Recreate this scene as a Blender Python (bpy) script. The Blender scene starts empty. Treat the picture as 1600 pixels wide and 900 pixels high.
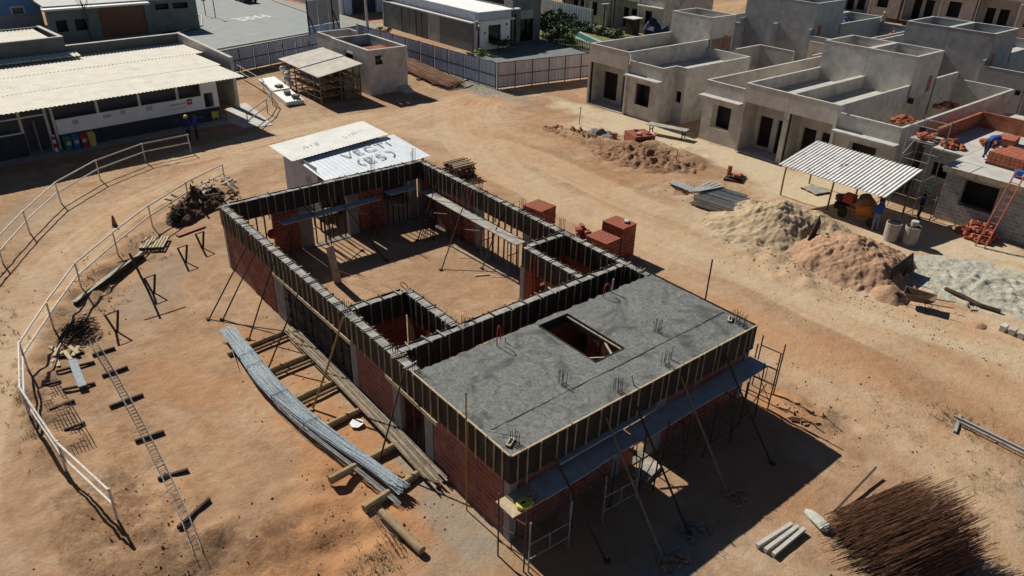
import bpy, math, random
import numpy as np
from mathutils import Vector, Matrix
random.seed(7)
SC = bpy.context.scene
COL = SC.collection
R = math.radians

# ------------------------------------------------------------------ camera
FPX = 1163.66                       # focal length in pixels of the 1600 px wide photograph
CAM = Vector((-9.252, -10.929, 15.584))
def cam_axes(yaw=0.695, pitch=0.5042, roll=0.0276):
    cy, sy, cp, sp = math.cos(yaw), math.sin(yaw), math.cos(pitch), math.sin(pitch)
    f = Vector((sy*cp, cy*cp, -sp)); r = Vector((cy, -sy, 0)); u = r.cross(f)
    cr, sr = math.cos(roll), math.sin(roll)
    return cr*r+sr*u, -sr*r+cr*u, f
CR, CU, CF = cam_axes()
cam = bpy.data.cameras.new('drone_camera'); cam.sensor_width = 36; cam.lens = FPX*36/1600
cam.clip_end = 2000; cam.clip_start = 0.1
co = bpy.data.objects.new('drone_camera', cam); COL.objects.link(co)
m = Matrix((CR, CU, -CF)).transposed().to_4x4(); m.translation = CAM; co.matrix_world = m
SC.camera = co

# ------------------------------------------------------------------ light
SUN_EL, SUN_AZ = 39.8, -87.6        # azimuth the light travels towards, from +X
sun = bpy.data.lights.new('sun', 'SUN'); sun.energy = 5.0; sun.angle = R(0.5); sun.color = (1.0, 0.945, 0.86)
so = bpy.data.objects.new('sun', sun); COL.objects.link(so)
sd = Vector((math.cos(R(SUN_EL))*math.cos(R(SUN_AZ)), math.cos(R(SUN_EL))*math.sin(R(SUN_AZ)), -math.sin(R(SUN_EL))))
so.rotation_euler = sd.to_track_quat('-Z', 'Y').to_euler(); so.location = (0, 0, 60)
W = bpy.data.worlds.new('World'); SC.world = W; W.use_nodes = True
nt = W.node_tree; bg = nt.nodes['Background']
sky = nt.nodes.new('ShaderNodeTexSky'); sky.sky_type = 'NISHITA'; sky.sun_disc = False
sky.sun_elevation = R(SUN_EL); sky.sun_rotation = R(-2.4); sky.altitude = 600; sky.air_density = 0.55; sky.dust_density = 0.3
nt.links.new(sky.outputs[0], bg.inputs[0]); bg.inputs[1].default_value = 0.05
SC.view_settings.view_transform = 'Standard'; SC.view_settings.look = 'None'
SC.view_settings.exposure = 0.22; SC.view_settings.gamma = 1.0
SC.view_settings.use_curve_mapping = False

# ------------------------------------------------------------------ pixel -> world helpers (photo measured, real distances)
def ray(px, py): return CF + CR*((px-800)/FPX) + CU*((450-py)/FPX)
def G(px, py, z=0.0):
    d = ray(px, py); return CAM + d*((z-CAM.z)/d.z)
def GX(px, py, x):
    d = ray(px, py); return CAM + d*((x-CAM.x)/d.x)
def GY(px, py, y):
    d = ray(px, py); return CAM + d*((y-CAM.y)/d.y)

# ------------------------------------------------------------------ materials
MATS = {}
def mat(name, c1, c2=None, scale=4.0, rough=0.9, metal=0.0, bump=0.0, bscale=30.0, c3=None, s3=0.7, t3=0.55, coord='pos', detail=6.0, stretch=None, spec=0.3, bdist=0.02, dist=0.0):
    """procedural: two colours mixed by fractal noise, a third as larger blotches, bump from fine noise"""
    if name in MATS: return MATS[name]
    M = bpy.data.materials.new(name); M.use_nodes = True; MATS[name] = M
    n = M.node_tree.nodes; l = M.node_tree.links; b = n['Principled BSDF']
    b.inputs['Roughness'].default_value = rough; b.inputs['Metallic'].default_value = metal
    b.inputs['Specular IOR Level'].default_value = spec
    if coord == 'pos': src = n.new('ShaderNodeNewGeometry').outputs['Position']
    else: src = n.new('ShaderNodeTexCoord').outputs['Object']
    if stretch:
        mp = n.new('ShaderNodeMapping'); mp.inputs['Scale'].default_value = stretch
        l.new(src, mp.inputs[0]); src = mp.outputs[0]
    c2 = c2 or tuple(x*0.75 for x in c1)
    def noise(s, d=detail, r=0.6):
        t = n.new('ShaderNodeTexNoise'); t.inputs['Scale'].default_value = s; t.inputs['Detail'].default_value = d
        t.inputs['Roughness'].default_value = r; t.inputs['Distortion'].default_value = dist; l.new(src, t.inputs['Vector']); return t.outputs['Fac']
    def ramp(f, a, b_):
        r = n.new('ShaderNodeMapRange'); r.inputs[1].default_value = a; r.inputs[2].default_value = b_
        l.new(f, r.inputs[0]); return r.outputs[0]
    def mix(f, a, b_):
        x = n.new('ShaderNodeMix'); x.data_type = 'RGBA'
        l.new(f, x.inputs[0])
        for i, v in ((6, a), (7, b_)):
            if isinstance(v, tuple): x.inputs[i].default_value = (*v, 1)
            else: l.new(v, x.inputs[i])
        return x.outputs[2]
    colr = mix(ramp(noise(scale), 0.35, 0.65), c1, c2)
    if c3: colr = mix(ramp(noise(s3, 8, 0.65), t3, t3+0.16), colr, c3)
    l.new(colr, b.inputs['Base Color'])
    if bump:
        bp = n.new('ShaderNodeBump'); bp.inputs['Strength'].default_value = bump; bp.inputs['Distance'].default_value = bdist
        l.new(noise(bscale, 6, 0.7), bp.inputs['Height']); l.new(bp.outputs[0], b.inputs['Normal'])
    return M
def brick_mat(name, c1, c2, mortar, bw=0.39, bh=0.19, ms=0.015, dirt=(0.12, 0.05, 0.035)):
    if name in MATS: return MATS[name]
    M = bpy.data.materials.new(name); M.use_nodes = True; MATS[name] = M
    n = M.node_tree.nodes; l = M.node_tree.links; b = n['Principled BSDF']; b.inputs['Roughness'].default_value = 0.95
    b.inputs['Specular IOR Level'].default_value = 0.15
    g = n.new('ShaderNodeNewGeometry'); s = n.new('ShaderNodeSeparateXYZ'); l.new(g.outputs['Position'], s.inputs[0])
    a = n.new('ShaderNodeMath'); a.operation = 'ADD'; l.new(s.outputs[0], a.inputs[0]); l.new(s.outputs[1], a.inputs[1])
    c = n.new('ShaderNodeCombineXYZ'); l.new(a.outputs[0], c.inputs[0]); l.new(s.outputs[2], c.inputs[1])
    t = n.new('ShaderNodeTexBrick'); l.new(c.outputs[0], t.inputs['Vector'])
    t.inputs['Color1'].default_value = (*c1, 1); t.inputs['Color2'].default_value = (*c2, 1); t.inputs['Mortar'].default_value = (*mortar, 1)
    t.inputs['Scale'].default_value = 1.0; t.inputs['Brick Width'].default_value = bw; t.inputs['Row Height'].default_value = bh
    t.inputs['Mortar Size'].default_value = ms; t.inputs['Mortar Smooth'].default_value = 0.3
    no = n.new('ShaderNodeTexNoise'); no.inputs['Scale'].default_value = 2.2; no.inputs['Detail'].default_value = 8; l.new(g.outputs['Position'], no.inputs['Vector'])
    r = n.new('ShaderNodeMapRange'); r.inputs[1].default_value = 0.5; r.inputs[2].default_value = 0.8; l.new(no.outputs['Fac'], r.inputs[0])
    x = n.new('ShaderNodeMix'); x.data_type = 'RGBA'; l.new(r.outputs[0], x.inputs[0]); l.new(t.outputs['Color'], x.inputs[6]); x.inputs[7].default_value = (*dirt, 1)
    l.new(x.outputs[2], b.inputs['Base Color'])
    n2 = n.new('ShaderNodeTexNoise'); n2.inputs['Scale'].default_value = 18; n2.inputs['Detail'].default_value = 5; l.new(g.outputs['Position'], n2.inputs['Vector'])
    ad = n.new('ShaderNodeMath'); ad.operation = 'SUBTRACT'; l.new(n2.outputs['Fac'], ad.inputs[0]); l.new(t.outputs['Fac'], ad.inputs[1])
    bp = n.new('ShaderNodeBump'); bp.inputs['Strength'].default_value = 0.7; bp.inputs['Distance'].default_value = 0.02
    l.new(ad.outputs[0], bp.inputs['Height']); l.new(bp.outputs[0], b.inputs['Normal'])
    return M
def holes_mat(name, c, dark=(0.03, 0.012, 0.008), px=0.19, py=0.14):
    """end faces of hollow bricks: a grid of dark holes"""
    M = bpy.data.materials.new(name); M.use_nodes = True; MATS[name] = M
    n = M.node_tree.nodes; l = M.node_tree.links; b = n['Principled BSDF']; b.inputs['Roughness'].default_value = 0.95
    t = n.new('ShaderNodeTexCoord'); s = n.new('ShaderNodeSeparateXYZ'); l.new(t.outputs['Object'], s.inputs[0])
    fs = []
    for o, p in ((s.outputs[0], px), (s.outputs[1], py)):
        d = n.new('ShaderNodeMath'); d.operation = 'DIVIDE'; l.new(o, d.inputs[0]); d.inputs[1].default_value = p
        f = n.new('ShaderNodeMath'); f.operation = 'FRACT'; l.new(d.outputs[0], f.inputs[0])
        q = n.new('ShaderNodeMath'); q.operation = 'SUBTRACT'; l.new(f.outputs[0], q.inputs[0]); q.inputs[1].default_value = 0.5
        a = n.new('ShaderNodeMath'); a.operation = 'ABSOLUTE'; l.new(q.outputs[0], a.inputs[0])
        g = n.new('ShaderNodeMath'); g.operation = 'LESS_THAN'; l.new(a.outputs[0], g.inputs[0]); g.inputs[1].default_value = 0.27
        fs.append(g.outputs[0])
    mu = n.new('ShaderNodeMath'); mu.operation = 'MULTIPLY'; l.new(fs[0], mu.inputs[0]); l.new(fs[1], mu.inputs[1])
    no = n.new('ShaderNodeTexNoise'); no.inputs['Scale'].default_value = 5; l.new(t.outputs['Object'], no.inputs['Vector'])
    x0 = n.new('ShaderNodeMix'); x0.data_type = 'RGBA'; l.new(no.outputs['Fac'], x0.inputs[0]); x0.inputs[6].default_value = (*c, 1); x0.inputs[7].default_value = (c[0]*.6, c[1]*.55, c[2]*.5, 1)
    x = n.new('ShaderNodeMix'); x.data_type = 'RGBA'; l.new(mu.outputs[0], x.inputs[0]); l.new(x0.outputs[2], x.inputs[6]); x.inputs[7].default_value = (*dark, 1)
    l.new(x.outputs[2], b.inputs['Base Color']); return M

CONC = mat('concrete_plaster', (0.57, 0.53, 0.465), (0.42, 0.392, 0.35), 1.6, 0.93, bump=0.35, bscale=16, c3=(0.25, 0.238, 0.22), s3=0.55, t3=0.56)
CONCSH = mat('concrete_in_shade', (0.36, 0.37, 0.365), (0.27, 0.285, 0.285), 1.3, 0.93, bump=0.3, bscale=18, c3=(0.2, 0.21, 0.212), s3=0.5, t3=0.56)  # darker bluish copy of the plaster, sky-lit shade put into its colour
CAP = mat('concrete_cap', (0.52, 0.495, 0.45), (0.4, 0.385, 0.35), 3, 0.9, bump=0.2)
ROOFC = mat('concrete_roof', (0.52, 0.50, 0.455), (0.40, 0.385, 0.35), 1.1, 0.92, bump=0.3, c3=(0.22, 0.215, 0.2), s3=0.8, t3=0.57)
CONCW = mat('concrete_column', (0.27, 0.265, 0.255), (0.2, 0.2, 0.195), 2.5, 0.9, bump=0.3)
SLAB = mat('fresh_concrete', (0.225, 0.23, 0.212), (0.105, 0.11, 0.104), 4.0, 0.8, bump=0.7, bscale=9, c3=(0.07, 0.074, 0.07), s3=0.5, t3=0.5, detail=12, bdist=0.05, dist=2.2)
BEAMT = mat('beam_concrete', (0.40, 0.39, 0.36), (0.2, 0.195, 0.18), 4, 0.9, bump=0.8, bscale=18, detail=9)
BRICK = brick_mat('clay_brick_wall', (0.27, 0.083, 0.055), (0.185, 0.058, 0.043), (0.27, 0.19, 0.165), dirt=(0.32, 0.165, 0.14))
BRICKO = brick_mat('new_clay_brick_wall', (0.45, 0.15, 0.075), (0.36, 0.11, 0.055), (0.3, 0.2, 0.16))
BLOCK = brick_mat('block_wall', (0.36, 0.345, 0.315), (0.28, 0.27, 0.245), (0.52, 0.49, 0.44), 0.39, 0.19, 0.02, dirt=(0.25, 0.235, 0.21))
BRKS = brick_mat('stacked_clay_bricks', (0.40, 0.14, 0.085), (0.25, 0.08, 0.05), (0.07, 0.03, 0.02), 0.29, 0.19, 0.014, dirt=(0.33, 0.15, 0.1))
BRK = mat('clay_brick', (0.40, 0.135, 0.075), (0.27, 0.08, 0.045), 5, 0.95, bump=0.4, coord='obj')
BRKH = holes_mat('clay_brick_ends', (0.42, 0.115, 0.06))
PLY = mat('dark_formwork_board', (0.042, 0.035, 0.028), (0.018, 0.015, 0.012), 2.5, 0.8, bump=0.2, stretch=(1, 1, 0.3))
BAT = mat('formwork_batten', (0.36, 0.285, 0.195), (0.17, 0.13, 0.09), 1.7, 0.9, bump=0.3)
WOOD = mat('weathered_timber', (0.30, 0.22, 0.13), (0.17, 0.12, 0.075), 6, 0.9, bump=0.4, stretch=(1, 1, 1))
WOODP = mat('pale_timber', (0.52, 0.42, 0.29), (0.36, 0.28, 0.18), 7, 0.9, bump=0.3)
WOODD = mat('dark_timber', (0.075, 0.05, 0.033), (0.04, 0.028, 0.02), 6, 0.9, bump=0.4)
WOODG = mat('grey_plank', (0.42, 0.40, 0.35), (0.26, 0.245, 0.21), 3.5, 0.9, bump=0.4, c3=(0.16, 0.15, 0.13), s3=1.8, t3=0.55)
LOGM = mat('eucalyptus_log', (0.36, 0.27, 0.15), (0.24, 0.175, 0.1), 5, 0.9, bump=0.5)
YEL = mat('yellow_timber', (0.42, 0.27, 0.06), (0.28, 0.17, 0.05), 5, 0.8)
BLUED = mat('blue_grey_deck', (0.46, 0.455, 0.43), (0.34, 0.34, 0.325), 2.5, 0.75, bump=0.2, c3=(0.2, 0.2, 0.19), s3=1.4, t3=0.56)
STEEL = mat('galvanised_steel', (0.40, 0.41, 0.405), (0.26, 0.27, 0.27), 9, 0.6, metal=0.1)
RODB = mat('bluish_rods', (0.47, 0.535, 0.565), (0.25, 0.3, 0.33), 14, 0.7, metal=0.0, c3=(0.2, 0.2, 0.19), s3=2.5, t3=0.58)
RUST = mat('rusty_rebar', (0.27, 0.13, 0.07), (0.14, 0.07, 0.042), 10, 0.85)
RUSTD = mat('dark_rebar', (0.06, 0.045, 0.038), (0.03, 0.025, 0.022), 10, 0.8)
SCAF = mat('scaffold_tube', (0.10, 0.075, 0.06), (0.055, 0.045, 0.04), 9, 0.7, metal=0.3)
SCAFG = mat('scaffold_tube_worn', (0.36, 0.36, 0.35), (0.22, 0.2, 0.18), 9, 0.6, metal=0.4)
FIBROW = mat('pale_sheet_roof', (0.72, 0.71, 0.66), (0.62, 0.61, 0.56), 1.2, 0.85, c3=(0.5, 0.49, 0.44), s3=0.6, t3=0.6)
WHITEP = mat('white_paint', (0.72, 0.71, 0.68), (0.58, 0.57, 0.54), 3, 0.6, c3=(0.42, 0.4, 0.36), s3=1.5, t3=0.6)
RAILP = mat('rail_white_paint', (0.66, 0.63, 0.57), (0.5, 0.46, 0.4), 6, 0.6, c3=(0.33, 0.26, 0.19), s3=4, t3=0.56)
RAILG = mat('railing_worn', (0.33, 0.30, 0.26), (0.22, 0.19, 0.16), 6, 0.7)
FIBRO = mat('fibre_cement_roof', (0.70, 0.665, 0.565), (0.6, 0.565, 0.475), 1.2, 0.9, bump=0.1, c3=(0.47, 0.44, 0.37), s3=0.35, t3=0.6)
FIBROG = mat('grey_fibre_roof', (0.54, 0.50, 0.43), (0.4, 0.37, 0.32), 1.5, 0.9, c3=(0.25, 0.23, 0.2), s3=0.9, t3=0.6)
ZINC = mat('white_metal_roof', (0.66, 0.70, 0.73), (0.55, 0.60, 0.64), 1.5, 0.5, c3=(0.42, 0.46, 0.5), s3=0.8, t3=0.6)  # bluish tint puts the sky's reflection into the sheet colour
ZINCW = mat('white_metal_wall', (0.55, 0.58, 0.62), (0.43, 0.46, 0.5), 1.5, 0.6)
FENB = mat('blue_white_lit_stripes', (0.52, 0.60, 0.72), (0.33, 0.41, 0.54), 1.4, 0.55, c3=(0.72, 0.75, 0.8), s3=1.1, t3=0.56, stretch=(2.2, 2.2, 0.12))  # pale upright stripes paint sunlit slits into the colour
FENP = mat('pinkish_hoarding', (0.62, 0.55, 0.54), (0.46, 0.41, 0.41), 1.4, 0.6, stretch=(2.2, 2.2, 0.15))
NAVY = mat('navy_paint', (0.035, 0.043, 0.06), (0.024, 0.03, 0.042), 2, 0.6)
DARKG = mat('dark_grey_paint', (0.12, 0.125, 0.12), (0.095, 0.1, 0.096), 1.5, 0.8)
GREYW = mat('grey_render', (0.17, 0.185, 0.175), (0.13, 0.142, 0.136), 0.9, 0.9, c3=(0.1, 0.11, 0.105), s3=0.4, t3=0.6)
GREYL = mat('light_grey_render', (0.36, 0.36, 0.345), (0.28, 0.28, 0.27), 1.2, 0.9)
WHITEW = mat('white_render', (0.84, 0.84, 0.82), (0.74, 0.74, 0.72), 1.0, 0.85)
BLUEW = mat('blue_render', (0.16, 0.33, 0.52), (0.13, 0.27, 0.44), 1.5, 0.8)
GLASS = mat('dark_glass', (0.012, 0.014, 0.016), (0.008, 0.01, 0.012), 2, 0.12, spec=0.5)
BLACK = mat('black_steel', (0.015, 0.015, 0.016), (0.01, 0.01, 0.01), 4, 0.5)
BROWNG = mat('brown_garage_door', (0.20, 0.095, 0.05), (0.15, 0.07, 0.038), 2, 0.7, stretch=(1, 1, 8))
ORANGE = mat('orange_paint', (0.46, 0.17, 0.03), (0.33, 0.12, 0.025), 5, 0.6, c3=(0.2, 0.15, 0.1), s3=3, t3=0.6)
RED = mat('red_paint', (0.42, 0.035, 0.03), (0.3, 0.03, 0.025), 5, 0.5)
REDL = mat('red_oxide_ladder', (0.45, 0.13, 0.08), (0.32, 0.1, 0.06), 5, 0.6)
REDH = mat('red_conduit', (0.50, 0.06, 0.05), (0.42, 0.05, 0.04), 5, 0.5)
GREENP = mat('green_plastic', (0.03, 0.19, 0.09), (0.025, 0.15, 0.07), 5, 0.5)
BLUEP = mat('blue_plastic', (0.03, 0.11, 0.36), (0.025, 0.09, 0.28), 5, 0.5)
YELP = mat('yellow_plastic', (0.62, 0.52, 0.08), (0.5, 0.42, 0.06), 5, 0.5)
SANDP = mat('pale_sand', (0.49, 0.38, 0.245), (0.37, 0.275, 0.17), 4.5, 1.0, bump=1.0, bscale=13, c3=(0.30, 0.21, 0.125), s3=2.4, t3=0.58, bdist=0.05, detail=9)
SANDK = mat('pinkish_sand', (0.45, 0.285, 0.18), (0.34, 0.205, 0.125), 4.5, 1.0, bump=1.0, bscale=13, c3=(0.24, 0.145, 0.092), s3=2.6, t3=0.58, bdist=0.05, detail=9)
ROCK = mat('rubble', (0.24, 0.22, 0.2), (0.13, 0.12, 0.11), 6, 0.95, bump=0.6)
EARTHD = mat('dark_earth', (0.11, 0.06, 0.034), (0.06, 0.034, 0.02), 5, 1.0, bump=1.0, bscale=12)
CLOD = mat('clod_earth', (0.40, 0.24, 0.13), (0.30, 0.17, 0.09), 5, 1.0, bump=0.5)
GRAVEL = mat('grey_gravel', (0.26, 0.25, 0.22), (0.14, 0.135, 0.12), 9, 1.0, bump=1.0, bscale=25)
ASPH = mat('asphalt', (0.29, 0.31, 0.30), (0.235, 0.255, 0.247), 0.8, 0.9, bump=0.2, c3=(0.28, 0.29, 0.275), s3=0.25, t3=0.5)
PAVE = mat('pavement', (0.30, 0.29, 0.265), (0.23, 0.22, 0.2), 1.2, 0.9, bump=0.2)
PAINT = mat('road_paint', (0.72, 0.72, 0.70), (0.6, 0.6, 0.58), 3, 0.7)
LEAF = mat('leaf_green', (0.05, 0.085, 0.028), (0.03, 0.055, 0.018), 3, 0.7)
LEAFY = mat('leaf_yellow_green', (0.22, 0.26, 0.06), (0.14, 0.18, 0.045), 3, 0.7)
LEAFB = mat('leaf_bluish', (0.09, 0.13, 0.105), (0.06, 0.09, 0.075), 3, 0.7)
LAWN = mat('lawn', (0.17, 0.19, 0.065), (0.12, 0.145, 0.05), 2, 1.0, bump=0.6)
DRYG = mat('dry_grass', (0.20, 0.165, 0.075), (0.12, 0.11, 0.045), 3, 0.9)
POOLW = mat('pool_water', (0.06, 0.2, 0.17), (0.045, 0.165, 0.145), 1, 0.08, spec=0.5)
SKIN = mat('skin', (0.25, 0.13, 0.085), (0.22, 0.115, 0.075), 5, 0.6)
SHIRT = mat('royal_blue_cloth', (0.035, 0.085, 0.34), (0.028, 0.065, 0.26), 8, 0.9)
SHIRTD = mat('dark_blue_cloth', (0.022, 0.04, 0.17), (0.017, 0.03, 0.13), 8, 0.9)
JEANS = mat('pale_jeans', (0.16, 0.22, 0.31), (0.12, 0.17, 0.25), 8, 0.9)
JEANSD = mat('dark_jeans', (0.02, 0.03, 0.06), (0.016, 0.022, 0.045), 8, 0.9)
CLOTHW = mat('light_shirt_cloth', (0.5, 0.42, 0.38), (0.4, 0.3, 0.27), 8, 0.9)
BOOT = mat('boot_leather', (0.03, 0.02, 0.015), (0.02, 0.015, 0.01), 8, 0.6)
HAIR = mat('dark_hair', (0.015, 0.011, 0.009), (0.01, 0.008, 0.007), 8, 0.6)
HELY = mat('yellow_helmet', (0.6, 0.58, 0.08), (0.55, 0.5, 0.07), 5, 0.4)
HELG = mat('green_helmet', (0.05, 0.45, 0.16), (0.04, 0.4, 0.14), 5, 0.4)
HELB = mat('blue_helmet', (0.05, 0.09, 0.42), (0.04, 0.08, 0.38), 5, 0.4)

# ------------------------------------------------------------------ mesh builder
class MB:
    def __init__(s): s.v = []; s.f = []; s.m = []
    def add(s, vs, fs, mi=0):
        k = len(s.v); s.v += [tuple(v) for v in vs]
        for f in fs: s.f.append(tuple(i+k for i in f)); s.m.append(mi)
        return s
    def box(s, x0, y0, z0, x1, y1, z1, mi=0):
        x0, x1 = min(x0, x1), max(x0, x1); y0, y1 = min(y0, y1), max(y0, y1); z0, z1 = min(z0, z1), max(z0, z1)
        return s.add([(x0,y0,z0),(x1,y0,z0),(x1,y1,z0),(x0,y1,z0),(x0,y0,z1),(x1,y0,z1),(x1,y1,z1),(x0,y1,z1)],
              [(0,3,2,1),(4,5,6,7),(0,1,5,4),(1,2,6,5),(2,3,7,6),(3,0,4,7)], mi)
    def obox(s, c, size, rz=0, mi=0, rx=0, ry=0):
        M = Matrix.Translation(Vector(c)) @ Matrix.Rotation(rz, 4, 'Z') @ Matrix.Rotation(ry, 4, 'Y') @ Matrix.Rotation(rx, 4, 'X')
        a, b, d = size[0]/2, size[1]/2, size[2]/2
        vs = [M @ Vector(p) for p in [(-a,-b,-d),(a,-b,-d),(a,b,-d),(-a,b,-d),(-a,-b,d),(a,-b,d),(a,b,d),(-a,b,d)]]
        return s.add(vs, [(0,3,2,1),(4,5,6,7),(0,1,5,4),(1,2,6,5),(2,3,7,6),(3,0,4,7)], mi)
    def beam(s, a, b, w, h, mi=0, up=(0, 0, 1)):
        a, b = Vector(a), Vector(b); d = (b-a).normalized(); up = Vector(up)
        if abs(d.dot(up)) > 0.99: up = Vector((1, 0, 0))
        sx = d.cross(up).normalized()*(w/2); sy = sx.cross(d).normalized()*(h/2)
        vs = [a-sx-sy, a+sx-sy, a+sx+sy, a-sx+sy, b-sx-sy, b+sx-sy, b+sx+sy, b-sx+sy]
        return s.add(vs, [(0,3,2,1),(4,5,6,7),(0,1,5,4),(1,2,6,5),(2,3,7,6),(3,0,4,7)], mi)
    def path(s, pts, r, seg=6, mi=0, r2=None, cap=True):
        pts = [Vector(p) for p in pts]; n = len(pts); k = len(s.v); ref = None
        for i, p in enumerate(pts):
            d = (pts[min(i+1, n-1)]-pts[max(i-1, 0)]).normalized()
            if ref is None: ref = Vector((0, 0, 1)) if abs(d.z) < 0.9 else Vector((1, 0, 0))
            x = d.cross(ref).normalized(); y = x.cross(d).normalized()
            rr = r if r2 is None else r+(r2-r)*i/(n-1)
            for j in range(seg):
                a = 2*math.pi*j/seg; s.v.append(tuple(p+x*(rr*math.cos(a))+y*(rr*math.sin(a))))
        for i in range(n-1):
            for j in range(seg):
                s.f.append((k+i*seg+j, k+i*seg+(j+1)%seg, k+(i+1)*seg+(j+1)%seg, k+(i+1)*seg+j)); s.m.append(mi)
        if cap:
            s.f.append(tuple(k+j for j in range(seg))[::-1]); s.m.append(mi)
            s.f.append(tuple(k+(n-1)*seg+j for j in range(seg))); s.m.append(mi)
        return s
    def tube(s, a, b, r, seg=6, mi=0, r2=None): return s.path([a, b], r, seg, mi, r2)
    def lathe(s, prof, M, seg=14, mi=0):
        k = len(s.v)
        for (r, z) in prof:
            for j in range(seg):
                a = 2*math.pi*j/seg; s.v.append(tuple(M @ Vector((r*math.cos(a), r*math.sin(a), z))))
        for i in range(len(prof)-1):
            for j in range(seg):
                s.f.append((k+i*seg+j, k+i*seg+(j+1)%seg, k+(i+1)*seg+(j+1)%seg, k+(i+1)*seg+j)); s.m.append(mi)
        s.f.append(tuple(k+j for j in range(seg))[::-1]); s.m.append(mi)
        s.f.append(tuple(k+(len(prof)-1)*seg+j for j in range(seg))); s.m.append(mi)
        return s
    def wallx(s, x0, x1, y, th, z0, z1, holes=(), mi=0):     # runs along X; holes (a, b, z0, z1)
        return s._wall(x0, x1, z0, z1, holes, lambda a, b, c, d: s.box(a, y-th/2, c, b, y+th/2, d, mi))
    def wally(s, y0, y1, x, th, z0, z1, holes=(), mi=0):
        return s._wall(y0, y1, z0, z1, holes, lambda a, b, c, d: s.box(x-th/2, a, c, x+th/2, b, d, mi))
    def _wall(s, a0, a1, z0, z1, holes, put):
        a0, a1 = min(a0, a1), max(a0, a1)
        hs = [(min(h[0], h[1]), max(h[0], h[1]), h[2], h[3]) for h in holes]
        cuts = sorted({a0, a1} | {min(max(v, a0), a1) for h in hs for v in h[:2]})
        for a, b in zip(cuts, cuts[1:]):
            if b-a < 1e-4: continue
            hh = sorted([(h[2], h[3]) for h in hs if h[0] < (a+b)/2 < h[1]]); z = z0
            for (c, d) in hh:
                if c > z+1e-4: put(a, b, z, c)
                z = max(z, d)
            if z < z1-1e-4: put(a, b, z, z1)
        return s
    def build(s, name, mats, parent=None, smooth=False, local=False):
        me = bpy.data.meshes.new(name); vs = s.v
        o = bpy.data.objects.new(name, me); COL.objects.link(o)
        off = Vector((0, 0, 0))
        if parent is not None:
            o.parent = parent
            if not local:
                p = parent
                while p is not None: off += p.location; p = p.parent
        elif not local:
            a = np.array(vs); lo, hi = a.min(0), a.max(0)
            off = Vector(((lo[0]+hi[0])/2, (lo[1]+hi[1])/2, lo[2])); o.location = off
        a = np.array(vs, dtype=float)-np.array(off)
        me.from_pydata(a.tolist(), [], s.f)
        if not isinstance(mats, (list, tuple)): mats = [mats]
        for q in mats: me.materials.append(q)
        me.polygons.foreach_set('material_index', s.m)
        if smooth: me.polygons.foreach_set('use_smooth', [True]*len(s.f))
        me.update(); return o
ORD = ['first', 'second', 'third', 'fourth', 'fifth', 'sixth', 'seventh', 'eighth', 'ninth', 'tenth', 'eleventh', 'twelfth', 'thirteenth', 'fourteenth', 'fifteenth', 'sixteenth', 'seventeenth', 'eighteenth', 'nineteenth', 'twentieth']
def tag(o, label, cat, group=None):
    o['label'] = label; o['category'] = cat
    if group: o['group'] = group
    return o
def thing(name, label, cat, loc=(0, 0, 0), group=None, rz=0):
    o = bpy.data.objects.new(name, None); COL.objects.link(o); o.location = loc; o.rotation_euler = (0, 0, rz)
    o.empty_display_size = 0.3
    return tag(o, label, cat, group)
def struct(o, kind='structure'): o['kind'] = kind; return o
def dup(root, loc, rz=0.0, label=None, rot=None):
    r = root.copy(); COL.objects.link(r); r.location = loc; r.rotation_euler = rot or (0, 0, rz)
    if label: r['label'] = label
    for ch in list(root.children):
        c = ch.copy(); COL.objects.link(c); c.parent = r
        for g in list(ch.children):
            d = g.copy(); COL.objects.link(d); d.parent = c
    return r
def rnd(a, b): return random.uniform(a, b)
# ------------------------------------------------------------------ ground
def vnoise(x, y, seed=0):
    xi = np.floor(x).astype(np.int64); yi = np.floor(y).astype(np.int64); fx = x-xi; fy = y-yi
    fx = fx*fx*(3-2*fx); fy = fy*fy*(3-2*fy)
    def h(a, b):
        n = (a*374761393+b*668265263+seed*974711) & 0x7fffffff
        n = ((n ^ (n >> 13))*1274126177) & 0x7fffffff
        return ((n ^ (n >> 16)) & 0xffff)/65535.0
    return (h(xi, yi)*(1-fx)+h(xi+1, yi)*fx)*(1-fy)+(h(xi, yi+1)*(1-fx)+h(xi+1, yi+1)*fx)*fy
def fbm(x, y, f, octv=4, seed=0):
    t = np.zeros_like(x); a = 1.0; s = 0
    for i in range(octv):
        t += a*vnoise(x*f, y*f, seed+i*17); s += a; a *= 0.55; f *= 2.03
    return t/s
def sstep(a, b, x):
    t = np.clip((x-a)/(b-a), 0, 1); return t*t*(3-2*t)
def blob(x, y, cx, cy, rx, ry, rot=0, e=0.35, seed=3, f=0.6):
    c, s = math.cos(R(rot)), math.sin(R(rot)); dx, dy = x-cx, y-cy
    u = (dx*c+dy*s)/rx; v = (-dx*s+dy*c)/ry
    d = np.sqrt(u*u+v*v)+(fbm(x, y, f, 4, seed)-0.5)*1.1
    return 1-sstep(1-e, 1+e, d)
def pdist(x, y, pts):
    """distance to a polyline and signed side offset"""
    best = np.full(x.shape, 1e9); al = np.zeros(x.shape); acc = 0
    for (x0, y0), (x1, y1) in zip(pts, pts[1:]):
        dx, dy = x1-x0, y1-y0; L = math.hypot(dx, dy)
        t = np.clip(((x-x0)*dx+(y-y0)*dy)/(L*L), 0, 1)
        d = np.hypot(x-x0-t*dx, y-y0-t*dy); m = d < best
        best = np.where(m, d, best); al = np.where(m, acc+t*L, al); acc += L
    return best, al
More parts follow.
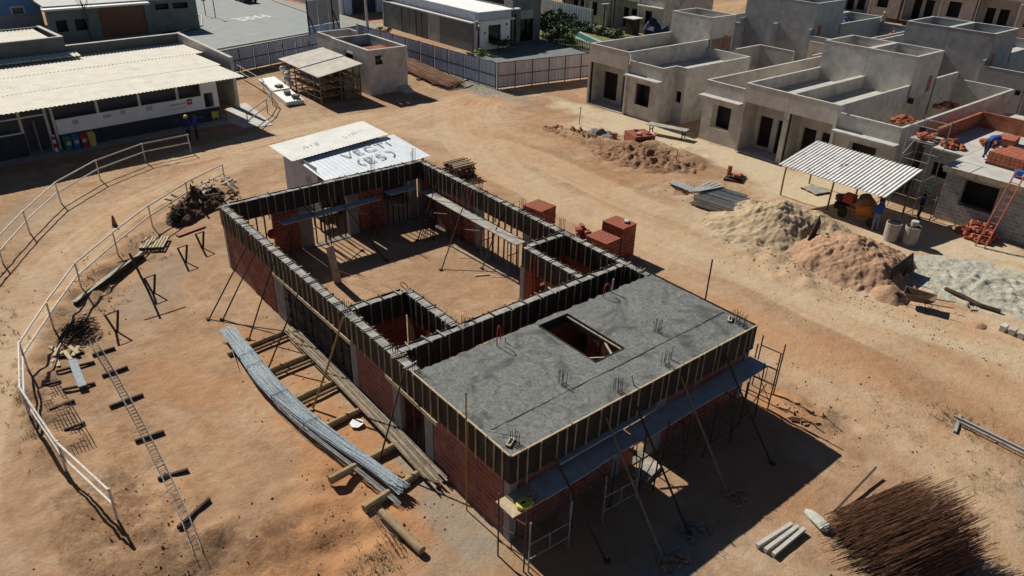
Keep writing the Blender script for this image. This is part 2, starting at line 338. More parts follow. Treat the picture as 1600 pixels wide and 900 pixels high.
def smooth_pts(p, n=3):
    for _ in range(n):
        q = [p[0]]
        for a, b in zip(p, p[1:]):
            q += [(a[0]*.75+b[0]*.25, a[1]*.75+b[1]*.25), (a[0]*.25+b[0]*.75, a[1]*.25+b[1]*.75)]
        p = q+[p[-1]]
    return p
TRACKS = [
    [(-14, -4), (-12.5, 6), (-10.6, 15), (-6.5, 24), (-1.5, 30), (5, 33.3), (13, 34.5), (22, 33.5), (28, 34)],
    [(-15, 4), (-12, 13), (-8.4, 22), (-3.5, 28.8), (3, 32.2), (11, 34), (19, 35.5), (26, 38)],
    [(16, -14), (18, -4), (18.5, 6), (17.5, 15), (17, 23), (19, 30), (23, 36)],
    [(21, -14), (21.5, -6), (20, 3), (18.8, 12), (18.3, 20), (16.5, 27), (12, 32), (6, 34.5)],
    [(25, -12), (23, -5), (19.5, 2), (17.3, 9), (16.8, 18), (18.6, 26), (24, 31), (27.5, 35)],
    [(30, 37), (26.5, 36), (23.5, 33), (22.5, 29), (23.5, 25)], [(29, 36.5), (25, 35), (21.5, 31.5), (20.6, 27)], [(31, 36), (22, 36.8), (12, 37.4), (3, 35.5)], [(16.5, 33), (20, 29), (21, 22), (20.2, 15), (20.8, 8)],
    [(10, -12), (12, -7), (13.5, -1), (13.2, 6), (12.6, 12)], [(17.5, -14), (20, -6), (19.6, 0), (17.6, 8)],
    [(12.6, -14), (13.5, -6), (15, 2), (16.4, 10), (17.4, 18), (20.5, 26)],
]
RUTD = []
def ground_fields(X, Y):
    f = lambda a, n=4, s=0: fbm(X, Y, a, n, s)
    Z = (f(0.12, 3, 1)-0.5)*0.10+(f(0.9, 4, 2)-0.5)*0.055+(f(3.1, 3, 5)-0.5)*0.022
    track = np.zeros_like(X)
    for k, t in enumerate(TRACKS):
        d, al = pdist(X, Y, smooth_pts(t)); d = d+(fbm(X, Y, 0.5, 2, 30+k)-0.5)*0.25
        fade = 0.35+0.65*sstep(0.4, 0.6, fbm(al*0+al, al*0, 0.12, 2, 50+k))
        for o in (0.55, 0.95):
            r = np.abs(d-o); g = np.exp(-(r/0.13)**2)*fade
            Z -= 0.04*g; Z += 0.022*np.exp(-((r-0.3)/0.12)**2)*fade
            track = np.maximum(track, np.exp(-(r/0.28)**2)*fade)
        track = np.maximum(track, 0.8*np.exp(-(d/1.25)**2)*(0.55+0.45*fade))
    # broken, dug-over ground
    rough = np.zeros_like(X)
    for b in [(27.2, 19.6, 3.2, 3.4, 20), (26.3, 24.3, 1.3, 3.2, 10), (-7.6, 6.6, 1.6, 3.4, 5), (-5.9, 3.6, 2.4, 2.2, 0), (24.4, 12.4, 1.6, 3.2, 15),
              (20.6, 5.6, 1.2, 3.4, -30), (11.1, -1.6, 0.9, 1.6, 30), (-3.4, 3.2, 1.9, 2.0, 0), (-8.7, 12.3, 0.9, 4.5, -4), (-5.5, 21.4, 0.9, 3.4, -40)]:
        rough = np.maximum(rough, blob(X, Y, *b, e=0.4, seed=9))
    Z += rough*((f(0.8, 5, 21)-0.42)*0.7+(f(2.6, 4, 23)-0.5)*0.22)
    # the dug hollow beside the houses and the low bank round the yard
    Z -= 0.45*blob(X, Y, 26.3, 18.7, 1.2, 1.8, 20, 0.6, 5); Z += 0.4*blob(X, Y, 27.9, 19.6, 1.0, 2.6, 20, 0.6, 6)+0.3*blob(X, Y, 26.2, 23.6, .8, 2.4, 10, .6, 7)
    db, _ = pdist(X, Y, smooth_pts([(-8.4, 3), (-9.3, 9), (-9.3, 13), (-8.2, 18), (-5.5, 22), (-1.8, 26), (3.2, 29.5)]))
    Z += 0.16*np.exp(-(db/0.55)**2)*(0.5+f(0.8, 3, 8))
    rise = sstep(71, 78, X)*sstep(60, 48, Y)*2.6
    near = sstep(45, 40, np.abs(X-8))*sstep(44, 41, np.abs(Y-14))
    Z = Z*near+rise
    # keep the footprint of the building shell and the house row level
    for (x0, x1, y0, y1) in [(-0.6, 10.6, -1.4, 20.2), (32.0, 70, -6, 34), (-8, 10, 40.6, 56), (19.4, 24, 41.5, 52.5)]:
        m = sstep(x0-0.8, x0, X)*sstep(x1+0.8, x1, X)*sstep(y0-0.8, y0, Y)*sstep(y1+0.8, y1, Y); Z = Z*(1-m*0.85)-0.0*m
    pale = np.zeros_like(X); dark = np.zeros_like(X); grey = np.zeros_like(X); oran = np.zeros_like(X); gras = np.zeros_like(X)
    for b, v in [((31.0, 20, 2.0, 12, 0), .9), ((30.3, 8.5, 3, 6, 0), .8), ((26.2, -2.0, 3.4, 4.2, 20), 1), ((24.6, 3.2, 4.2, 5.2, 0), .6), ((22.5, 9.4, 3, 4, 0), .55), ((29.5, 1.2, 3, 3.2, 0), .8),
                 ((19.6, -1.8, 0.6, 6, 14), .55), ((21, -8, 1.6, 6, 8), .5), ((18.0, 6, .7, 5, 0), .4), ((28.6, 25.6, 1.8, 2.6, 0), .8), ((12, 40, 3.5, 5, 0), .35), ((-4.5, 30.5, 2.2, 2.5, 0), .35), ((15.5, 43, 3, 3, 0), .3)]:
        pale = np.maximum(pale, v*blob(X, Y, *b, e=0.5, seed=41))
    for b, v in [((3.2, 10.2, 1.6, 1.2, 10), .45), ((6.5, 8.0, 1.5, 1.0, 0), .4), ((14.6, -3.6, 2.6, 1.4, 20), .35), ((13.3, -8.5, 3.5, 2.5, 0), .3), ((-8.0, 6.4, 1.3, 3.4, 0), .75), ((-6.1, 3.4, 1.8, 1.5, 20), .75), ((-6.9, 11, 1.2, 3, 0), .4),
                 ((-7.2, 17.3, 1.0, 1.6, 30), .55), ((26.6, 19.7, 2.4, 3.0, 20), .6), ((25.9, 24.2, 1, 2.4, 10), .45), ((27.6, 30, 1.2, 2.2, 20), .2), ((-8.8, 13.5, .6, 4, 0), .5), ((-5.2, 21.2, .8, 3.2, -40), .45), ((1.4, 27.4, 3, .9, 40), .6), ((11.3, -2.2, .8, 1.1, 30), .55)]:
        dark = np.maximum(dark, v*blob(X, Y, *b, e=0.6, seed=43))
    for b, v in [((-.8, 1.6, .7, 1.8, 0), .55), ((-1.6, 0.2, 1.0, 1.0, 0), .3), ((2.6, -3.3, 1.2, .6, 10), .8), ((4.0, -2.8, .5, .4, 0), .5), ((-.5, 4.2, .5, .8, 0), .6), ((-8.6, 21, 1.4, 6, -35), .25), ((-3.5, 19.5, 1.4, 3.0, -35), .4),
                 ((28.8, 41.8, 1.9, 7.4, 2), .95), ((11.6, -9.6, 1, 3.5, -55), .35), ((-7.0, 30.5, 1.3, 5, -40), .35), ((27.9, 23.9, .8, 1.3, 10), .8), ((8.8, 19.0, 1.4, .8, 0), .3), ((9.6, 42, 3, 4, 0), .2)]:
        grey = np.maximum(grey, v*blob(X, Y, *b, e=0.5, seed=45))
    for b, v in [((-1.9, 7.4, 1.3, 6.2, 0), .8), ((-3.0, 2.6, 3.2, 2.0, 0), .75), ((10.9, -1.4, 1.0, 1.4, 0), .9), ((-8.6, 2.0, 1.8, 2, 0), .4), ((15, 1.5, 1.6, 5, 10), .55), ((-4.5, 12, 1.5, 3, 20), .45), ((12.5, 22, 3, 5, 20), .4), ((-5, 9, 1.8, 3, 0), .3), ((13.5, 28, 6, 3, 0), .25), ((22.6, 30.5, 3, 4, 0), .3), ((27, 36, 3, 2, 0), .5), ((.8, -1.5, 1.2, .8, 0), .6)]:
        oran = np.maximum(oran, v*blob(X, Y, *b, e=0.6, seed=47))
    for b, v in [((13.6, -7.9, 2.4, 1.8, -30), .65), ((11.8, -9.6, 1.6, 1.2, -30), .5), ((-3.3, 1.6, 1.0, .8, 0), .5), ((-8.9, 20.6, .7, 3.0, -35), .3), ((-2.3, 24.0, .6, 2.2, -45), .35), ((-8.2, 27.4, 1, 3, -35), .35), ((15.2, -5.2, .7, .7, 0), .4), ((31, 56, 3, 4, 0), .3)]:
        gras = np.maximum(gras, v*blob(X, Y, *b, e=0.7, seed=49, f=1.3))
    gras *= sstep(0.42, 0.62, fbm(X, Y, 1.7, 4, 60))
    # light and dark drifts over the whole yard
    pale = np.maximum(pale, 0.3*sstep(0.52, 0.75, f(0.22, 4, 61))); dark = np.maximum(dark, 0.22*sstep(0.55, 0.75, f(0.35, 5, 63)))
    oran = np.maximum(oran, 0.35*sstep(0.5, 0.72, f(0.28, 4, 65)))
    return Z, pale, dark, grey, oran, gras, track, rough
def ground_zs(P):
    P = np.array(P, float); return ground_fields(P[:, 0], P[:, 1])[0]
def ground_z(x, y):
    a = ground_fields(np.array([x], float), np.array([y], float)); return float(a[0][0])
def gmat():
    M = bpy.data.materials.new('packed_earth'); M.use_nodes = True; n = M.node_tree.nodes; l = M.node_tree.links; b = n['Principled BSDF']
    b.inputs['Roughness'].default_value = 1.0; b.inputs['Specular IOR Level'].default_value = 0.1
    pos = n.new('ShaderNodeNewGeometry').outputs['Position']
    def att(nm):
        a = n.new('ShaderNodeAttribute'); a.attribute_name = nm; s = n.new('ShaderNodeSeparateColor'); l.new(a.outputs['Color'], s.inputs[0]); return s.outputs
    A, B = att('soil'), att('soil_more')
    def noise(sc, d=6, r=0.6, st=None):
        v = pos
        if st: mp = n.new('ShaderNodeMapping'); mp.inputs['Scale'].default_value = st[0]; mp.inputs['Rotation'].default_value = (0, 0, R(st[1])); l.new(v, mp.inputs[0]); v = mp.outputs[0]
        t = n.new('ShaderNodeTexNoise'); t.inputs['Scale'].default_value = sc; t.inputs['Detail'].default_value = d; t.inputs['Roughness'].default_value = r; l.new(v, t.inputs['Vector']); return t.outputs['Fac']
    def rng(f, a, c, o0=0.0, o1=1.0):
        r = n.new('ShaderNodeMapRange'); r.inputs[1].default_value = a; r.inputs[2].default_value = c; r.inputs[3].default_value = o0; r.inputs[4].default_value = o1; l.new(f, r.inputs[0]); return r.outputs[0]
    def mth(op, a, c):
        x = n.new('ShaderNodeMath'); x.operation = op
        for i, v in enumerate((a, c)):
            if isinstance(v, float): x.inputs[i].default_value = v
            else: l.new(v, x.inputs[i])
        return x.outputs[0]
    def mix(f, a, c):
        x = n.new('ShaderNodeMix'); x.data_type = 'RGBA'; l.new(f, x.inputs[0])
        for i, v in ((6, a), (7, c)):
            if isinstance(v, tuple): x.inputs[i].default_value = (*v, 1)
            else: l.new(v, x.inputs[i])
        return x.outputs[2]
    brk = noise(1.7, 9, 0.68); fine = noise(11, 7, 0.7)
    # masks get broken edges from noise
    def edge(m): return rng(mth('ADD', m, mth('MULTIPLY', mth('SUBTRACT', brk, 0.5), 0.75)), 0.18, 0.72)
    c = mix(rng(noise(0.5, 8, 0.62), 0.34, 0.66), (0.45, 0.305, 0.19), (0.365, 0.237, 0.14))
    c = mix(rng(noise(0.17, 7, 0.6), 0.45, 0.6, 0, 0.8), c, (0.325, 0.198, 0.116))
    c = mix(rng(noise(1.1, 8, 0.66), 0.48, 0.64, 0, 0.7), c, (0.265, 0.16, 0.093))
    c = mix(rng(noise(0.8, 7, 0.65), 0.54, 0.68, 0, 0.7), c, (0.50, 0.37, 0.265))
    c = mix(rng(noise(3.2, 9, 0.7), 0.42, 0.7, 0, 0.65), c, (0.27, 0.163, 0.09))
    c = mix(rng(noise(1.5, 8, 0.7, ((1, 0.09, 1), -8)), 0.52, 0.7, 0, 0.5), c, (0.25, 0.15, 0.08))
    c = mix(mth('MULTIPLY', edge(B[2]), 0.75), c, (0.51, 0.37, 0.235))
    c = mix(mth('MULTIPLY', rng(noise(1.3, 9, 0.7, ((1, 0.07, 1), 8)), 0.5, 0.66), mth('MULTIPLY', edge(B[2]), 0.4)), c, (0.33, 0.205, 0.115))  # dark streaks along tracks put the shade of fine ruts into the colour
    c = mix(mth('MULTIPLY', edge(B[0]), 0.8), c, (0.41, 0.205, 0.095))
    c = mix(edge(A[0]), c, (0.50, 0.405, 0.275))
    c = mix(edge(A[2]), c, (0.26, 0.235, 0.19))
    mott = mth('ADD', mth('MULTIPLY', noise(0.9, 10, 0.72), 0.55), mth('MULTIPLY', noise(5.5, 8, 0.75), 0.45))
    dk = rng(mth('ADD', mth('MULTIPLY', A[1], 0.55), mth('MULTIPLY', mth('SUBTRACT', mott, 0.5), 2.2)), 0.2, 0.52)
    c = mix(mth('MULTIPLY', mth('MULTIPLY', dk, rng(A[1], 0.04, 0.3)), 0.85), c, (0.165, 0.095, 0.052))
    c = mix(mth('MULTIPLY', mth('MULTIPLY', edge(B[1]), rng(fine, 0.4, 0.62)), 0.75), c, (0.12, 0.115, 0.05))
    # grit: dark and pale specks, faint scuffs
    c = mix(rng(fine, 0.57, 0.75, 0, 0.55), c, (0.19, 0.11, 0.06))
    c = mix(rng(noise(24, 4, 0.6), 0.62, 0.72, 0, 0.6), c, (0.55, 0.42, 0.28))
    c = mix(rng(noise(7, 3, 0.5), 0.71, 0.75, 0, 0.6), c, (0.16, 0.095, 0.055))
    c = mix(rng(noise(2.2, 6, 0.65, ((1, 0.12, 1), 18)), 0.56, 0.74, 0, 0.35), c, (0.27, 0.155, 0.08))
    l.new(c, b.inputs['Base Color'])
    h = mth('ADD', mth('MULTIPLY', noise(2.2, 10, 0.68), 2.0), mth('MULTIPLY', fine, 0.4))
    bp = n.new('ShaderNodeBump'); bp.inputs['Strength'].default_value = 0.55; bp.inputs['Distance'].default_value = 0.07
    l.new(h, bp.inputs['Height']); l.new(bp.outputs[0], b.inputs['Normal'])
    return M
def make_ground():
    def axis(lo, hi, a, b, st):
        left = [-lo_ for lo_ in []]
        xs = list(np.arange(a, b+1e-6, st)); s = st; x = a; pre = []
        while x > lo: s *= 1.35; x -= s; pre.append(x)
        s = st; x = b; post = []
        while x < hi: s *= 1.35; x += s; post.append(x)
        return np.array(pre[::-1]+xs+post)
    xs = axis(-300, 420, -15, 34, 0.19); ys = axis(-120, 420, -11, 44, 0.19)
    X, Y = np.meshgrid(xs, ys); sh = X.shape; X = X.ravel(); Y = Y.ravel()
    Z, pale, dark, grey, oran, gras, track, rough = ground_fields(X, Y)
    nx, ny = len(xs), len(ys)
    me = bpy.data.meshes.new('ground'); i = np.arange(nx*ny).reshape(ny, nx)
    q = np.stack([i[:-1, :-1], i[:-1, 1:], i[1:, 1:], i[1:, :-1]], -1).reshape(-1, 4)
    me.vertices.add(nx*ny); me.vertices.foreach_set('co', np.stack([X, Y, Z], -1).ravel())
    me.loops.add(q.size); me.loops.foreach_set('vertex_index', q.ravel().astype(np.int32))
    me.polygons.add(len(q)); me.polygons.foreach_set('loop_start', np.arange(0, q.size, 4, dtype=np.int32))
    me.polygons.foreach_set('loop_total', np.full(len(q), 4, dtype=np.int32))
    me.update(calc_edges=True); me.polygons.foreach_set('use_smooth', [True]*len(q))
    for nm, (a, b, c) in (('soil', (pale, dark, grey)), ('soil_more', (oran, gras, track))):
        at = me.color_attributes.new(nm, 'FLOAT_COLOR', 'POINT')
        at.data.foreach_set('color', np.stack([a, b, c, np.ones_like(a)], -1).ravel())
    me.materials.append(gmat()); me.validate()
    o = bpy.data.objects.new('ground', me); COL.objects.link(o); struct(o)
make_ground()
# clods, stones and crumbs lying on the yard: far too many to count
def scatter(name, n, material, zones, smin, smax, seed, label=None):
    rs = np.random.RandomState(seed); P = []
    while len(P) < n:
        z = zones[rs.choice(len(zones), p=np.array([q[4] for q in zones])/sum(q[4] for q in zones))]
        a = rs.normal(0, 0.55, 2); P.append((z[0]+a[0]*z[2], z[1]+a[1]*z[3]))
    P = np.array(P); ok = ~((P[:, 0] > -0.3) & (P[:, 0] < 10.3) & (P[:, 1] > -0.3) & (P[:, 1] < 20)) & (P[:, 0] < 32.3); P = P[ok]
    Z = ground_fields(P[:, 0], P[:, 1])[0]
    base = np.array([(1,0,0),(-1,0,0),(0,1,0),(0,-1,0),(0,0,1),(0,0,-1)], float)
    fc = [(0,2,4),(2,1,4),(1,3,4),(3,0,4),(2,0,5),(1,2,5),(3,1,5),(0,3,5)]
    mb = MB()
    for (x, y), z in zip(P, Z):
        s = smin+(smax-smin)*rs.rand()**3; v = base*(s*(0.6+0.7*rs.rand(6, 1)))*np.array([1, 1, 0.7]); a = rs.rand()*6.3
        c, d = math.cos(a), math.sin(a); v = np.stack([v[:, 0]*c-v[:, 1]*d+x, v[:, 0]*d+v[:, 1]*c+y, v[:, 2]+z+s*0.2], -1)
        mb.add(v.tolist(), fc)
    o = mb.build(name, material); o['kind'] = 'stuff'; return o
# ------------------------------------------------------------------ the shell under construction (10 x 19.65 m)
BL, BW, BH = 19.65, 10.0, 3.0
shell = thing('unfinished_building', 'large unfinished brick building with formwork round its wall tops and a fresh concrete slab', 'building', (5, 9.8, 0))
def brick_wall(fn, *a, holes=()):
    mb = MB(); getattr(mb, fn)(*a, holes=holes); return mb.build('brick_wall', BRICK, shell)
ZB = 2.16
# left long wall (x = 0): openings between the concrete columns
brick_wall('wally', 14.75, BL-0.1, 0, 0.15, 0, ZB)
brick_wall('wally', 5.75, 7.95, 0, 0.15, 0, ZB)
brick_wall('wally', 0.2, 3.45, 0, 0.15, 0, ZB)
brick_wall('wallx', 2.05, 3.3, BL, 0.15, 0, ZB); brick_wall('wallx', 6.4, 7.75, BL, 0.15, 0, ZB)
brick_wall('wally', 14.9, BL-0.2, BW, 0.15, 0, ZB); brick_wall('wally', 9.2, 11.0, BW, 0.15, 0, ZB); brick_wall('wally', 0.2, 9.0, BW, 0.15, 0, ZB)
brick_wall('wallx', 0.2, 3.75, 0, 0.15, 0, ZB); brick_wall('wallx', 5.95, BW-0.2, 0, 0.15, 0, ZB)
brick_wall('wallx', 0.1, BW-0.1, 5.6, 0.15, 0, ZB, holes=[(3.0, 4.0, 0, 2.1)])
brick_wall('wally', 5.7, 8.6, 2.35, 0.15, 0, ZB, holes=[(6.6, 7.4, 0, 2.05)]); brick_wall('wallx', 0.1, 2.25, 8.7, 0.15, 0, ZB)
brick_wall('wally', 5.7, 8.8, 7.9, 0.15, 0, ZB, holes=[(7.6, 8.4, 0, 2.05)]); brick_wall('wallx', 8.0, BW-0.1, 8.9, 0.15, 0, ZB, holes=[(8.7, 9.5, 1.0, 2.1)])
brick_wall('wallx', 0.1, 3.4, 3.2, 0.15, 0, 2.8); brick_wall('wally', 0.1, 4.2, 6.9, 0.15, 0, 2.8)
mb = MB(); mb.box(4.15, -0.07, 0, 4.75, 0.07, 0.75); mb.box(4.2, -0.07, 0.75, 4.55, 0.07, 0.95); mb.build('low_brick_wall', BRICKO, shell)
def column(x, y, w=0.2, d=0.2, z1=ZB):
    MB().box(x-w/2, y-d/2, 0, x+w/2, y+d/2, z1).build('concrete_column', CONCW, shell)
for y, d in ((14.15, 0.85), (8.18, 0.42), (5.5, 0.42), (3.7, 0.42)): column(0, y, 0.19, d)
for y in (0.02, BL-0.02): column(0.02, y, 0.24, 0.24); column(BW-0.02, y, 0.24, 0.24)
for x, w in ((3.62, 0.6), (6.05, 0.55), (9.5, 0.35)): column(x, BL, w, 0.19)
for y, d in ((14.7, 0.35), (11.15, 0.3), (9.1, 0.25)): column(BW, y, 0.19, d)
for x, w in ((3.95, 0.32), (5.72, 0.45)): column(x, 0, w, 0.19)
column(7.9, 8.9, 0.24, 0.24)
# floor strip and threshold under the walls
mb = MB()
for (a, b, c, d) in [(-0.09, -0.09, 0.22, BL+0.12), (BW-0.22, -0.09, BW+0.12, BL+0.12), (0.22, BL-0.22, BW-0.22, BL+0.12), (0.22, -0.09, BW-0.22, 0.22), (0.22, 5.4, BW-0.22, 5.8)]:
    mb.box(a, b, -0.1, c, d, 0.035)
mb.build('footing', GRAVEL, shell)
# formwork: two boards with battens, the poured beam between, timber ties across the top
def formwork(a, b, z0=2.15, z1=3.0, sides=(1, -1), beam=True, step=0.42, low=0.0, ties=True):
    a, b = Vector((*a, 0)), Vector((*b, 0)); d = (b-a).normalized(); n = Vector((-d.y, d.x, 0)); L = (b-a).length
    f = MB()
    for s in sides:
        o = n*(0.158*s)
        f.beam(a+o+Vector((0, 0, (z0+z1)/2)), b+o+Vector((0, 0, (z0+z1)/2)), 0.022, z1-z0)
    k = int(L/step); bt = f
    for s in sides:
        for i in range(k+1):
            t = (i+0.5)/(k+1)*L+rnd(-0.1, 0.1); p = a+d*t+n*(0.19*s)
            bt.beam((p.x, p.y, z0-rnd(0.0, 0.26)-low), (p.x+rnd(-.012, .012), p.y+rnd(-.012, .012), z1+rnd(-0.02, 0.03)), rnd(0.026, 0.046), 0.042, 1, up=d)
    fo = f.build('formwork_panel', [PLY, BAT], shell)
    if beam:
        c = MB(); seg = max(2, int(L/0.3)); prev = None
        for i in range(seg+1):
            p = a+d*(L*i/seg); zz = z1-0.03+rnd(-0.02, 0.015); vs = [p-n*0.146+Vector((0, 0, zz)), p+n*0.146+Vector((0, 0, zz+rnd(-.01, .01)))]
            c.v += [tuple(v) for v in vs]
            if i: j = len(c.v)-4; c.f.append((j, j+1, j+3, j+2)); c.m.append(0)
        c.box(min(a.x, b.x)-abs(n.x)*.14, min(a.y, b.y)-abs(n.y)*.14, z0, max(a.x, b.x)+abs(n.x)*.14, max(a.y, b.y)+abs(n.y)*.14, z1-0.08)
        bo = c.build('concrete_beam', BEAMT, shell)
        if ties:
            kk = int(L/0.66)
            for i in range(kk+1):
                p = a+d*((i+0.5)/(kk+1)*L+rnd(-.1, .1)); q = n*rnd(0.2, 0.26); e = d*rnd(-0.04, 0.04); zz = z1+0.018
                t = MB(); t.beam(p-q-e+Vector((0, 0, zz)), p+q+e+Vector((0, 0, zz)), rnd(.03, .05), 0.028)
                t.build('timber_tie', random.choice([WOODD, WOODD, WOOD, WOODG]), fo)
    # rough lips of slurry and wire along the boards
    return fo
formwork((0, 4.45), (0, BL)); formwork((0, BL), (BW, BL)); formwork((BW, 4.45), (BW, BL)); formwork((0.1, 5.6), (BW-0.1, 5.6))
formwork((2.35, 5.75), (2.35, 8.75)); formwork((0.15, 8.7), (2.2, 8.7)); formwork((7.9, 5.75), (7.9, 8.9)); formwork((8.05, 8.9), (BW-0.15, 8.9))
formwork((0, -0.15), (0, 4.45), z0=2.12, z1=3.03, sides=(1,), beam=False); formwork((-0.15, 0), (BW+0.15, 0), z0=2.12, z1=3.03, sides=(-1,), beam=False, step=0.42)
formwork((BW, 4.45), (BW, -0.15), z0=2.12, z1=3.03, sides=(1,), beam=False)
# slab with its opening: an uneven trowelled surface
def slab():
    xs = np.linspace(-0.12, BW+0.12, 70); ys = np.linspace(-0.12, 4.36, 34); mb = MB(); hole = (4.45, 5.7, 1.55, 4.12)
    def snap(v, c): return np.array([min(c, key=lambda q: abs(q-t)) if min(abs(q-t) for q in c) < (v[1]-v[0])/2 else t for t in v])
    xs = snap(xs, [4.45, 5.7]); ys = snap(ys, [1.55, 4.12]); idx = {}
    for i, x in enumerate(xs):
        for j, y in enumerate(ys):
            idx[i, j] = len(mb.v)
            z = 3.0+0.026*(vnoise(np.array([x*1.2]), np.array([y*1.2]), 5)[0]-0.5)+0.02*(vnoise(np.array([x*5.]), np.array([y*5.]), 7)[0]-0.5)
            mb.v.append((x, y+(rnd(-.05, .06) if j == len(ys)-1 else 0), z))
    inh = lambda i, j: hole[0]-1e-6 <= (xs[i]+xs[i+1])/2 <= hole[1]+1e-6 and hole[2]-1e-6 <= (ys[j]+ys[j+1])/2 <= hole[3]+1e-6
    for i in range(len(xs)-1):
        for j in range(len(ys)-1):
            if not inh(i, j): mb.f.append((idx[i, j], idx[i+1, j], idx[i+1, j+1], idx[i, j+1])); mb.m.append(0)
    top = mb.build('concrete_slab', SLAB, shell, smooth=True)
    b = MB()
    for (x0, x1, y0, y1) in [(-0.11, 4.45, -0.11, 4.34), (5.7, BW+0.11, -0.11, 4.34), (4.45, 5.7, -0.11, 1.55), (4.45, 5.7, 4.12, 4.34)]: b.box(x0, y0, 2.84, x1, y1, 2.978)
    b.build('slab_underside', CONCW, top)
    e = MB()      # boards lining the opening and the front edge lip
    for (x0, y0, x1, y1) in [(4.45, 1.55, 5.7, 1.55), (5.7, 1.55, 5.7, 4.12), (5.7, 4.12, 4.45, 4.12), (4.45, 4.12, 4.45, 1.55)]:
        e.beam((x0, y0, 2.86), (x1, y1, 2.86), 0.03, 0.34)
    e.build('opening_frame', PLY, top)
    w = MB(); w.beam((4.5, 2.1, 2.82), (5.3, 1.62, 2.80), 0.045, 0.05); w.beam((5.64, 2.3, 2.84), (5.3, 1.66, 2.86), 0.045, 0.05); w.beam((5.64, 1.6, 2.95), (5.63, 4.1, 2.95), 0.04, 0.05)
    w.build('opening_brace', WOODP, top)
    q = MB(); q.beam((.1, .98, 3.012), (6.2, 1.02, 3.012), .014, .012); q.beam((6.2, 1.02, 3.012), (10, 1.06, 3.012), .014, .012); q.beam((.0, .98, 3.012), (.6, .2, 3.012), .012, .012); q.build('slab_joint', NAVY, top)
    l = MB()
    for (x0, y0, x1, y1) in [(-0.155, -0.155, BW+0.15, -0.155), (-0.155, -0.12, -0.155, 4.4)]:
        k = 5
        for q in range(k):
            a, b_ = q/k+0.003, (q+1)/k-0.003; o = rnd(-.008, .008)
            l.beam((x0+(x1-x0)*a+o, y0+(y1-y0)*a+o, 3.035), (x0+(x1-x0)*b_+o, y0+(y1-y0)*b_+o, 3.035+rnd(-.006, .006)), 0.05, 0.03)
    l.build('edge_board', WOODP, top)
slab()
# starter bars standing out of the slab and the beams
def starters(x, y, z=2.98, n=6, h=0.45, sp=0.16, hook=False):
    mb = MB()
    for i in range(n):
        px, py = x+(i % 3-1)*sp/2+rnd(-.02, .02), y+(i//3-0.5)*sp+rnd(-.02, .02)
        hh = h*rnd(0.85, 1.1); mb.tube((px, py, z-0.1), (px+rnd(-.02, .02), py+rnd(-.02, .02), z+hh), 0.009, 5)
    for k in range(2): mb.box(x-sp/2-.02, y-sp/2-.02, z+.04+k*.05, x+sp/2+.02, y-sp/2, z+.05+k*.05)
    mb.build('starter_bars', RUSTD, shell)
for (x, y) in [(2.94, 1.36), (7.30, 1.62), (3.97, 0.16), (6.05, 0.2), (0.25, 0.2), (9.8, 0.45), (9.75, 0.15)]: starters(x, y, 2.99, 6)
for (x, y, h) in [(0, 8.6, .45), (0, 5.6, .35), (10, 9.1, .6), (10, 5.0, .55), (10, 14.6, .55), (7.3, BL, .8), (9.6, BL, .7), (10, 11.6, .6), (0, 4.4, .5), (4, BL, .5), (2.6, 5.6, .35)]: starters(x, y, 2.98, 5, h)
# red conduits looping out of slab and beams
def conduit(pts): MB().path(smooth_pts3(pts), 0.016, 6).build('red_conduit', REDH, shell)
def smooth_pts3(p, n=2):
    p = [Vector(q) for q in p]
    for _ in range(n):
        q = [p[0]]
        for a, b in zip(p, p[1:]): q += [a*.75+b*.25, a*.25+b*.75]
        p = q+[p[-1]]
    return p
conduit([(2.66, 4.0, 2.98), (2.66, 4.0, 3.5), (2.74, 4.05, 3.72), (2.85, 4.05, 3.55), (2.83, 4.05, 3.15)])
conduit([(7.45, 4.2, 2.98), (7.45, 4.2, 3.35), (7.58, 4.2, 3.52), (7.75, 4.2, 3.4), (7.75, 4.2, 3.15)])
for y in (18.6, 16.4, 15.5, 15.0): conduit([(9.8, y, 2.95), (9.72, y+.05, 2.6), (9.74, y+.1, 2.1), (9.8, y+.2, 1.9)]) ; 
for y in (8.3, 8.1): conduit([(7.74, y, 2.95), (7.68, y, 2.4), (7.7, y-.1, 1.6), (7.72, y, 0.9), (7.66, y-.1, .3)])
conduit([(2.3, 8.6, 3.0), (2.15, 8.8, 3.25), (2.35, 8.95, 3.2), (2.5, 8.8, 3.02), (2.35, 8.7, 3.02)])
MB().tube((-0.1, 2.9, 2.0), (-0.14, 2.86, 1.5), 0.014).build('red_conduit', REDH, shell)
for p, q, r_ in [((3.0, 4.02, 2.98), (3.0, 4.02, 3.2), .02), ((7.95, 4.28, 2.98), (8.0, 4.3, 3.5), .028), ((2.05, 5.9, 2.98), (2.05, 5.9, 3.28), .022), ((4.55, .08, 2.98), (4.42, .1, 3.4), .022), ((6.4, .3, 2.98), (6.44, .3, 3.5), .022)]:
    MB().tube(p, q, r_).build('pvc_pipe_stub', CAP, shell)
# window opening in the long wall: dark boarding and lattice of rails behind the props
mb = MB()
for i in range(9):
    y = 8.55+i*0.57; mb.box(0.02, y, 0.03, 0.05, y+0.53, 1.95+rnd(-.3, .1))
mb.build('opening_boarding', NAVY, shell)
mb = MB()
for z in (0.55, 1.1, 1.6): mb.beam((-0.06, 8.5, z), (-0.06, 13.7, z+rnd(-.1, .1)), 0.03, 0.05)
mb.build('opening_rail', WOODD, shell)
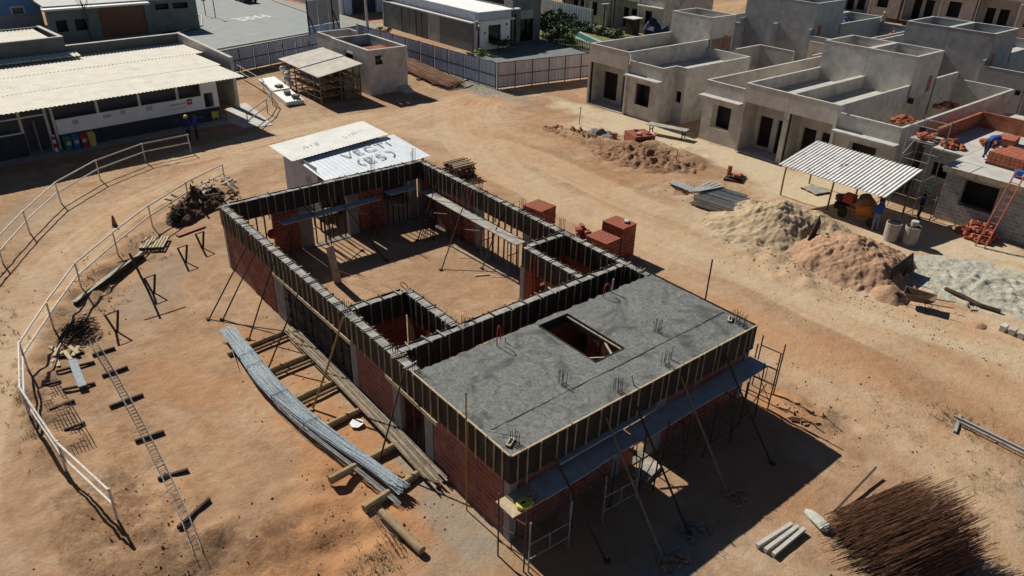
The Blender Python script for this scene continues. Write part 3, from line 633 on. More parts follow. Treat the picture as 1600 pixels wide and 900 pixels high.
# the interior props keep their own things further down
def wallprop(x, y, z1=ZB, label='', r=0.035, group='upright props in the openings', lean=0.04, m=RUSTD):
    mb = MB(); a = (x+rnd(-lean, lean), y+rnd(-lean, lean), 0.0); mb.tube(a, (x, y, z1), r, 6); mb.box(x-.06, y-.06, z1-.02, x+.06, y+.06, z1)
    return tag(mb.build('upright_prop', m, None), label, 'prop', group)
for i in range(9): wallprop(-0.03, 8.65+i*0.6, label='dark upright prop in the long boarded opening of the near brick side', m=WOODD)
for y in (4.1, 4.6, 5.1): wallprop(0, y, label='dark upright prop in the narrow doorway opening of the near brick side', m=WOODD)
for x in (0.45, .7, 1.0, 1.35, 1.7): wallprop(x, BL+rnd(-.1, .1), label='dark upright prop in the back opening nearest the left corner')
for x in (4.15, 4.5, 4.75, 5.0, 5.35, 5.6): wallprop(x, BL+rnd(-.1, .1), label='dark upright prop in the middle opening of the back wall')
for x in (8.0, 8.3, 8.6, 8.9, 9.15): wallprop(x, BL+rnd(-.1, .1), label='dark upright prop in the back opening beside the right corner')
for y in (11.5, 11.9, 12.3, 12.8, 13.2, 13.6, 14.0, 14.35): wallprop(BW+rnd(-.05, .05), y, label='rust-red upright prop in the wide opening of the far long wall', m=RUST, r=.04)
for x in (4.25, 5.45): wallprop(x, 0.1, label='dark upright prop in the doorway of the shaded near end')
for i, (x, y) in enumerate([(4.2, 1.2), (6.0, 2.8)]): wallprop(x, y, 2.84, label='dark prop standing below the square hole in the slab')
# bands of pale timber fixed along the long wall
for p, q, lb in [((-0.2, 14.3, 2.03), (-0.22, 8.1, 2.1), 'long pale rail fixed across the top of the long boarded opening'), ((-0.2, 5.9, 2.05), (-0.22, 3.05, 2.0), 'short weathered plank nailed over the narrow doorway of the near brick side')]:
    tag(MB().beam(p, q, 0.035, 0.14).build('timber_rail', WOODP), lb, 'rail')

SHADEI = mat('interior_shade', (0.028, 0.02, 0.015), (0.018, 0.013, 0.01), 3, 0.9)  # near-black colour painted as shade inside the porch openings
# ------------------------------------------------------------------ concrete houses
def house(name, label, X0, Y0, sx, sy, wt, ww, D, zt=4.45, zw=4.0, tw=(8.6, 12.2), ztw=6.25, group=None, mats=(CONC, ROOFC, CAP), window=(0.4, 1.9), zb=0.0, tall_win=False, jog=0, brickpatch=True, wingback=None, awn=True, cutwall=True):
    """one unit: a tall porch block of width wt with a water tank box behind, a lower wing of width ww beside it"""
    t = thing(name, label, 'house', (X0, Y0, zb), group)
    C_, RF, CP = mats
    fx = lambda u: X0+sx*u
    fy = lambda v: Y0+sy*v
    def bx(mb, u0, v0, z0, u1, v1, z1, mi=0): mb.box(fx(u0), fy(v0), z0+zb, fx(u1), fy(v1), z1+zb, mi)
    def wv(mb, v0, v1, u, th, z0, z1, holes=()): mb.wally(fy(v0), fy(v1), fx(u), th, z0+zb, z1+zb, [(fy(h[0]), fy(h[1]), h[2]+zb, h[3]+zb) for h in holes])
    def wu(mb, u0, u1, v, th, z0, z1, holes=()): mb.wallx(fx(u0), fx(u1), fy(v), th, z0+zb, z1+zb, [(fx(h[0]), fx(h[1]), h[2]+zb, h[3]+zb) for h in holes])
    T = 0.15; zs = 3.68; zr = 3.32; ve = wt+ww
    # front of the tall block
    mb = MB(); wv(mb, 0, wt, 0.08, T, 3.3, zt); mb.build('front_parapet', C_, t)
    mb = MB(); bx(mb, 0.005, 0.0, 0, 0.35, T, 3.3); mb.build('porch_column', C_, t)
    mb = MB(); bx(mb, 0.005, wt-T-.02, 0, 0.4, wt, 3.3); mb.build('porch_column', C_, t)
    mb = MB()
    if tall_win: wv(mb, T, wt-T-.02, 1.6, T, 0, 3.49, [(0.25, 1.75, 0.3, 2.4), (2.3, 3.3, 0.02, 2.4)])
    else: wv(mb, T, wt-T-.02, 1.6, T, 0, 3.49, [(0.45, 1.35, 0.02, 2.25), (1.75, 2.7, 0.25, 2.25)])
    mb.build('porch_wall', C_, t)
    mb = MB()     # dark sheets stand in for the shade of the empty rooms
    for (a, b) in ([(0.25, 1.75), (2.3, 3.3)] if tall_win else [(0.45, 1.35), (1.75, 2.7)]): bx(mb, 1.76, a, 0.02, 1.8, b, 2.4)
    mb.build('porch_opening_shade', SHADEI, t)
    mb = MB(); bx(mb, 0.0, 0, -0.05, 1.55, wt, 0.08); mb.build('porch_floor', CP, t)
    # long walls of the tall block
    mb = MB(); wu(mb, 0.16, D, T/2, T, 0, zt); mb.build('side_wall', C_, t)
    mb = MB(); wu(mb, 0.36, D, wt-T/2, T, 0, zt); mb.build('party_wall', C_, t)
    mb = MB(); bx(mb, 0.16, T, 3.5, tw[0], wt-T, zs); mb.build('roof_slab', RF, t)
    # water tank box
    tk = MB(); a, b = tw
    wv(tk, 0.0, wt, a+T/2, T, zs, ztw); wv(tk, 0.0, wt, b-T/2, T, 0, ztw)
    wu(tk, a+T, b-T, T/2, T, zt, ztw); wu(tk, a+T, b-T, wt-T/2, T, zt, ztw); bx(tk, a+T, T, 5.0, b-T, wt-T, 5.15)
    tko = tk.build('water_tank_enclosure', C_, t)
    if brickpatch:
        mb = MB(); bx(mb, b-1.25, wt-.03, 3.75, b-.75, wt+.012, 4.75); mb.build('brick_infill', BRICKO, tko); mb = MB(); bx(mb, b-1.3, wt, 3.68, b-.7, wt+.05, 3.75); mb.build('sill', CP, tko)
    # the wing
    wb = wingback or D
    mb = MB(); wv(mb, wt+.005, ve, 0.28, T, 0, 2.98, [(wt+window[0], wt+window[1], 1.0, 2.55)]); mb.build('wing_front_wall', C_, t)
    mb = MB(); bx(mb, 0.9, wt+window[0]-.05, .9, 0.93, wt+window[1]+.05, 2.6); mb.build('window_backing', BLACK, t)  # black panel set back behind the window opening
    if awn: mb = MB(); bx(mb, -0.42, wt+.01, 2.99, 0.36, ve+.08, 3.12); mb.build('awning', CP, t)
    mb = MB(); wv(mb, wt+.005, ve, 0.28, T, 3.123, zw)
    if not jog: wu(mb, 0.36, wb-T, ve-T/2, T, 3.0, zw)
    else: wu(mb, 0.36, 1.7, ve-T/2, T, 3.0, zw); wv(mb, ve, ve+jog, 1.7+T/2, T, 2.6, zw); wu(mb, 1.7+T, wb-T, ve+jog-T/2, T, 2.6, zw)
    wv(mb, wt, ve+jog, wb-T/2, T, 3.0, zw); mb.build('wing_parapet', C_, t)
    mb = MB()
    if not jog: wu(mb, 0.36, wb, ve-T/2, T, 0, 2.995)
    else: wu(mb, 0.36, 1.7, ve-T/2, T, 0, 2.995); wv(mb, ve, ve+jog, 1.7+T/2, T, 0, 2.595, [(ve+.2, ve+jog-.25, 1.5, 2.3)]); wu(mb, 1.7+T, wb, ve+jog-T/2-.02, T, 0, 2.595)
    wv(mb, wt, ve+jog-.2, wb-T/2, T, 0, 2.995); mb.build('wing_wall', C_, t)
    mb = MB(); bx(mb, 0.36, wt, 3.2, wb-T, ve-T, zr)
    if jog: bx(mb, 1.7+T, ve-T, 3.2, wb-T, ve+jog-T, zr); mb.build('wing_roof_slab', RF, t)
    # pale mortar capping on every parapet
    cp = MB(); h = 0.02
    bx(cp, -.012, -.012, zt, 0.17, wt+.012, zt+h)
    for v in (T/2, wt-T/2): bx(cp, 0.17, v-T/2-.012, zt, a-.01, v+T/2+.012, zt+h)
    for (u0, v0, u1, v1) in [(a-.012, -.012, a+T+.012, wt+.012), (b-T-.012, -.012, b+.012, wt+.012)]: bx(cp, u0, v0, ztw, u1, v1, ztw+h)
    for v in (T/2, wt-T/2): bx(cp, a+T+.012, v-T/2-.012, ztw, b-T-.012, v+T/2+.012, ztw+h)
    bx(cp, 0.19, wt+.013, zw, 0.37, ve+.012, zw+h)
    if not jog: bx(cp, 0.37, ve-T-.012, zw, wb, ve+.012, zw+h)
    else: bx(cp, 0.37, ve-T-.012, zw, 1.69, ve+.012, zw+h); bx(cp, 1.69, ve-T, zw, 1.7+T+.012, ve+jog+.012, zw+h); bx(cp, 1.7+T+.012, ve+jog-T-.012, zw, wb, ve+jog+.012, zw+h)
    bx(cp, wb-T, wt+.013, zw, wb+.012, ve+jog-T-.013, zw+h)
    cp.build('parapet_cap', CP, t)
    return t
HG = 'grey concrete houses under construction'
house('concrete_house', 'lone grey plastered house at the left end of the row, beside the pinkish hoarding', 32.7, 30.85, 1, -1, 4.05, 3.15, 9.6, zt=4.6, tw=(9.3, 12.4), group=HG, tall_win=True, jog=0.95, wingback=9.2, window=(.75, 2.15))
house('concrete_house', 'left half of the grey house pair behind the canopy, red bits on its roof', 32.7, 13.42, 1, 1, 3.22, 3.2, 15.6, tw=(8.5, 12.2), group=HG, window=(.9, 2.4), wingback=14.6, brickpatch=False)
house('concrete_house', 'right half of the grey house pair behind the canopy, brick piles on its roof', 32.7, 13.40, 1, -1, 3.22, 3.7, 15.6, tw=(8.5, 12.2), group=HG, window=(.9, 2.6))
# rear row, backs towards the photographer
house('concrete_house', 'bluish grey rear house with twin tank box at the right edge, right half of pair', 67.4, 14.22, -1, -1, 3.3, 3.4, 12.9, zt=4.4, tw=(8.0, 12.5), group=HG, mats=(CONCSH, ROOFC, CAP))
house('concrete_house', 'bluish grey rear house with twin tank box, left half of its pair', 67.4, 14.24, -1, 1, 3.3, 3.4, 12.9, zt=4.4, tw=(8.0, 12.5), group=HG, mats=(CONCSH, ROOFC, CAP), brickpatch=False)
house('concrete_house', 'rear house with large dark bluish tank box, directly behind the lone left house', 67.4, 29.0, -1, -1, 3.6, 3.9, 13.2, zt=4.5, tw=(8.0, 12.6), ztw=6.6, group=HG, mats=(CONCSH, ROOFC, CAP))
house('concrete_house', 'rear house half hidden behind the square tank box of the lone left house', 67.4, 29.02, -1, 1, 3.6, 3.6, 13.2, zt=4.5, tw=(8.0, 12.6), ztw=6.6, group=HG, mats=(CONCSH, ROOFC, CAP), brickpatch=False)
# back row on the raised street, fronts towards us
for i, (y, s) in enumerate([(37.4, -1), (29.6, -1), (22.0, -1), (14.2, -1)]):
    house('concrete_house', ['grey house front at the far top edge, leftmost of the far row', 'grey house front at the far top edge, beyond the standing man', 'grey house front at the far top edge, right above the twin bluish tank box', 'grey house front in the far top right corner'][i], 80.0, y, 1, s, 4.1, 3.3, 9, group=HG, zb=2.6, tw=(5.5, 8.5))
for i, (x, y) in enumerate([(59.0, 62.6), (59.6, 54.4)]):
    house('concrete_house', ['grey house front beyond the pool hedge, at the top edge above the white hoarding', 'grey house front beyond the blue tarpaulin, at the top edge above the lone house'][i], x, y, 1, -1, 4.2, 3.6, 9, group=HG, tw=(5.5, 8.5))

# garden walls between the rows
def low_wall(label, segs, z, group='low walls of the back yards', m=CONC, th=.15):
    t = thing('garden_wall', label, 'wall', (segs[0][0], segs[0][1], 0), group); mb = MB(); cp = MB()
    for (x0, y0), (x1, y1) in zip(segs, segs[1:]):
        if abs(x1-x0) > abs(y1-y0): mb.box(min(x0, x1)+th/2, y0-th/2, 0, max(x0, x1)-th/2, y0+th/2, z); cp.box(min(x0, x1)+th/2+.012, y0-th/2-.012, z, max(x0, x1)-th/2-.012, y0+th/2+.012, z+.02)
        else: mb.box(x0-th/2, min(y0, y1)-th/2, 0, x0+th/2, max(y0, y1)+th/2, z-.002); cp.box(x0-th/2-.012, min(y0, y1)-th/2-.012, z, x0+th/2+.012, max(y0, y1)+th/2+.012, z+.02)
    mb.build('wall', m, t); cp.build('wall_cap', CAP, t); return t
low_wall('low grey yard wall behind the lone left house, open dark yard inside', [(41.9, 26.4), (48.6, 26.4), (48.6, 23.2)], 3.6)
low_wall('low grey yard wall running back beside the pair behind the canopy', [(48.4, 21.4), (54.0, 21.4), (54.0, 24.9)], 3.6)
low_wall('low wall round the yard of the rear house with the large bluish tank box', [(54.0, 33.8), (48.6, 33.8), (48.6, 29.4)], 3.5)

# house with brickwork still rising on its roof, at the right edge
bh = thing('brick_house', 'half-built block house at the right edge with orange brick walls rising on its roof', 'house', (36, 0.5, 0), HG)
mb = MB(); mb.wally(-4.0, 3.35, 32.28, .15, 0, 2.85, [(0.72, 2.4, 1.05, 2.45)]); mb.build('front_wall', BLOCK, bh)
mb = MB(); mb.wallx(32.36, 46, 3.28, .15, 0, 2.85); mb.wallx(34.5, 46, 5.6, .15, 0, 2.9, [(35.6, 37.2, 1.2, 2.2)]); mb.build('side_wall', BLOCK, bh)
mb = MB(); mb.wally(3.36, 5.52, 34.6, .15, 0, 2.9, [(4.1, 5.0, 1.4, 2.2)]); mb.build('recessed_wall', BLOCK, bh)
mb = MB(); mb.box(31.75, -4.2, 2.853, 46, 3.5, 2.98); mb.box(34.4, 3.5, 2.903, 46, 5.75, 2.99); mb.build('roof_slab', ROOFC, bh)
mb = MB(); mb.box(32.9, .6, 1.0, 32.93, 2.5, 2.5); mb.build('window_backing', BLACK, bh)  # plain black panel behind the window hole
mb = MB()
for i in range(14): mb.box(31.72+rnd(0, .03), -4.1+i*.54, 2.70, 31.752, -3.6+i*.54, 2.99)
mb.build('edge_board', WOODP, bh)
mb = MB(); mb.wallx(35.2, 41.0, 5.55, .15, 2.993, 3.85); mb.wally(2.2, 5.47, 41.0, .15, 2.993, 3.9); mb.wallx(41.1, 46, 2.3, .15, 2.993, 3.9); mb.build('brick_wall', BRICKO, bh)
mb = MB(); mb.wally(2.4, 3.3, 42.0, .15, 2.993, 4.7); mb.wallx(42.1, 46, 3.4, .15, 3.0, 4.7); mb.build('brick_wall', BRICKO, bh)
# ------------------------------------------------------------------ sheets
def corr(mb, o, a, b, pitch=0.18, amp=0.028, mi=0, th=0.012, jag=0.0, per=5):
    """corrugated sheet spanning o + s*a + t*b; waves run along a, crests along b"""
    o, a, b = Vector(o), Vector(a), Vector(b); n = a.cross(b).normalized()
    if n.z < 0: n = -n
    k = max(2, int(a.length/pitch))*per; i0 = len(mb.v); nb = 5
    for layer in (0, 1):
        for i in range(k+1):
            h = amp*math.sin(2*math.pi*i/per)-layer*th
            for j in range(nb+1):
                t = j/nb; mb.v.append(tuple(o+a*(i/k)+b*t+n*h))
    f = lambda l, i, j: i0+l*(k+1)*(nb+1)+i*(nb+1)+j
    for i in range(k):
        for j in range(nb):
            mb.f.append((f(0,i,j), f(0,i+1,j), f(0,i+1,j+1), f(0,i,j+1))); mb.f.append((f(1,i,j), f(1,i,j+1), f(1,i+1,j+1), f(1,i+1,j))); mb.m += [mi, mi]
        for j in (0, nb): mb.f.append((f(0,i,j), f(0,i+1,j), f(1,i+1,j), f(1,i,j))); mb.m.append(mi)
    for i in (0, k):
        for j in range(nb): mb.f.append((f(0,i,j), f(0,i,j+1), f(1,i,j+1), f(1,i,j))); mb.m.append(mi)
    return mb
def foliage(mb, c, r, n, s, mi=0, seed=1):
    rs = np.random.RandomState(seed); clumps = rs.normal(0, 0.45, (max(3, n//45), 3))
    for i in range(n):
        q = clumps[rs.randint(len(clumps))]+rs.normal(0, 0.2, 3); L = np.linalg.norm(q)
        if L > 1.05: q = q/L*rs.uniform(0.75, 1.1)
        p = Vector((c[0]+q[0]*r[0], c[1]+q[1]*r[1], c[2]+q[2]*r[2])); e = rs.uniform(0.5, 1.3)*s
        a = Vector(rs.normal(0, 1, 3)).normalized(); b = a.cross(Vector(rs.normal(0, 1, 3))).normalized()
        mb.add([p-a*e, p-b*e*.4, p+a*e, p+b*e*.4], [(0, 1, 2, 3)], mi)
    return mb

# ------------------------------------------------------------------ road and pavements
mb = MB(); mb.add([(-120, 64.5, .02), (12, 64.5, .02), (27, 69.0, .02), (31.5, 74, .02), (33, 80, .02), (33.5, 92, .02), (35.5, 110, .02), (40, 150, .02), (22, 150, .02), (21.5, 112, .02), (22, 95, .02), (21.2, 85, .02), (19.2, 79, .02), (14, 75.2, .02), (-120, 73.5, .02)], [tuple(range(15))])
struct(mb.build('road', ASPH))
mb = MB(); mb.add([(8, 57.5, .024), (18, 58.6, .024), (29, 61.8, .024), (36.2, 68.5, .024), (36.2, 76, .024), (35, 92, .024), (38, 115, .024), (35.9, 115, .024), (33.6, 92, .024), (33.1, 80, .024), (31.6, 74, .024), (27.1, 68.9, .024), (12, 64.4, .024), (-60, 64.4, .024), (-60, 57, .024)], [tuple(range(15))])
struct(mb.build('pavement', PAVE))
mb = MB(); pts = [(-60, 64.4), (12, 64.4), (27.1, 68.9), (31.6, 74), (33.1, 80), (33.6, 92), (35.9, 115)]
for a, b in zip(pts, pts[1:]): mb.beam((*a, .08), (*b, .08), .16, .14)
struct(mb.build('kerb', CAP))
mb = MB(); pts = [(-60, 73.5), (14, 75.2), (19.2, 79), (21.2, 85), (22, 95), (21.5, 112)]
for a, b in zip(pts, pts[1:]): mb.beam((*a, .07), (*b, .07), .16, .13)
struct(mb.build('kerb', CAP))
mb = MB(); mb.add([(-60, 73.6, .03), (13.9, 75.3, .03), (19.1, 79.1, .03), (21.1, 85.1, .03), (21.9, 95, .03), (21.4, 112, .03), (19, 112, .03), (18.6, 77.6, .03), (-60, 77.4, .03)], [tuple(range(9))])
struct(mb.build('pavement', PAVE))
def text_mesh(name, body, size, M, material, ext=0.004, parent=None):
    cu = bpy.data.curves.new(name, 'FONT'); cu.body = body; cu.size = size; cu.extrude = ext; cu.align_x = 'CENTER'
    o = bpy.data.objects.new(name, cu); COL.objects.link(o); dg = bpy.context.evaluated_depsgraph_get()
    me = bpy.data.meshes.new_from_object(o.evaluated_get(dg)); bpy.data.objects.remove(o)
    me.transform(M); me.materials.clear(); me.materials.append(material); q = bpy.data.objects.new(name, me); COL.objects.link(q)
    if parent: q.parent = parent; me.transform(Matrix.Translation(-parent.location))
    return q
pm = text_mesh('road_marking', 'PARE', 2.0, Matrix.Translation((25.7, 82.6, .03)) @ Matrix.Rotation(R(196), 4, 'Z') @ Matrix.Scale(1.6, 4, (0, 1, 0)), PAINT)
struct(pm)

# ------------------------------------------------------------------ left site office with the long white roof
OA = R(5.5); off = thing('site_office', 'long site building with a big cream corrugated roof, white band and navy base', 'building', (8.0, 42.4, 0), rz=OA)
def ob(nm, mb, m): return mb.build(nm, m, off, local=True)
mb = MB(); mb.wallx(-10.5, -1.3, 0, .15, .95, 1.86); ob('white_wall_band', mb, WHITEW)
mb = MB(); mb.wallx(-10.5, -0.15, 0, .17, -.1, .947); mb.wallx(-18, -12.3, 0, .16, -.1, 1.4); ob('navy_wall_base', mb, NAVY)
mb = MB(); mb.wallx(-1.3, -0.15, 0, .18, .95, 2.95, [(-1.15, -.5, 1.0, 2.0)]); ob('white_end_wall', mb, WHITEW)
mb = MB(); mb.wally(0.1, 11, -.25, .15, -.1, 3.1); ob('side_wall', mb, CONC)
for x in (-0.2, -2.9, -5.4, -8.0, -10.6, -10.95, -12.35, -14.2): MB().box(x-.07, -.06, 1.86 if -10.5 < x < -1.3 else 0, x+.07, .1, 3.1).build('wall_post', RAILP if x < -9 else WHITEP, off, local=True)
mb = MB(); mb.box(-14.5, -.05, 2.28, -10.98, .03, 2.36); mb.box(-14.5, -.05, 1.40, -12.4, .03, 1.48); ob('window_frame', mb, WHITEP)
mb = MB(); mb.box(-18, .9, 0, -.4, 1.0, 3.15); ob('dark_interior_wall', mb, DARKG)
mb = MB(); mb.box(-11.6, .35, 0, -11.55, .85, 2.0); ob('inner_door', mb, GREYL)
mb = MB(); corr(mb, (1.1, -2.05, 3.2), (-21.1, 0, 0), (0, 4.1, .06), .25, .022); corr(mb, (1.35, 1.95, 3.27), (-21.3, 0, 0), (0, 4.4, .07), .25, .022); corr(mb, (2.05, 6.25, 3.35), (-22, 0, 0), (0, 4.3, .06), .25, .022); ob('corrugated_roof', mb, FIBRO)
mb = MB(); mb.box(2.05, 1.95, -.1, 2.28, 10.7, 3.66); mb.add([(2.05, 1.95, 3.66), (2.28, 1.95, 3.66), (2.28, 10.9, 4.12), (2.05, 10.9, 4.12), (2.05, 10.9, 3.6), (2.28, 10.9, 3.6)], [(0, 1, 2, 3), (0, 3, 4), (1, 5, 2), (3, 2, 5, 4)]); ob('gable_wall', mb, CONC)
mb = MB(); mb.beam((2.165, 1.93, 3.675), (2.165, 10.93, 4.14), .28, .03); mb.box(-6.1, 10.58, 4.1, 2.0, 10.9, 4.13); ob('wall_coping', mb, CAP)
mb = MB(); mb.box(-6.1, 10.65, 2.6, 2.04, 10.85, 4.1); ob('back_parapet', mb, DARKG)
mb = MB(); mb.box(-22, 10.6, 2.5, -6.12, 10.8, 4.75); mb.box(-6.35, 10.8, 2.5, -6.12, 15.8, 4.75); mb.box(-22, 15.8, 2.5, -6.12, 16.0, 4.75); ob('rear_block_wall', mb, DARKG)
mb = MB(); mb.box(-22, 10.58, 4.755, -6.1, 10.82, 4.79); mb.box(-6.37, 10.83, 4.755, -6.1, 16.02, 4.79); ob('rear_block_coping', mb, CAP)
mb = MB(); corr(mb, (-6.7, 10.9, 4.55), (-15, 0, 0), (0, 4.8, .1), .25, .03); ob('rear_block_roof', mb, FIBRO)
mb = MB(); corr(mb, (-5.6, 9.2, 3.62), (-16, 0, 0), (0, 1.35, .1), .25, .04); ob('rear_roof_strip', mb, FIBRO)
mb = MB()      # notices and red sign board on the white band
for (x, z, w, h) in [(-9.6, 1.45, .35, .25), (-7.8, 1.5, .5, .2), (-6.7, 1.55, .3, .25), (-5.1, 1.5, .4, .25)]: mb.box(x, -.09, z, x+w, -.078, z+h)
ob('paper_notice', mb, CAP)
mb = MB(); mb.box(-2.35, -.095, 1.42, -2.0, -.078, 1.78); rs_ = ob('red_sign', mb, RED)
mb = MB()
for x in (-2.29, -2.22, -2.15, -2.08): mb.box(x, -.101, 1.55, x+.03, -.096, 1.65)
mb.box(-2.29, -.101, 1.64, -2.05, -.096, 1.665); mb.build('sign_emblem', PAINT, rs_, local=True)
mb = MB(); mb.box(-3.6, -.09, 1.30, -2.45, -.078, 1.33)
for i in range(9): mb.box(-3.5+i*.12, -.09, 1.5+.03*(i % 2), -3.42+i*.12, -.078, 1.62)
ob('wall_lettering', mb, GREYL)
tag(MB().box(7.05, 41.75, .35, 7.55, 41.79, .8).box(7.1, 41.7, 0, 7.14, 41.74, .8).box(7.46, 41.7, 0, 7.5, 41.74, .8).build('board_sign', YELP), 'small yellow board leaning by the hatch at the right end of the site office', 'sign')
tag(MB().box(-2.9, 41.0, 0, -2.75, 41.15, 1.1).box(-2.92, 40.98, .3, -2.73, 41.17, .55, 1).box(-2.92, 40.98, .8, -2.73, 41.17, 1.0, 1).build('marker_post', [WHITEP, RED]), 'red and white marker post beside the office doorway', 'post')
for i, (mm, nm) in enumerate([(GREENP, 'green'), (BLUEP, 'blue'), (RED, 'red'), (YELP, 'yellow')]):
    c = Vector((8.0, 42.4, 0))+Matrix.Rotation(OA, 3, 'Z') @ Vector((-10.25+i*.46, -.45, 0))
    t = thing('recycling_bin', '%s recycling bin in the row below the white band of the office' % nm, 'bin', c, 'coloured bins by the office', OA)
    MB().add([(-.17, -.17, .0), (.17, -.17, 0), (.17, .17, 0), (-.17, .17, 0), (-.21, -.22, .75), (.21, -.22, .75), (.21, .2, .75), (-.21, .2, .75)], [(0,3,2,1),(4,5,6,7),(0,1,5,4),(1,2,6,5),(2,3,7,6),(3,0,4,7)]).build('bin_body', mm, t, local=True)
    MB().add([(-.22, -.23, .755), (.22, -.23, .755), (.22, .21, .755), (-.22, .21, .755), (-.18, -.1, .9), (.18, -.1, .9), (.18, .18, .9), (-.18, .18, .9)], [(0,3,2,1),(4,5,6,7),(0,1,5,4),(1,2,6,5),(2,3,7,6),(3,0,4,7)]).build('bin_lid', mm, t, local=True)
    MB().box(-.12, -.235, .4, .12, -.2, .62).build('bin_label', CAP, t, local=True)
mb = MB(); mb.add([(9.4, 45.6, .03), (8.0, 41.5, .03), (8.3, 39.2, .03), (10.2, 39.0, .03), (10.6, 41.6, .03), (10.9, 45.5, .03)], [tuple(range(6))]); struct(mb.build('concrete_path', ROOFC))
mb = MB(); mb.add([(-9, 42.2, .034), (8, 42.2, .034), (8, 40.9, .034), (-9, 39.6, .034)], [(3, 2, 1, 0)]); struct(mb.build('concrete_apron', GREYL))

# ------------------------------------------------------------------ railings
def railing(name, label, pts, h, m, group=None, rails=(1.0, .55), r=.035, post=.035, z=None):
    zs = [ground_z(x, y) if z is None else z for x, y in pts]
    t = thing(name, label, 'railing', (*pts[0], zs[0]), group); P = [Vector((x, y, q)) for (x, y), q in zip(pts, zs)]
    for p in P: MB().tube(p-Vector((0, 0, .15)), p+Vector((rnd(-.04, .04), rnd(-.04, .04), h+.03)), post, 7).build('post', m, t)
    for k in rails:
        for a, b in zip(P, P[1:]):
            d = (b-a).normalized()*.03; MB().tube(a-d+Vector((0, 0, h*k)), b+d+Vector((0, 0, h*k+rnd(-.03, .03))), r, 7).build('rail', m, t)
    return t
railing('railing', 'long white two-bar railing curving round the inner side of the dirt road', [(3.4, 29.62), (.79, 27.75), (-1.6, 25.85), (-3.75, 23.6), (-5.8, 21.1), (-7.35, 18.5), (-8.62, 15.75), (-9.05, 13.0), (-8.7, 9.95), (-8.05, 6.9)], 1.12, RAILP)
railing('railing', 'white two-bar railing below the shadow of the long cream roof', [(3.76, 36.4), (.96, 36.1), (-1.93, 34.55), (-4.4, 32.2), (-6.4, 28.9), (-7.94, 25.98), (-9.4, 23.2), (-10.8, 19.8)], 1.15, RAILP)
railing('railing', 'pale bent railing running down beside the concrete path by the office gable', [(13.5, 53.5), (13.2, 47.5), (12.3, 43.8), (11.1, 41.9), (8.5, 39.0)], 1.05, RAILG)

# ------------------------------------------------------------------ sheds
LETT = mat('faded_roof_lettering', (.14, .155, .17), (.42, .45, .48), 7, .9)
def roofletters(parent, strokes, M, r=.05):
    mb = MB()
    for st in strokes:
        for a, b in zip(st, st[1:]):
            A, B = M @ Vector((*a, 0)), M @ Vector((*b, 0)); mb.beam(A, B, r*2, .012)
    mb.build('painted_letters', LETT, parent)
ws = thing('metal_shed', 'white metal shed with a cream sheet roof overlapping a bluish lettered one', 'shed', (8.5, 24.3, 0))
mb = MB(); corr(mb, (5.3, 24.45, 2.52), (5.75, 0, .42), (0, 2.95, .04), .2, .014); mb.build('cream_roof', FIBROW, ws)
mb = MB(); corr(mb, (5.75, 21.0, 2.16), (5.75, 0, .42), (0, 3.75, .2), .25, .004); mb.build('bluish_roof', ZINC, ws)
SL = .42/5.75
M0 = Matrix.Translation((6.9, 23.05, 2.405)) @ Matrix(((1, 0, 0, 0), (0, 1, 0, 0), (SL, .053, 1, 0), (0, 0, 0, 1)))
roofletters(ws, [[(.9, 1.0), (1.15, .3), (1.45, 1.0)], [(2.0, 1.0), (1.65, 1.0), (1.65, .35), (2.0, .35)], [(1.65, .68), (1.92, .68)], [(2.75, .95), (2.5, 1.05), (2.25, .85), (2.25, .5), (2.45, .33), (2.75, .4)], [(2.9, 1.02), (3.45, 1.02)], [(3.17, 1.02), (3.17, .35)], [(3.65, 1.0), (3.65, .35)],
                 [(1.35, -.2), (1.15, -.45), (1.15, -.75), (1.35, -1.0)], [(2.0, -.25), (1.6, -.25), (1.6, -.95), (2.0, -.95)], [(1.6, -.6), (1.9, -.6)], [(2.6, -.25), (2.3, -.28), (2.3, -.58), (2.55, -.6), (2.62, -.8), (2.45, -.98), (2.25, -.93)], [(2.95, -.15), (3.2, -.4), (3.2, -.75), (2.95, -1.05)]], M0, .036)
M1 = Matrix.Translation((6.5, 25.6, 2.668)) @ Matrix(((1, 0, 0, 0), (0, 1, 0, 0), (SL, .014, 1, 0), (0, 0, 0, 1)))
roofletters(ws, [[(0, 0), (.15, .3), (.3, 0)], [(.5, .3), (.5, 0)], [(.7, .3), (.95, .3), (.7, 0), (.95, 0)], [(2.4, .3), (2.4, 0), (2.6, 0)], [(2.8, .3), (2.8, 0)], [(3.0, 0), (3.0, .3), (3.2, .3), (3.2, 0)]], M1, .011)
mb = MB(); corr(mb, (5.9, 22.9, 0), (0, 4.1, 0), (0, 0, 2.5), .25, .02); corr(mb, (5.9, 27.0, 0), (4.9, 0, 0), (0, 0, 2.6), .25, .02); corr(mb, (10.8, 21.7, 0), (0, 5.3, 0), (0, 0, 2.6), .25, .02); mb.build('sheet_wall', ZINCW, ws)
for (x, y) in ((5.95, 21.7), (8.3, 21.6), (11.2, 21.3), (5.95, 22.8)): MB().box(x-.05, y-.05, 0, x+.05, y+.05, 2.12+(x-5.75)*SL).build('timber_post', BRICKO if x > 11 else WOOD, ws)
mb = MB(); mb.box(6.0, 22.6, 0, 10.7, 22.66, 2.2); mb.build('inner_boarding', WOODD, ws)
for i in range(4): tag(MB().beam((6.2+i*.16, 22.2, .02), (6.25+i*.2, 22.5, 2.0), .13, .03).build('leaning_board', WOODD), 'dark board leaning inside the open front of the white metal shed', 'board', 'boards in the shed front')
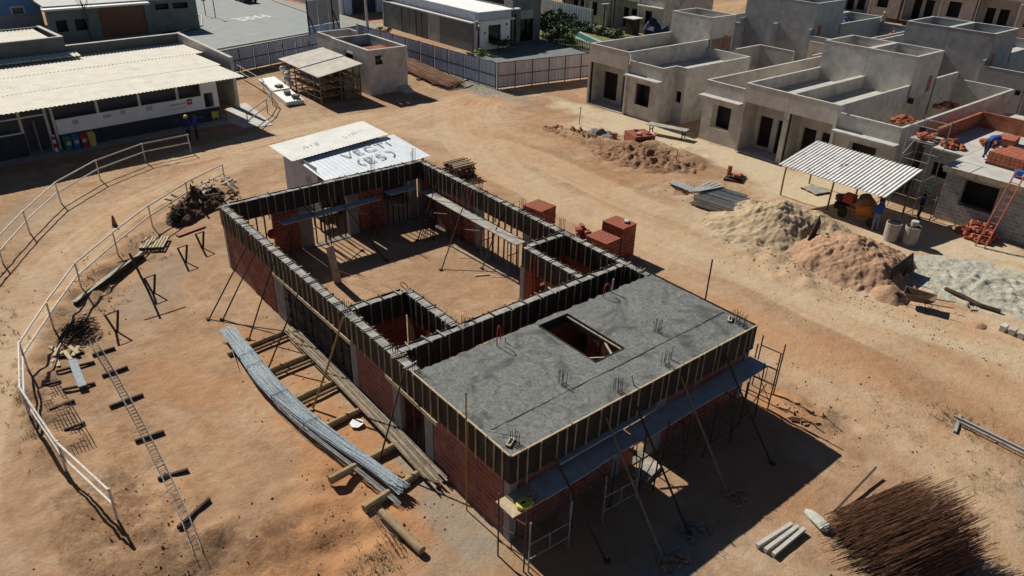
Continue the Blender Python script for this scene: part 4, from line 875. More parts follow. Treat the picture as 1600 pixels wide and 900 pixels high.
t = thing('work_bench', 'low dark timber work table beside the white metal shed wall', 'bench', (5.3, 21.3, 0)); MB().box(4.85, 20.85, .7, 5.9, 21.75, .78).build('table_top', WOODD, t)
for (x, y) in ((4.95, 20.95), (5.8, 20.95), (4.95, 21.65), (5.8, 21.65)): MB().box(x-.04, y-.04, 0, x+.04, y+.04, .7).build('leg', WOODD, t)
for k, (x, y, a) in enumerate([(5.3, 21.1, .3), (5.55, 21.4, 1.2)]): tag(MB().obox((x, y, .8), (.5, .12, .035), a).build('offcut', WOODP), ['pale timber offcut on the near side of the dark work table', 'pale timber offcut on the far side of the dark work table'][k], 'offcut')

ls = thing('lumber_shed', 'open timber rack shed with grey sloping roof, packed with pipes and sticks', 'shed', (17, 45, 0))
mb = MB(); mb.add([(15.2, 41.7, 2.08), (19.1, 41.9, 2.62), (19.15, 45.2, 2.62), (15.25, 45.3, 2.08), (15.2, 41.7, 2.13), (19.1, 41.9, 2.67), (19.15, 45.2, 2.67), (15.25, 45.3, 2.13)], [(0,3,2,1),(4,5,6,7),(0,1,5,4),(1,2,6,5),(2,3,7,6),(3,0,4,7)]); mb.add([(15.25, 45.1, 2.15), (19.15, 45.0, 2.69), (19.2, 48.8, 2.69), (15.3, 49.0, 2.15), (15.25, 45.1, 2.19), (19.15, 45.0, 2.73), (19.2, 48.8, 2.73), (15.3, 49.0, 2.19)], [(0,3,2,1),(4,5,6,7),(0,1,5,4),(1,2,6,5),(2,3,7,6),(3,0,4,7)]); mb.build('sheet_roof', FIBROG, ls)
for i in range(7):
    y = 42.1+i*1.1
    for x in (15.5, 17.2, 18.9): MB().tube((x, y, -.1), (x+rnd(-.04, .04), y, 2.08+(x-15.2)*.138), .05, 6).build('post', WOOD, ls)
    if i < 7:
        mb = MB()
        for z in (.5, 1.05, 1.6): mb.beam((15.4, y+.06, z), (18.95, y+.06, z), .05, .06)
        mb.build('rack_rail', WOOD, ls)
for z in (.4, .95, 1.5): MB().beam((15.45, 42.0, z), (15.45, 48.8, z), .04, .09).build('side_rail', WOODG, ls)
k = 0
for z in (.55, 1.1, 1.65):
    mb = MB()
    for i in range(26): 
        x = 15.65+rnd(0, 3.1); mb.tube((x, 42.0-rnd(0, .35), z+rnd(.0, .22)), (x+rnd(-.1, .1), 48, z+rnd(0, .22)), rnd(.03, .055), 6)
    tag(mb.build('stored_sticks', random.choice([WOOD, WOODG])), ['lowest', 'middle', 'topmost'][k]+' layer of poles and pipes stored in the timber rack shed', 'poles', 'poles in the rack shed'); k += 1
mb = MB()
for i in range(60):
    x = 17.4+rnd(0, 1.5); mb.beam((x, 41.95+rnd(-.02, .02), .05), (x+rnd(-.08, .08), 41.98, rnd(1.4, 2.3)), .03, .02)
tag(mb.build('stick_screen', WOOD), 'screen of thin upright sticks closing the right end of the rack shed', 'sticks')
for k, (y, z) in enumerate([(48.3, 1.5), (47.6, 1.15), (47.9, .75), (47.2, .55)]): tag(MB().lathe([(.05, 0), (.19, .02), (.19, .42), (.1, .5)], Matrix.Translation((15.55, y, z)) @ Matrix.Rotation(R(-80), 4, 'Y'), 10).build('white_drum', WHITEP), ['white drum lying highest at the far end of the rack shed', 'white drum second from the top at the far end of the rack shed', 'white drum third from the top in the rack shed', 'white drum lowest in the rack shed'][k], 'drum', 'white drums in the rack shed')

cb = thing('block_house', 'small grey roofless concrete block tower with one window and an orange inner roof', 'building', (21.5, 45, 0))
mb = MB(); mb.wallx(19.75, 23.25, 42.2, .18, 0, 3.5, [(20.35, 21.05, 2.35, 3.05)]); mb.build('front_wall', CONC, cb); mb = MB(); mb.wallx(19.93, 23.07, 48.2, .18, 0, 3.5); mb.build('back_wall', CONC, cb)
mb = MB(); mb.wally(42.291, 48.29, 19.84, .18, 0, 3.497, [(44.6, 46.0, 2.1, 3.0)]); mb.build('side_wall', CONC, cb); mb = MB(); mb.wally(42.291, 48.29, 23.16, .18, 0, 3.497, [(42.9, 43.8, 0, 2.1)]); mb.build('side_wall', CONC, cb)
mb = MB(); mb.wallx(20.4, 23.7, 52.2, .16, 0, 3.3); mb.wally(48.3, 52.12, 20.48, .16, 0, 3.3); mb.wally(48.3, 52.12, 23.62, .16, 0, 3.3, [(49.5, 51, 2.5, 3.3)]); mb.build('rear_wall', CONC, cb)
mb = MB(); mb.box(19.73, 42.08, 3.503, 23.28, 42.31, 3.53); mb.box(19.73, 42.32, 3.503, 19.95, 48.3, 3.53); mb.box(23.05, 42.32, 3.503, 23.28, 48.3, 3.53); mb.box(20.38, 52.1, 3.303, 23.72, 52.3, 3.33); mb.box(20.38, 48.32, 3.303, 20.57, 52.09, 3.33); mb.build('wall_coping', CAP, cb)
mb = MB(); corr(mb, (20.0, 43.2, 2.95), (3.0, 0, 0), (0, 2.4, 0.1), .3, .05); mb.build('orange_tile_roof', BRICKO, cb)
mb = MB(); mb.box(19.95, 42.3, 2.6, 23.05, 48.1, 2.7); mb.build('inner_slab', DARKG, cb)
mb = MB(); mb.box(20.4, 42.32, 2.3, 21.0, 42.34, 3.1); mb.build('window_backing', BLACK, cb)  # thin black panel just inside the window hole
for i in range(3): tag(MB().box(22.35+i*.02, 42.06-(i+1)*.3, -.02, 23.25, 42.06-i*.3, .42-i*.14).build('concrete_step', CAP), ['top concrete step at the foot of the block tower', 'middle concrete step at the foot of the block tower', 'bottom concrete step at the foot of the block tower'][i], 'step', 'steps of the block tower')
t = thing('sheet_stack', 'long stack of white roofing sheets on the ground weighted with stones', 'sheets', (13.8, 46.5, 0)); 
for i in range(2):
    mb = MB(); a, b = (13.55, 42.9+i*3.4), (14.45, 50.6 if i else 46.5); mb.add([], []); corr(mb, (13.0+i*.45, 42.9+i*3.4, .32+.1*i), (1.45, .1, 0), (.55, 4.2, .02), .2, .02); mb.obox((14.0+i*.5, 45+i*3.4, .16), (1.4, 4.1, .28), R(-7.5)); mb.build('white_sheet', WHITEP, t)
for k, (x, y) in enumerate([(14.3, 47.1), (14.05, 45.0), (14.1, 43.6)]): tag(foliage(MB().obox((x, y, .5), (.5, .45, .22), .4+k), (x, y, .55), (.25, .25, .1), 10, .08, seed=k).build('stone_weight', ROCK), ['stone weight farthest along the white sheet stack', 'middle stone weight on the white sheet stack', 'stone weight at the near end of the white sheet stack'][k], 'stone', 'stones on the sheets')

# ------------------------------------------------------------------ site hoarding
def hoarding(label, a, b, m, n, h=2.2, face=1):
    a, b = Vector((*a, 0)), Vector((*b, 0)); d = (b-a); L = d.length; d.normalize(); nn = Vector((-d.y, d.x, 0))*face
    t = thing('hoarding_fence', label, 'fence', a, 'site hoarding')
    for i in range(n):
        p, q = a+d*(L*i/n+.03), a+d*(L*(i+1)/n-.03)
        mb = MB(); corr(mb, p+Vector((0, 0, .08)), q-p, Vector((0, 0, h-.1)), .3, .04); mb.build('sheet_panel', m, t)
    for i in range(n+1): p = a+d*(L*i/n)+nn*.06; MB().box(p.x-.03, p.y-.03, -.1, p.x+.03, p.y+.03, h+.02).build('post', NAVY, t)
    for z in (h*.5, h-.03, .15):
        mb = MB(); mb.beam(a+nn*.05+Vector((0, 0, z)), b+nn*.05+Vector((0, 0, z)), .04, .055); mb.build('rail', NAVY, t)
    return t
hoarding('blue-white hoarding stretch along the street behind the rack shed', (9.9, 54.2), (28.4, 60.0), FENB, 12, 2.05, -1)
hoarding('blue-white hoarding stretch with sunlit stripes beside the gravel and the grey garden wall', (28.5, 59.9), (29.4, 38.2), FENB, 10, 2.2, -1)
hoarding('pinkish white hoarding stretch ending at the lone left house', (29.5, 38.2), (39.6, 36.8), FENP, 6, 2.2, -1)
# rusty bars stacked along the hoarding on logs
mb = MB()
for i in range(330):
    x = 27.0+rnd(-1.0, 1.0)*1.05; y0 = 41.0+rnd(-.8, .8); mb.tube((x-.25, y0, rnd(.15, .5)), (x+.75+rnd(-.2, .2), y0+9.5, rnd(.15, .55)), .014, 4)
tag(mb.build('rebar_stack', RUST), 'long stack of rusty bars lying beside the blue hoarding', 'rebar')
for k in range(4): tag(MB().tube((25.6, 42.2+k*2.3, .08), (28.0, 42.5+k*2.3, .1), .08, 7).build('bearer_log', WOOD), 'short log under the rusty bar stack, %s from the near end' % ORD[k], 'log', 'logs under the rusty bars')
for k, (x, y, a) in enumerate([(29.0, 47.5, .3), (28.6, 43.6, .2), (28.9, 42.0, .1), (28.2, 40.2, .35)]): tag(MB().obox((x-.2, y, .06), (1.3, .12, .08), a).build('loose_timber', WOODG), 'loose timber on the gravel by the hoarding, %s from the far end' % ORD[k], 'timber', 'timbers on the gravel')
# ------------------------------------------------------------------ street side, houses and gardens beyond the hoarding
sh = thing('street_house', 'low grey street house with a brown garage door and a white canopy edge', 'house', (11, 79, 0))
mb = MB(); mb.wallx(3.9, 18.5, 77.6, .2, 0, 3.2, [(8.65, 13.1, 0, 2.95), (4.6, 5.6, .9, 2.0), (6.3, 7.4, .9, 2.0), (14.2, 15.6, 2.3, 2.9), (16.0, 17.6, 2.3, 2.9)]); mb.build('front_wall', GREYW, sh)
mb = MB(); mb.wally(77.7, 90, 18.4, .2, 0, 3.2); mb.build('side_wall', GREYW, sh)
mb = MB(); mb.box(8.65, 77.68, .02, 13.1, 77.74, 2.95); mb.build('garage_door', BROWNG, sh)
mb = MB(); mb.box(3.6, 76.6, 3.05, 13.5, 77.48, 3.22); mb.build('canopy_edge', WHITEP, sh)
mb = MB(); mb.box(3.9, 77.71, 3.203, 18.5, 92, 3.35); mb.build('roof', BLUED, sh)
mb = MB(); mb.box(4.0, 78.2, 0, 18, 78.3, 3.1); mb.build('inner_wall', BLACK, sh)
bl = thing('blue_house', 'blue rendered house in the far top left corner with a white framed window', 'house', (0, 86, 0))
mb = MB(); mb.wallx(-20, 4.6, 84.2, .3, 1.9, 4.5, [(2.0, 3.0, 2.0, 2.6)]); mb.build('upper_wall', BLUEW, bl)
mb = MB(); mb.wallx(-20, 4.6, 84.2, .28, 0, 1.9); mb.build('lower_wall', GREYL, bl)
mb = MB(); mb.box(1.85, 84.02, 2.55, 3.15, 84.06, 2.7); mb.box(1.85, 84.02, 1.95, 2.0, 84.06, 2.55); mb.box(3.0, 84.02, 1.95, 3.15, 84.06, 2.55); mb.build('window_frame', WHITEP, bl)
mb = MB(); mb.box(1.9, 84.36, 1.9, 3.1, 84.4, 2.7); mb.build('window_pane', GLASS, bl)
t = thing('bare_tree', 'thin bare trunk standing before the brown garage door', 'tree', (6.9, 74.5, 0)); MB().path([(6.9, 74.5, 0), (6.8, 74.6, 1.2), (7.0, 74.6, 2.4), (6.7, 74.7, 4.2)], .11, 7, 0, .04).build('trunk', WOODD, t)
mb = MB()
for i in range(14):
    z = rnd(1.5, 4.0); a = rnd(0, 6.28); mb.path([(6.85, 74.6, z), (6.85+math.cos(a)*.5, 74.6+math.sin(a)*.5, z+.5), (6.85+math.cos(a)*.8, 74.6+math.sin(a)*.8, z+1.1)], .03, 5, 0, .008)
mb.build('bare_branches', WOODD, t)
rb = thing('street_building', 'pale blue-grey street building across the road behind the billboard', 'building', (35, 79, 0))
mb = MB(); mb.wally(78.2, 100, 36.4, .3, 0, 4.2); mb.build('side_wall', ZINCW, rb)
mb = MB(); mb.wallx(36.6, 60, 78.0, .3, 0, 4.2, [(37.5, 41, 0, 2.6)]); mb.build('front_wall', FENB, rb)
mb = MB(); mb.box(37.5, 78.3, 0, 41, 78.35, 2.6); mb.build('shutter', NAVY, rb)
mb = MB(); mb.box(36.3, 78.2, 4.203, 60, 100, 4.35); mb.build('roof', GREYL, rb)
bb = thing('billboard', 'tall billboard seen from behind, grey upper and blue lower sheets on dark posts', 'billboard', (27.5, 62.5, 0))
for i in range(3):
    a, b = Vector((24.4+i*1.45, 62.6+i*.5, 0)), Vector((25.8+i*1.45, 63.1+i*.5, 0)); mb = MB(); mb.beam((a.x, a.y, 3.1), (b.x, b.y, 3.1), .04, 2.4); mb.build('upper_panel', GREYL, bb)
    mb = MB(); mb.beam((a.x, a.y, 1.05), (b.x, b.y, 1.05), .04, 1.6); mb.build('lower_panel', FENB, bb)
for (x, y) in ((24.0, 61.4), (27.4, 62.9)): MB().tube((x, y, 0), (x-.05, y+.05, 4.6), .07, 6).build('post', BLACK, bb); MB().tube((x+.75, y-.9, 0), (x, y, 3.2), .06, 6).build('strut', BLACK, bb)
t = thing('utility_pole', 'concrete utility pole on the pavement behind the small block tower', 'pole', (34.1, 68.0, 0)); MB().path([(34.1, 68.0, 0), (33.95, 68.1, 8)], .17, 8, 0, .12).build('shaft', CONC, t); MB().beam((33.0, 68.1, 7.5), (35.0, 68.1, 7.5), .1, .1).build('crossarm', WOOD, t)
for k, (x, y, h) in enumerate([(22.4, 83.6, 2.6), (22.0, 85.8, 2.0)]):
    t = thing('street_sign', ['street sign post nearer to the road marking', 'street sign post farther up the kerb'][k], 'sign', (x, y, 0), 'street sign posts'); MB().tube((x, y, 0), (x, y, h), .05, 6).build('post', BLACK, t); MB().box(x-.25, y-.02, h-.3, x+.25, y+.02, h).build('sign_plate', DARKG, t)
car = thing('parked_car', 'dark car at the top edge on the street, only its rear showing', 'car', (30.3, 94.2, 0))
mb = MB(); prof = [(-2.1, .35), (-2.15, .75), (-2.0, .95), (-1.3, 1.05), (-.7, 1.45), (.8, 1.47), (1.7, 1.05), (2.1, .95), (2.15, .35)]
vs = [(30.3+sx*(.85 if z < 1.1 else .68), 94.2+y, z) for sx in (-1, 1) for (y, z) in prof]; n9 = len(prof)
mb.add(vs, [tuple(range(n9))[::-1], tuple(range(n9, 2*n9))]+[(i, i+1, n9+i+1, n9+i) for i in range(n9-1)]+[(n9-1, 0, n9, 2*n9-1)]); mb.build('body', BLACK, car)
for (sx, y) in ((-1, -1.3), (1, -1.3), (-1, 1.35), (1, 1.35)): MB().tube((30.3+sx*.72, 94.2+y, .33), (30.3+sx*.9, 94.2+y, .33), .33, 12).build('wheel', BLACK, car)
MB().box(29.7, 92.84, 1.1, 30.9, 92.9, 1.35).build('rear_window', GLASS, car)
for sx in (-1, 1): MB().box(30.3+sx*.6-.15, 92.02, .7, 30.3+sx*.6+.15, 92.06, .85).build('tail_light', RED, car)

gw = thing('garden_wall', 'high dark grey panelled garden wall behind the blue hoarding', 'wall', (36.7, 60, 0))
for i, (a, b) in enumerate([(51.35, 57.0), (57.1, 59.4), (59.5, 63.0), (63.1, 68.3)]): MB().box(36.6, a, 0, 36.8, b, 2.75).build('wall_panel', [GREYW, GREYL, GREYW, GREYW][i], gw)
mb = MB(); mb.box(36.5, 51.3, 2.752, 36.9, 68.4, 2.86); mb.build('coping', WHITEP, gw)
mb = MB()
for y in (60.5, 61.6, 64.6): mb.box(36.55, y, 0, 36.595, y+.06, 2.6)
mb.build('wall_joint', BLACK, gw)
mb = MB(); mb.box(36.55, 68.5, 0, 40, 68.7, 4); mb.build('end_wall', GREYL, gw)
wh = thing('modern_house', 'white flat-roofed modern house with one dark window, left of the dark porch house', 'house', (40, 55, 0))
mb = MB(); mb.wallx(37.75, 41.6, 51.6, .2, 0, 2.75, [(38.75, 40.4, .7, 2.38)]); mb.build('front_wall', WHITEW, wh)
mb = MB(); mb.wally(51.7, 69, 37.4, .25, 0, 3.75); mb.wallx(37.3, 41.55, 51.45, .25, 2.95, 3.75); mb.build('upper_wall', ZINCW, wh)
mb = MB(); mb.box(37.55, 51.6, 3.6, 43, 69, 3.72); mb.build('flat_roof', WHITEW, wh)
mb = MB(); mb.box(37.2, 51.2, 2.78, 42.0, 51.48, 2.93); mb.build('canopy', WHITEP, wh)
mb = MB(); mb.box(38.7, 51.72, .65, 40.45, 51.74, 2.45); mb.build('window_pane', GLASS, wh)
for (x, z) in ((38.2, 1.6), (41.0, 2.2), (41.2, .9)): MB().box(x, 51.44, z, x+.16, 51.495, z+.22).build('wall_lamp', BLACK, wh)
mb = MB(); mb.box(36.95, 51.25, 1.9, 37.24, 51.45, 2.95); mb.box(37.02, 51.24, 2.05, 37.17, 51.247, 2.8, 1); mb.build('vent_column', [ZINCW, BLACK], wh)
ph = thing('porch_house', 'dark grey modern house with a glass entrance door, beside the hedge', 'house', (44.5, 56, 0))
mb = MB(); mb.wallx(42.1, 47.0, 53.1, .25, 0, 4.4, [(43.0, 43.6, 0, 2.9), (44.2, 46.0, 0, 2.3)]); mb.wally(53.23, 68, 46.9, .2, 0, 4.4); mb.wally(51.8, 52.97, 42.2, .2, 0, 4.4); mb.build('front_wall', GREYW, ph)
mb = MB(); mb.box(43.0, 53.25, .02, 43.6, 53.3, 2.9); mb.build('timber_slot', WOODD, ph)
mb = MB(); mb.box(44.2, 53.2, .02, 46.0, 53.24, 2.3); mb.build('glass_door', GLASS, ph)
mb = MB(); 
for x in (44.22, 45.1, 45.92): mb.box(x, 53.05, .02, x+.06, 53.19, 2.28)
mb.box(44.28, 53.06, 1.2, 45.92, 53.18, 1.26); mb.build('door_frame', BLACK, ph)
mb = MB(); mb.box(42.1, 53.0, 4.403, 47.0, 68, 4.5); mb.build('roof', WHITEW, ph)
mb = MB(); mb.box(44.2, 52.96, 2.35, 45.9, 52.98, 3.2); mb.build('door_panel', GREYL, ph)
mb = MB(); mb.add([(30, 39, .03), (45.2, 37, .03), (47.8, 52.9, .03), (36.9, 51.2, .03), (31, 51, .03)], [tuple(range(5))]); struct(mb.build('driveway', GREYW))
mb = MB(); mb.add([(46, 40, .034), (58, 38, .034), (60, 62, .034), (47.1, 66, .034), (47.5, 52, .034)], [tuple(range(5))]); struct(mb.build('lawn', LAWN))
t = thing('swimming_pool', 'narrow green swimming pool in the lawn beyond the white hoarding', 'pool', (52, 51, 0)); MB().add([(49.5, 47, .06), (50.9, 46.7, .06), (54.6, 56.6, .06), (53.2, 57, .06)], [(0, 1, 2, 3)]).build('pool_water', POOLW, t)
mb = MB(); 
for a, b in (((49.4, 46.9), (53.1, 57.1)), ((51.0, 46.6), (54.8, 56.6)), ((53.1, 57.1), (54.8, 56.6)), ((49.4, 46.9), (51.0, 46.6))): mb.beam((*a, .07), (*b, .07), .22, .08)
mb.build('pool_rim', CAP, t)
t = thing('hedge', 'dark clipped hedge between the pool and the grey houses', 'hedge', (55, 53, 0)); mb = MB()
for i in range(9): foliage(mb, (54.2+i*.02+.3, 48.2+i*1.05, .5), (.7, .8, .65), 330, .15, i % 2, i)
mb.build('foliage', [LEAF, LEAFB], t); MB().box(54.2, 47.6, 0, 54.8, 57, .35).build('stems', WOODD, t)
def plant(name, label, x, y, r, h, n, s, ms, group=None, seed=1):
    n = int(n*2.2)
    t = thing(name, label, 'plant', (x, y, 0), group); mb = MB(); foliage(mb, (x, y, h*.62), (r, r, h*.45), n, s, 0, seed); mb.build('foliage', ms, t)
    mb = MB()
    for i in range(4): mb.tube((x+rnd(-.05, .05), y+rnd(-.05, .05), 0), (x+rnd(-r, r)*.4, y+rnd(-r, r)*.4, h*.6), .03, 5, 0, .012)
    mb.build('stem', WOODD, t)
plant('shrub', 'rounded dark shrub between the porch house and the pool lawn', 49.0, 54.3, 1.6, 2.6, 420, .24, LEAF, seed=4)
plant('shrub', 'wide dark shrub at the right corner of the porch house', 48.3, 51.2, 1.2, 1.8, 300, .2, LEAF, seed=5)
plant('shrub', 'low dark shrub below the window of the white modern house', 39.5, 50.6, 1.4, 1.1, 260, .17, LEAF, seed=6)
plant('shrub', 'leafy light green shrub with pale flowers at the hoarding corner', 34.8, 48.0, 1.0, 1.1, 240, .15, [LEAFY], seed=7)
plant('palm_plant', 'bright yellow-green plant on the lawn beside the pool', 47.6, 48.3, .7, 1.8, 150, .26, [LEAFY], seed=8)
for k, (x, y) in enumerate([(56.6, 60.2), (56.2, 58.8), (55.9, 57.6)]): plant('garden_plant', 'pale bluish plant under the white sheet fence, %s from the left' % ORD[k], x, y, .6, 1.5, 90, .26, LEAFB, 'plants under the white fence', 10+k)
for k, (x, y, m_) in enumerate([(16.3, 60.6, LEAFY), (20.2, 61.3, LEAFY), (24.4, 62.0, LEAFY), (33.9, 64.0, LEAFY)]): plant('roadside_weed', ['yellow-green weed clump by the street, farthest left above the hoarding', 'yellow-green weed clump by the street, second from the left', 'yellow-green weed clump by the street at the billboard post', 'green weed clump between the utility pole and the grey garden wall'][k], x, y, .9, .8, 130, .17, m_, 'weeds behind the hoarding', 20+k)
def sheetfence(label, a, b, h, m, n):
    t = thing('sheet_fence', label, 'fence', (*a, 0)); a, b = Vector((*a, 0)), Vector((*b, 0)); mb = MB(); corr(mb, a+Vector((0, 0, .05)), b-a, Vector((0, 0, h)), .45, .06); mb.build('sheet_panel', m, t)
    for i in range(n+1): p = a+(b-a)*(i/n); MB().box(p.x+.08, p.y, 0, p.x+.16, p.y+.08, h).build('post', NAVY, t)
sheetfence('tall white corrugated sheet fence beyond the pool', (57.2, 65.5), (56.4, 54.4), 2.2, ZINC, 4)
lf = thing('picket_fence', 'low dark slatted fence between the driveway and the lawn', 'fence', (46.5, 50, 0))
mb = MB(); mb.beam((47.4, 53.0, .95), (45.5, 39.5, .95), .05, .06); mb.beam((47.4, 53.0, .3), (45.5, 39.5, .3), .05, .06); mb.build('rail', BLACK, lf)
for i in range(46): t_ = i/45; MB().box(47.4-1.9*t_, 53-13.5*t_, 0, 47.45-1.9*t_, 53.1-13.5*t_, 1.15).build('picket', BLACK if i < 26 else GREYL, lf)
t = thing('kiosk_hut', 'small hut with a bright flat roof standing by the hedge', 'hut', (58, 49.6, 0)); MB().box(57.3, 48.8, 1.75, 59.0, 50.4, 1.85).build('flat_roof', WHITEP, t); MB().box(57.6, 49.1, 0, 58.8, 50.2, 1.75).build('slatted_wall', WOODD, t)
t = thing('tarpaulin_heap', 'dark blue tarpaulin over a heap beside the bright-roofed hut', 'tarpaulin', (60.5, 48.2, 0)); mb = MB()
rs2 = np.random.RandomState(3)
mb.lathe([(1.6, 0), (1.7, .5), (1.45, 1.3), (.9, 1.9), (.3, 2.1)], Matrix.Translation((60.6, 48.0, 0)), 9); mb.v = [(v[0]+rs2.normal(0, .12), v[1]+rs2.normal(0, .12), v[2]+rs2.normal(0, .08)) for v in mb.v]; mb.build('tarpaulin', mat('navy_tarpaulin', (.02, .035, .09), (.015, .025, .065), 3, .5), t)
t = thing('small_pole', 'short dark post with a white cross bar near the pool fence', 'pole', (56.5, 52.6, 0)); MB().tube((56.5, 52.6, 0), (56.5, 52.6, 3.0), .07, 6).build('post', BLACK, t); MB().box(55.9, 52.5, 3.0, 57.1, 52.7, 3.1).build('cross_bar', WHITEP, t)
# ------------------------------------------------------------------ around the shell: braces, scaffolds, decks
def brace(label, foot, top, r=.035, m=WOODD, group='raking braces against the walls', sq=False):
    f = Vector(foot); f.z = ground_z(f.x, f.y)-.05; tp = Vector(top); mb = MB()
    if sq: mb.beam(f, tp, r*2, r*1.5)
    else: mb.path([f, f.lerp(tp, .5)+Vector((rnd(-.02, .02), rnd(-.02, .02), 0)), tp], r, 7, 0, r*.85)
    mb.obox((f.x, f.y, f.z+.08), (.16, .12, .07), rnd(0, 3)); return tag(mb.build('raking_brace', m), label, 'brace', group)
for i, (x, y, yt) in enumerate([(-2.45, 15.89, 16.2), (-2.02, 15.56, 15.4), (-1.74, 13.61, 13.9), (-1.93, 11.38, 11.6)]):
    brace('dark brace propping the long near brick side, %s from its far corner' % ORD[i], (x, y, 0), (-.2, yt, 2.75), .03)
brace('yellowish timber brace propping the middle of the long near brick side', (-1.74, 8.25, 0), (-.2, 8.45, 2.92), .04, YEL)
brace('dark brace nearest to the slab on the long near brick side', (-1.41, 4.54, 0), (-.2, 4.75, 2.85), .03, WOODD)
for i, (x, y, xt, m_) in enumerate([(1.52, -2.2, 1.1, WOODD), (2.72, -3.14, 3.15, WOOD), (3.97, -2.93, 4.3, WOODD), (6.04, -2.71, 6.3, WOOD), (8.22, -2.69, 8.4, WOODD)]):
    brace('long brace in the shade of the slab end, %s from the near corner' % ORD[i], (x, y, 0), (xt, -.22, 2.7), .035, m_)
for i, (fx_, fy_, tx, ty) in enumerate([(652, 376, 9.75, 17.6), (689, 422, 9.75, 15.2), (753, 420, 9.75, 12.6)]):
    g = G(fx_, fy_); brace('thin brace inside the courtyard against the far long wall, %s from the back' % ORD[i], (g.x, g.y, 0), (tx, ty, 2.85), .028)
for i, (fx_, fy_, tx, ty) in enumerate([(604, 408, 5.2, 19.4), (566, 392, 3.4, 19.4)]):
    g = G(fx_, fy_); brace('thin brace inside the courtyard against the back wall, %s from the right' % ORD[i], (g.x, g.y, 0), (tx, ty, 2.3), .026)
for i in range(9):
    x = 9.0+rnd(-.35, .35); tag(MB().tube((x-.5, 17.0+rnd(-.3, .3), 0), (x+.25, 17.6+rnd(-.4, .4), rnd(1.1, 1.6)), .02, 5).build('leaning_rod', RUSTD), 'dark rod in the leaning bunch in the far corner of the courtyard', 'rod', 'rods leaning in the courtyard corner')
tag(MB().beam((3.05, 15.6, 0), (2.9, 15.75, 1.75), .34, .04, 0, (0, 1, 0)).build('standing_board', WOODG), 'broad board standing upright in the courtyard shade', 'board')
# scaffold frames: two uprights, rungs, a diagonal
def trestle(label, a, b, h, m=SCAF, rungs=(.35, 1.0, 1.6), group='scaffold frames', brace_to=None):
    a, b = Vector((*a, 0)), Vector((*b, 0)); t = thing('scaffold', label, 'scaffold', a, group)
    for p in (a, b): MB().tube(p, p+Vector((rnd(-.02, .02), rnd(-.02, .02), h)), .024, 7).build('upright', m, t)
    for z in rungs: MB().tube(a+Vector((0, 0, z)), b+Vector((0, 0, z)), .02, 6).build('rung', m, t)
    mid = a.lerp(b, .5); MB().tube(mid+Vector((0, 0, rungs[0])), mid+Vector((0, 0, rungs[1])), .016, 6).build('rung_stay', m, t)
    if brace_to: q = Vector((*brace_to, 0)); MB().tube(b+Vector((0, 0, .3)), q+Vector((0, 0, 1.5)), .015, 6).build('diagonal', m, t)
    return t
trestle('scaffold frame standing in the sun at the near corner of the shell', (-.61, -.29), (-.41, -1.1), 2.2, SCAF, (.55, 1.1, 1.66))
for i, (x0, x1) in enumerate([(-.38, 1.0), (2.3, 3.6), (4.4, 5.7), (6.7, 8.0)]): trestle('scaffold frame in the shade outside the blue-grey deck, %s from the near corner' % ORD[i], (x0+.06, -1.18), (x1, -1.25), 1.72, SCAFG if i in (0, 1) else SCAF, (.45, .98), brace_to=(x1+.9, -.3))
for i, x in enumerate([1.0, 2.35, 3.65, 5.75, 8.0]): tag(MB().path([(x, -1.24, 1.66), (x+.02, -.25, 1.66)], .02, 6).build('deck_bearer', SCAF), 'tube carrying the blue-grey deck from frame to wall, %s from the near corner' % ORD[i], 'tube', 'bearers under the deck')
trestle('scaffold frame in the sun at the far right corner of the shell', (10.35, -.2), (10.45, -1.0), 2.25, SCAF, (.4, 1.0, 1.62), brace_to=(10.0, -.6))
trestle('second scaffold frame at the far right corner, standing farther out', (11.2, .15), (11.3, -.65), 2.1, SCAF, (.4, 1.0, 1.7))
def deck(label, a, b, w, z, m, th=.04, name='scaffold_deck', group='decks on the scaffold frames', dz=0.0):
    mb = MB(); mb.beam((*a, z), (*b, z+dz), w, th); return tag(mb.build(name, m), label, 'deck board', group)
ds = [(-.55, .5, WOODP, .70), (.52, 2.5, BLUED, .72), (2.45, 4.1, BLUED, .62), (4.15, 6.1, BLUED, .7), (6.0, 8.0, BLUED, .66), (8.05, 10.3, BLUED, .72)]
for i, (a, b, m_, w) in enumerate(ds):
    deck(['pale board lying in the sun at the near end of the scaffold deck'][0] if i == 0 else 'blue-grey deck sheet along the shaded slab end, %s from the near corner' % ORD[i-1], (a, -.44+rnd(-.03, .03)), (b, -.44+rnd(-.03, .03)), w, 1.70+.012*(i % 2), m_, .03)
deck('narrow upper plank above the blue-grey deck on the shaded slab end', (1.4, -.24), (5.2, -.22), .2, 2.06, BLUED)
for i, (x, y, x2, z2) in enumerate([(.55, -.95, .6, 1.66), (1.55, -.8, 1.5, 1.66), (2.95, -.9, 3.0, 1.66), (4.0, -1.0, 4.05, 2.2), (5.0, -.95, 5.1, 2.1), (6.3, -.85, 6.25, 1.66), (7.3, -1.0, 7.35, 1.66), (9.0, -.9, 9.05, 1.66), (9.7, -1.0, 9.65, 2.2)]): tag(MB().path([(x, y, 0), (x2, y+.03, z2)], .024, 6).build('deck_prop', RUSTD), 'thin upright pole under the blue-grey deck, %s from the near corner' % ORD[i], 'pole', 'poles under the deck')
for i, (x0, x1) in enumerate([(1.0, 2.3), (3.6, 4.4), (5.7, 6.7), (8.0, 9.6)]): tag(MB().tube((x0, -1.22, .3), (x1, -1.2, 1.55), .016, 6).build('diagonal_tube', SCAF), 'slanting tube between the shaded scaffold frames, %s from the near corner' % ORD[i], 'tube', 'slanting tubes of the scaffold')
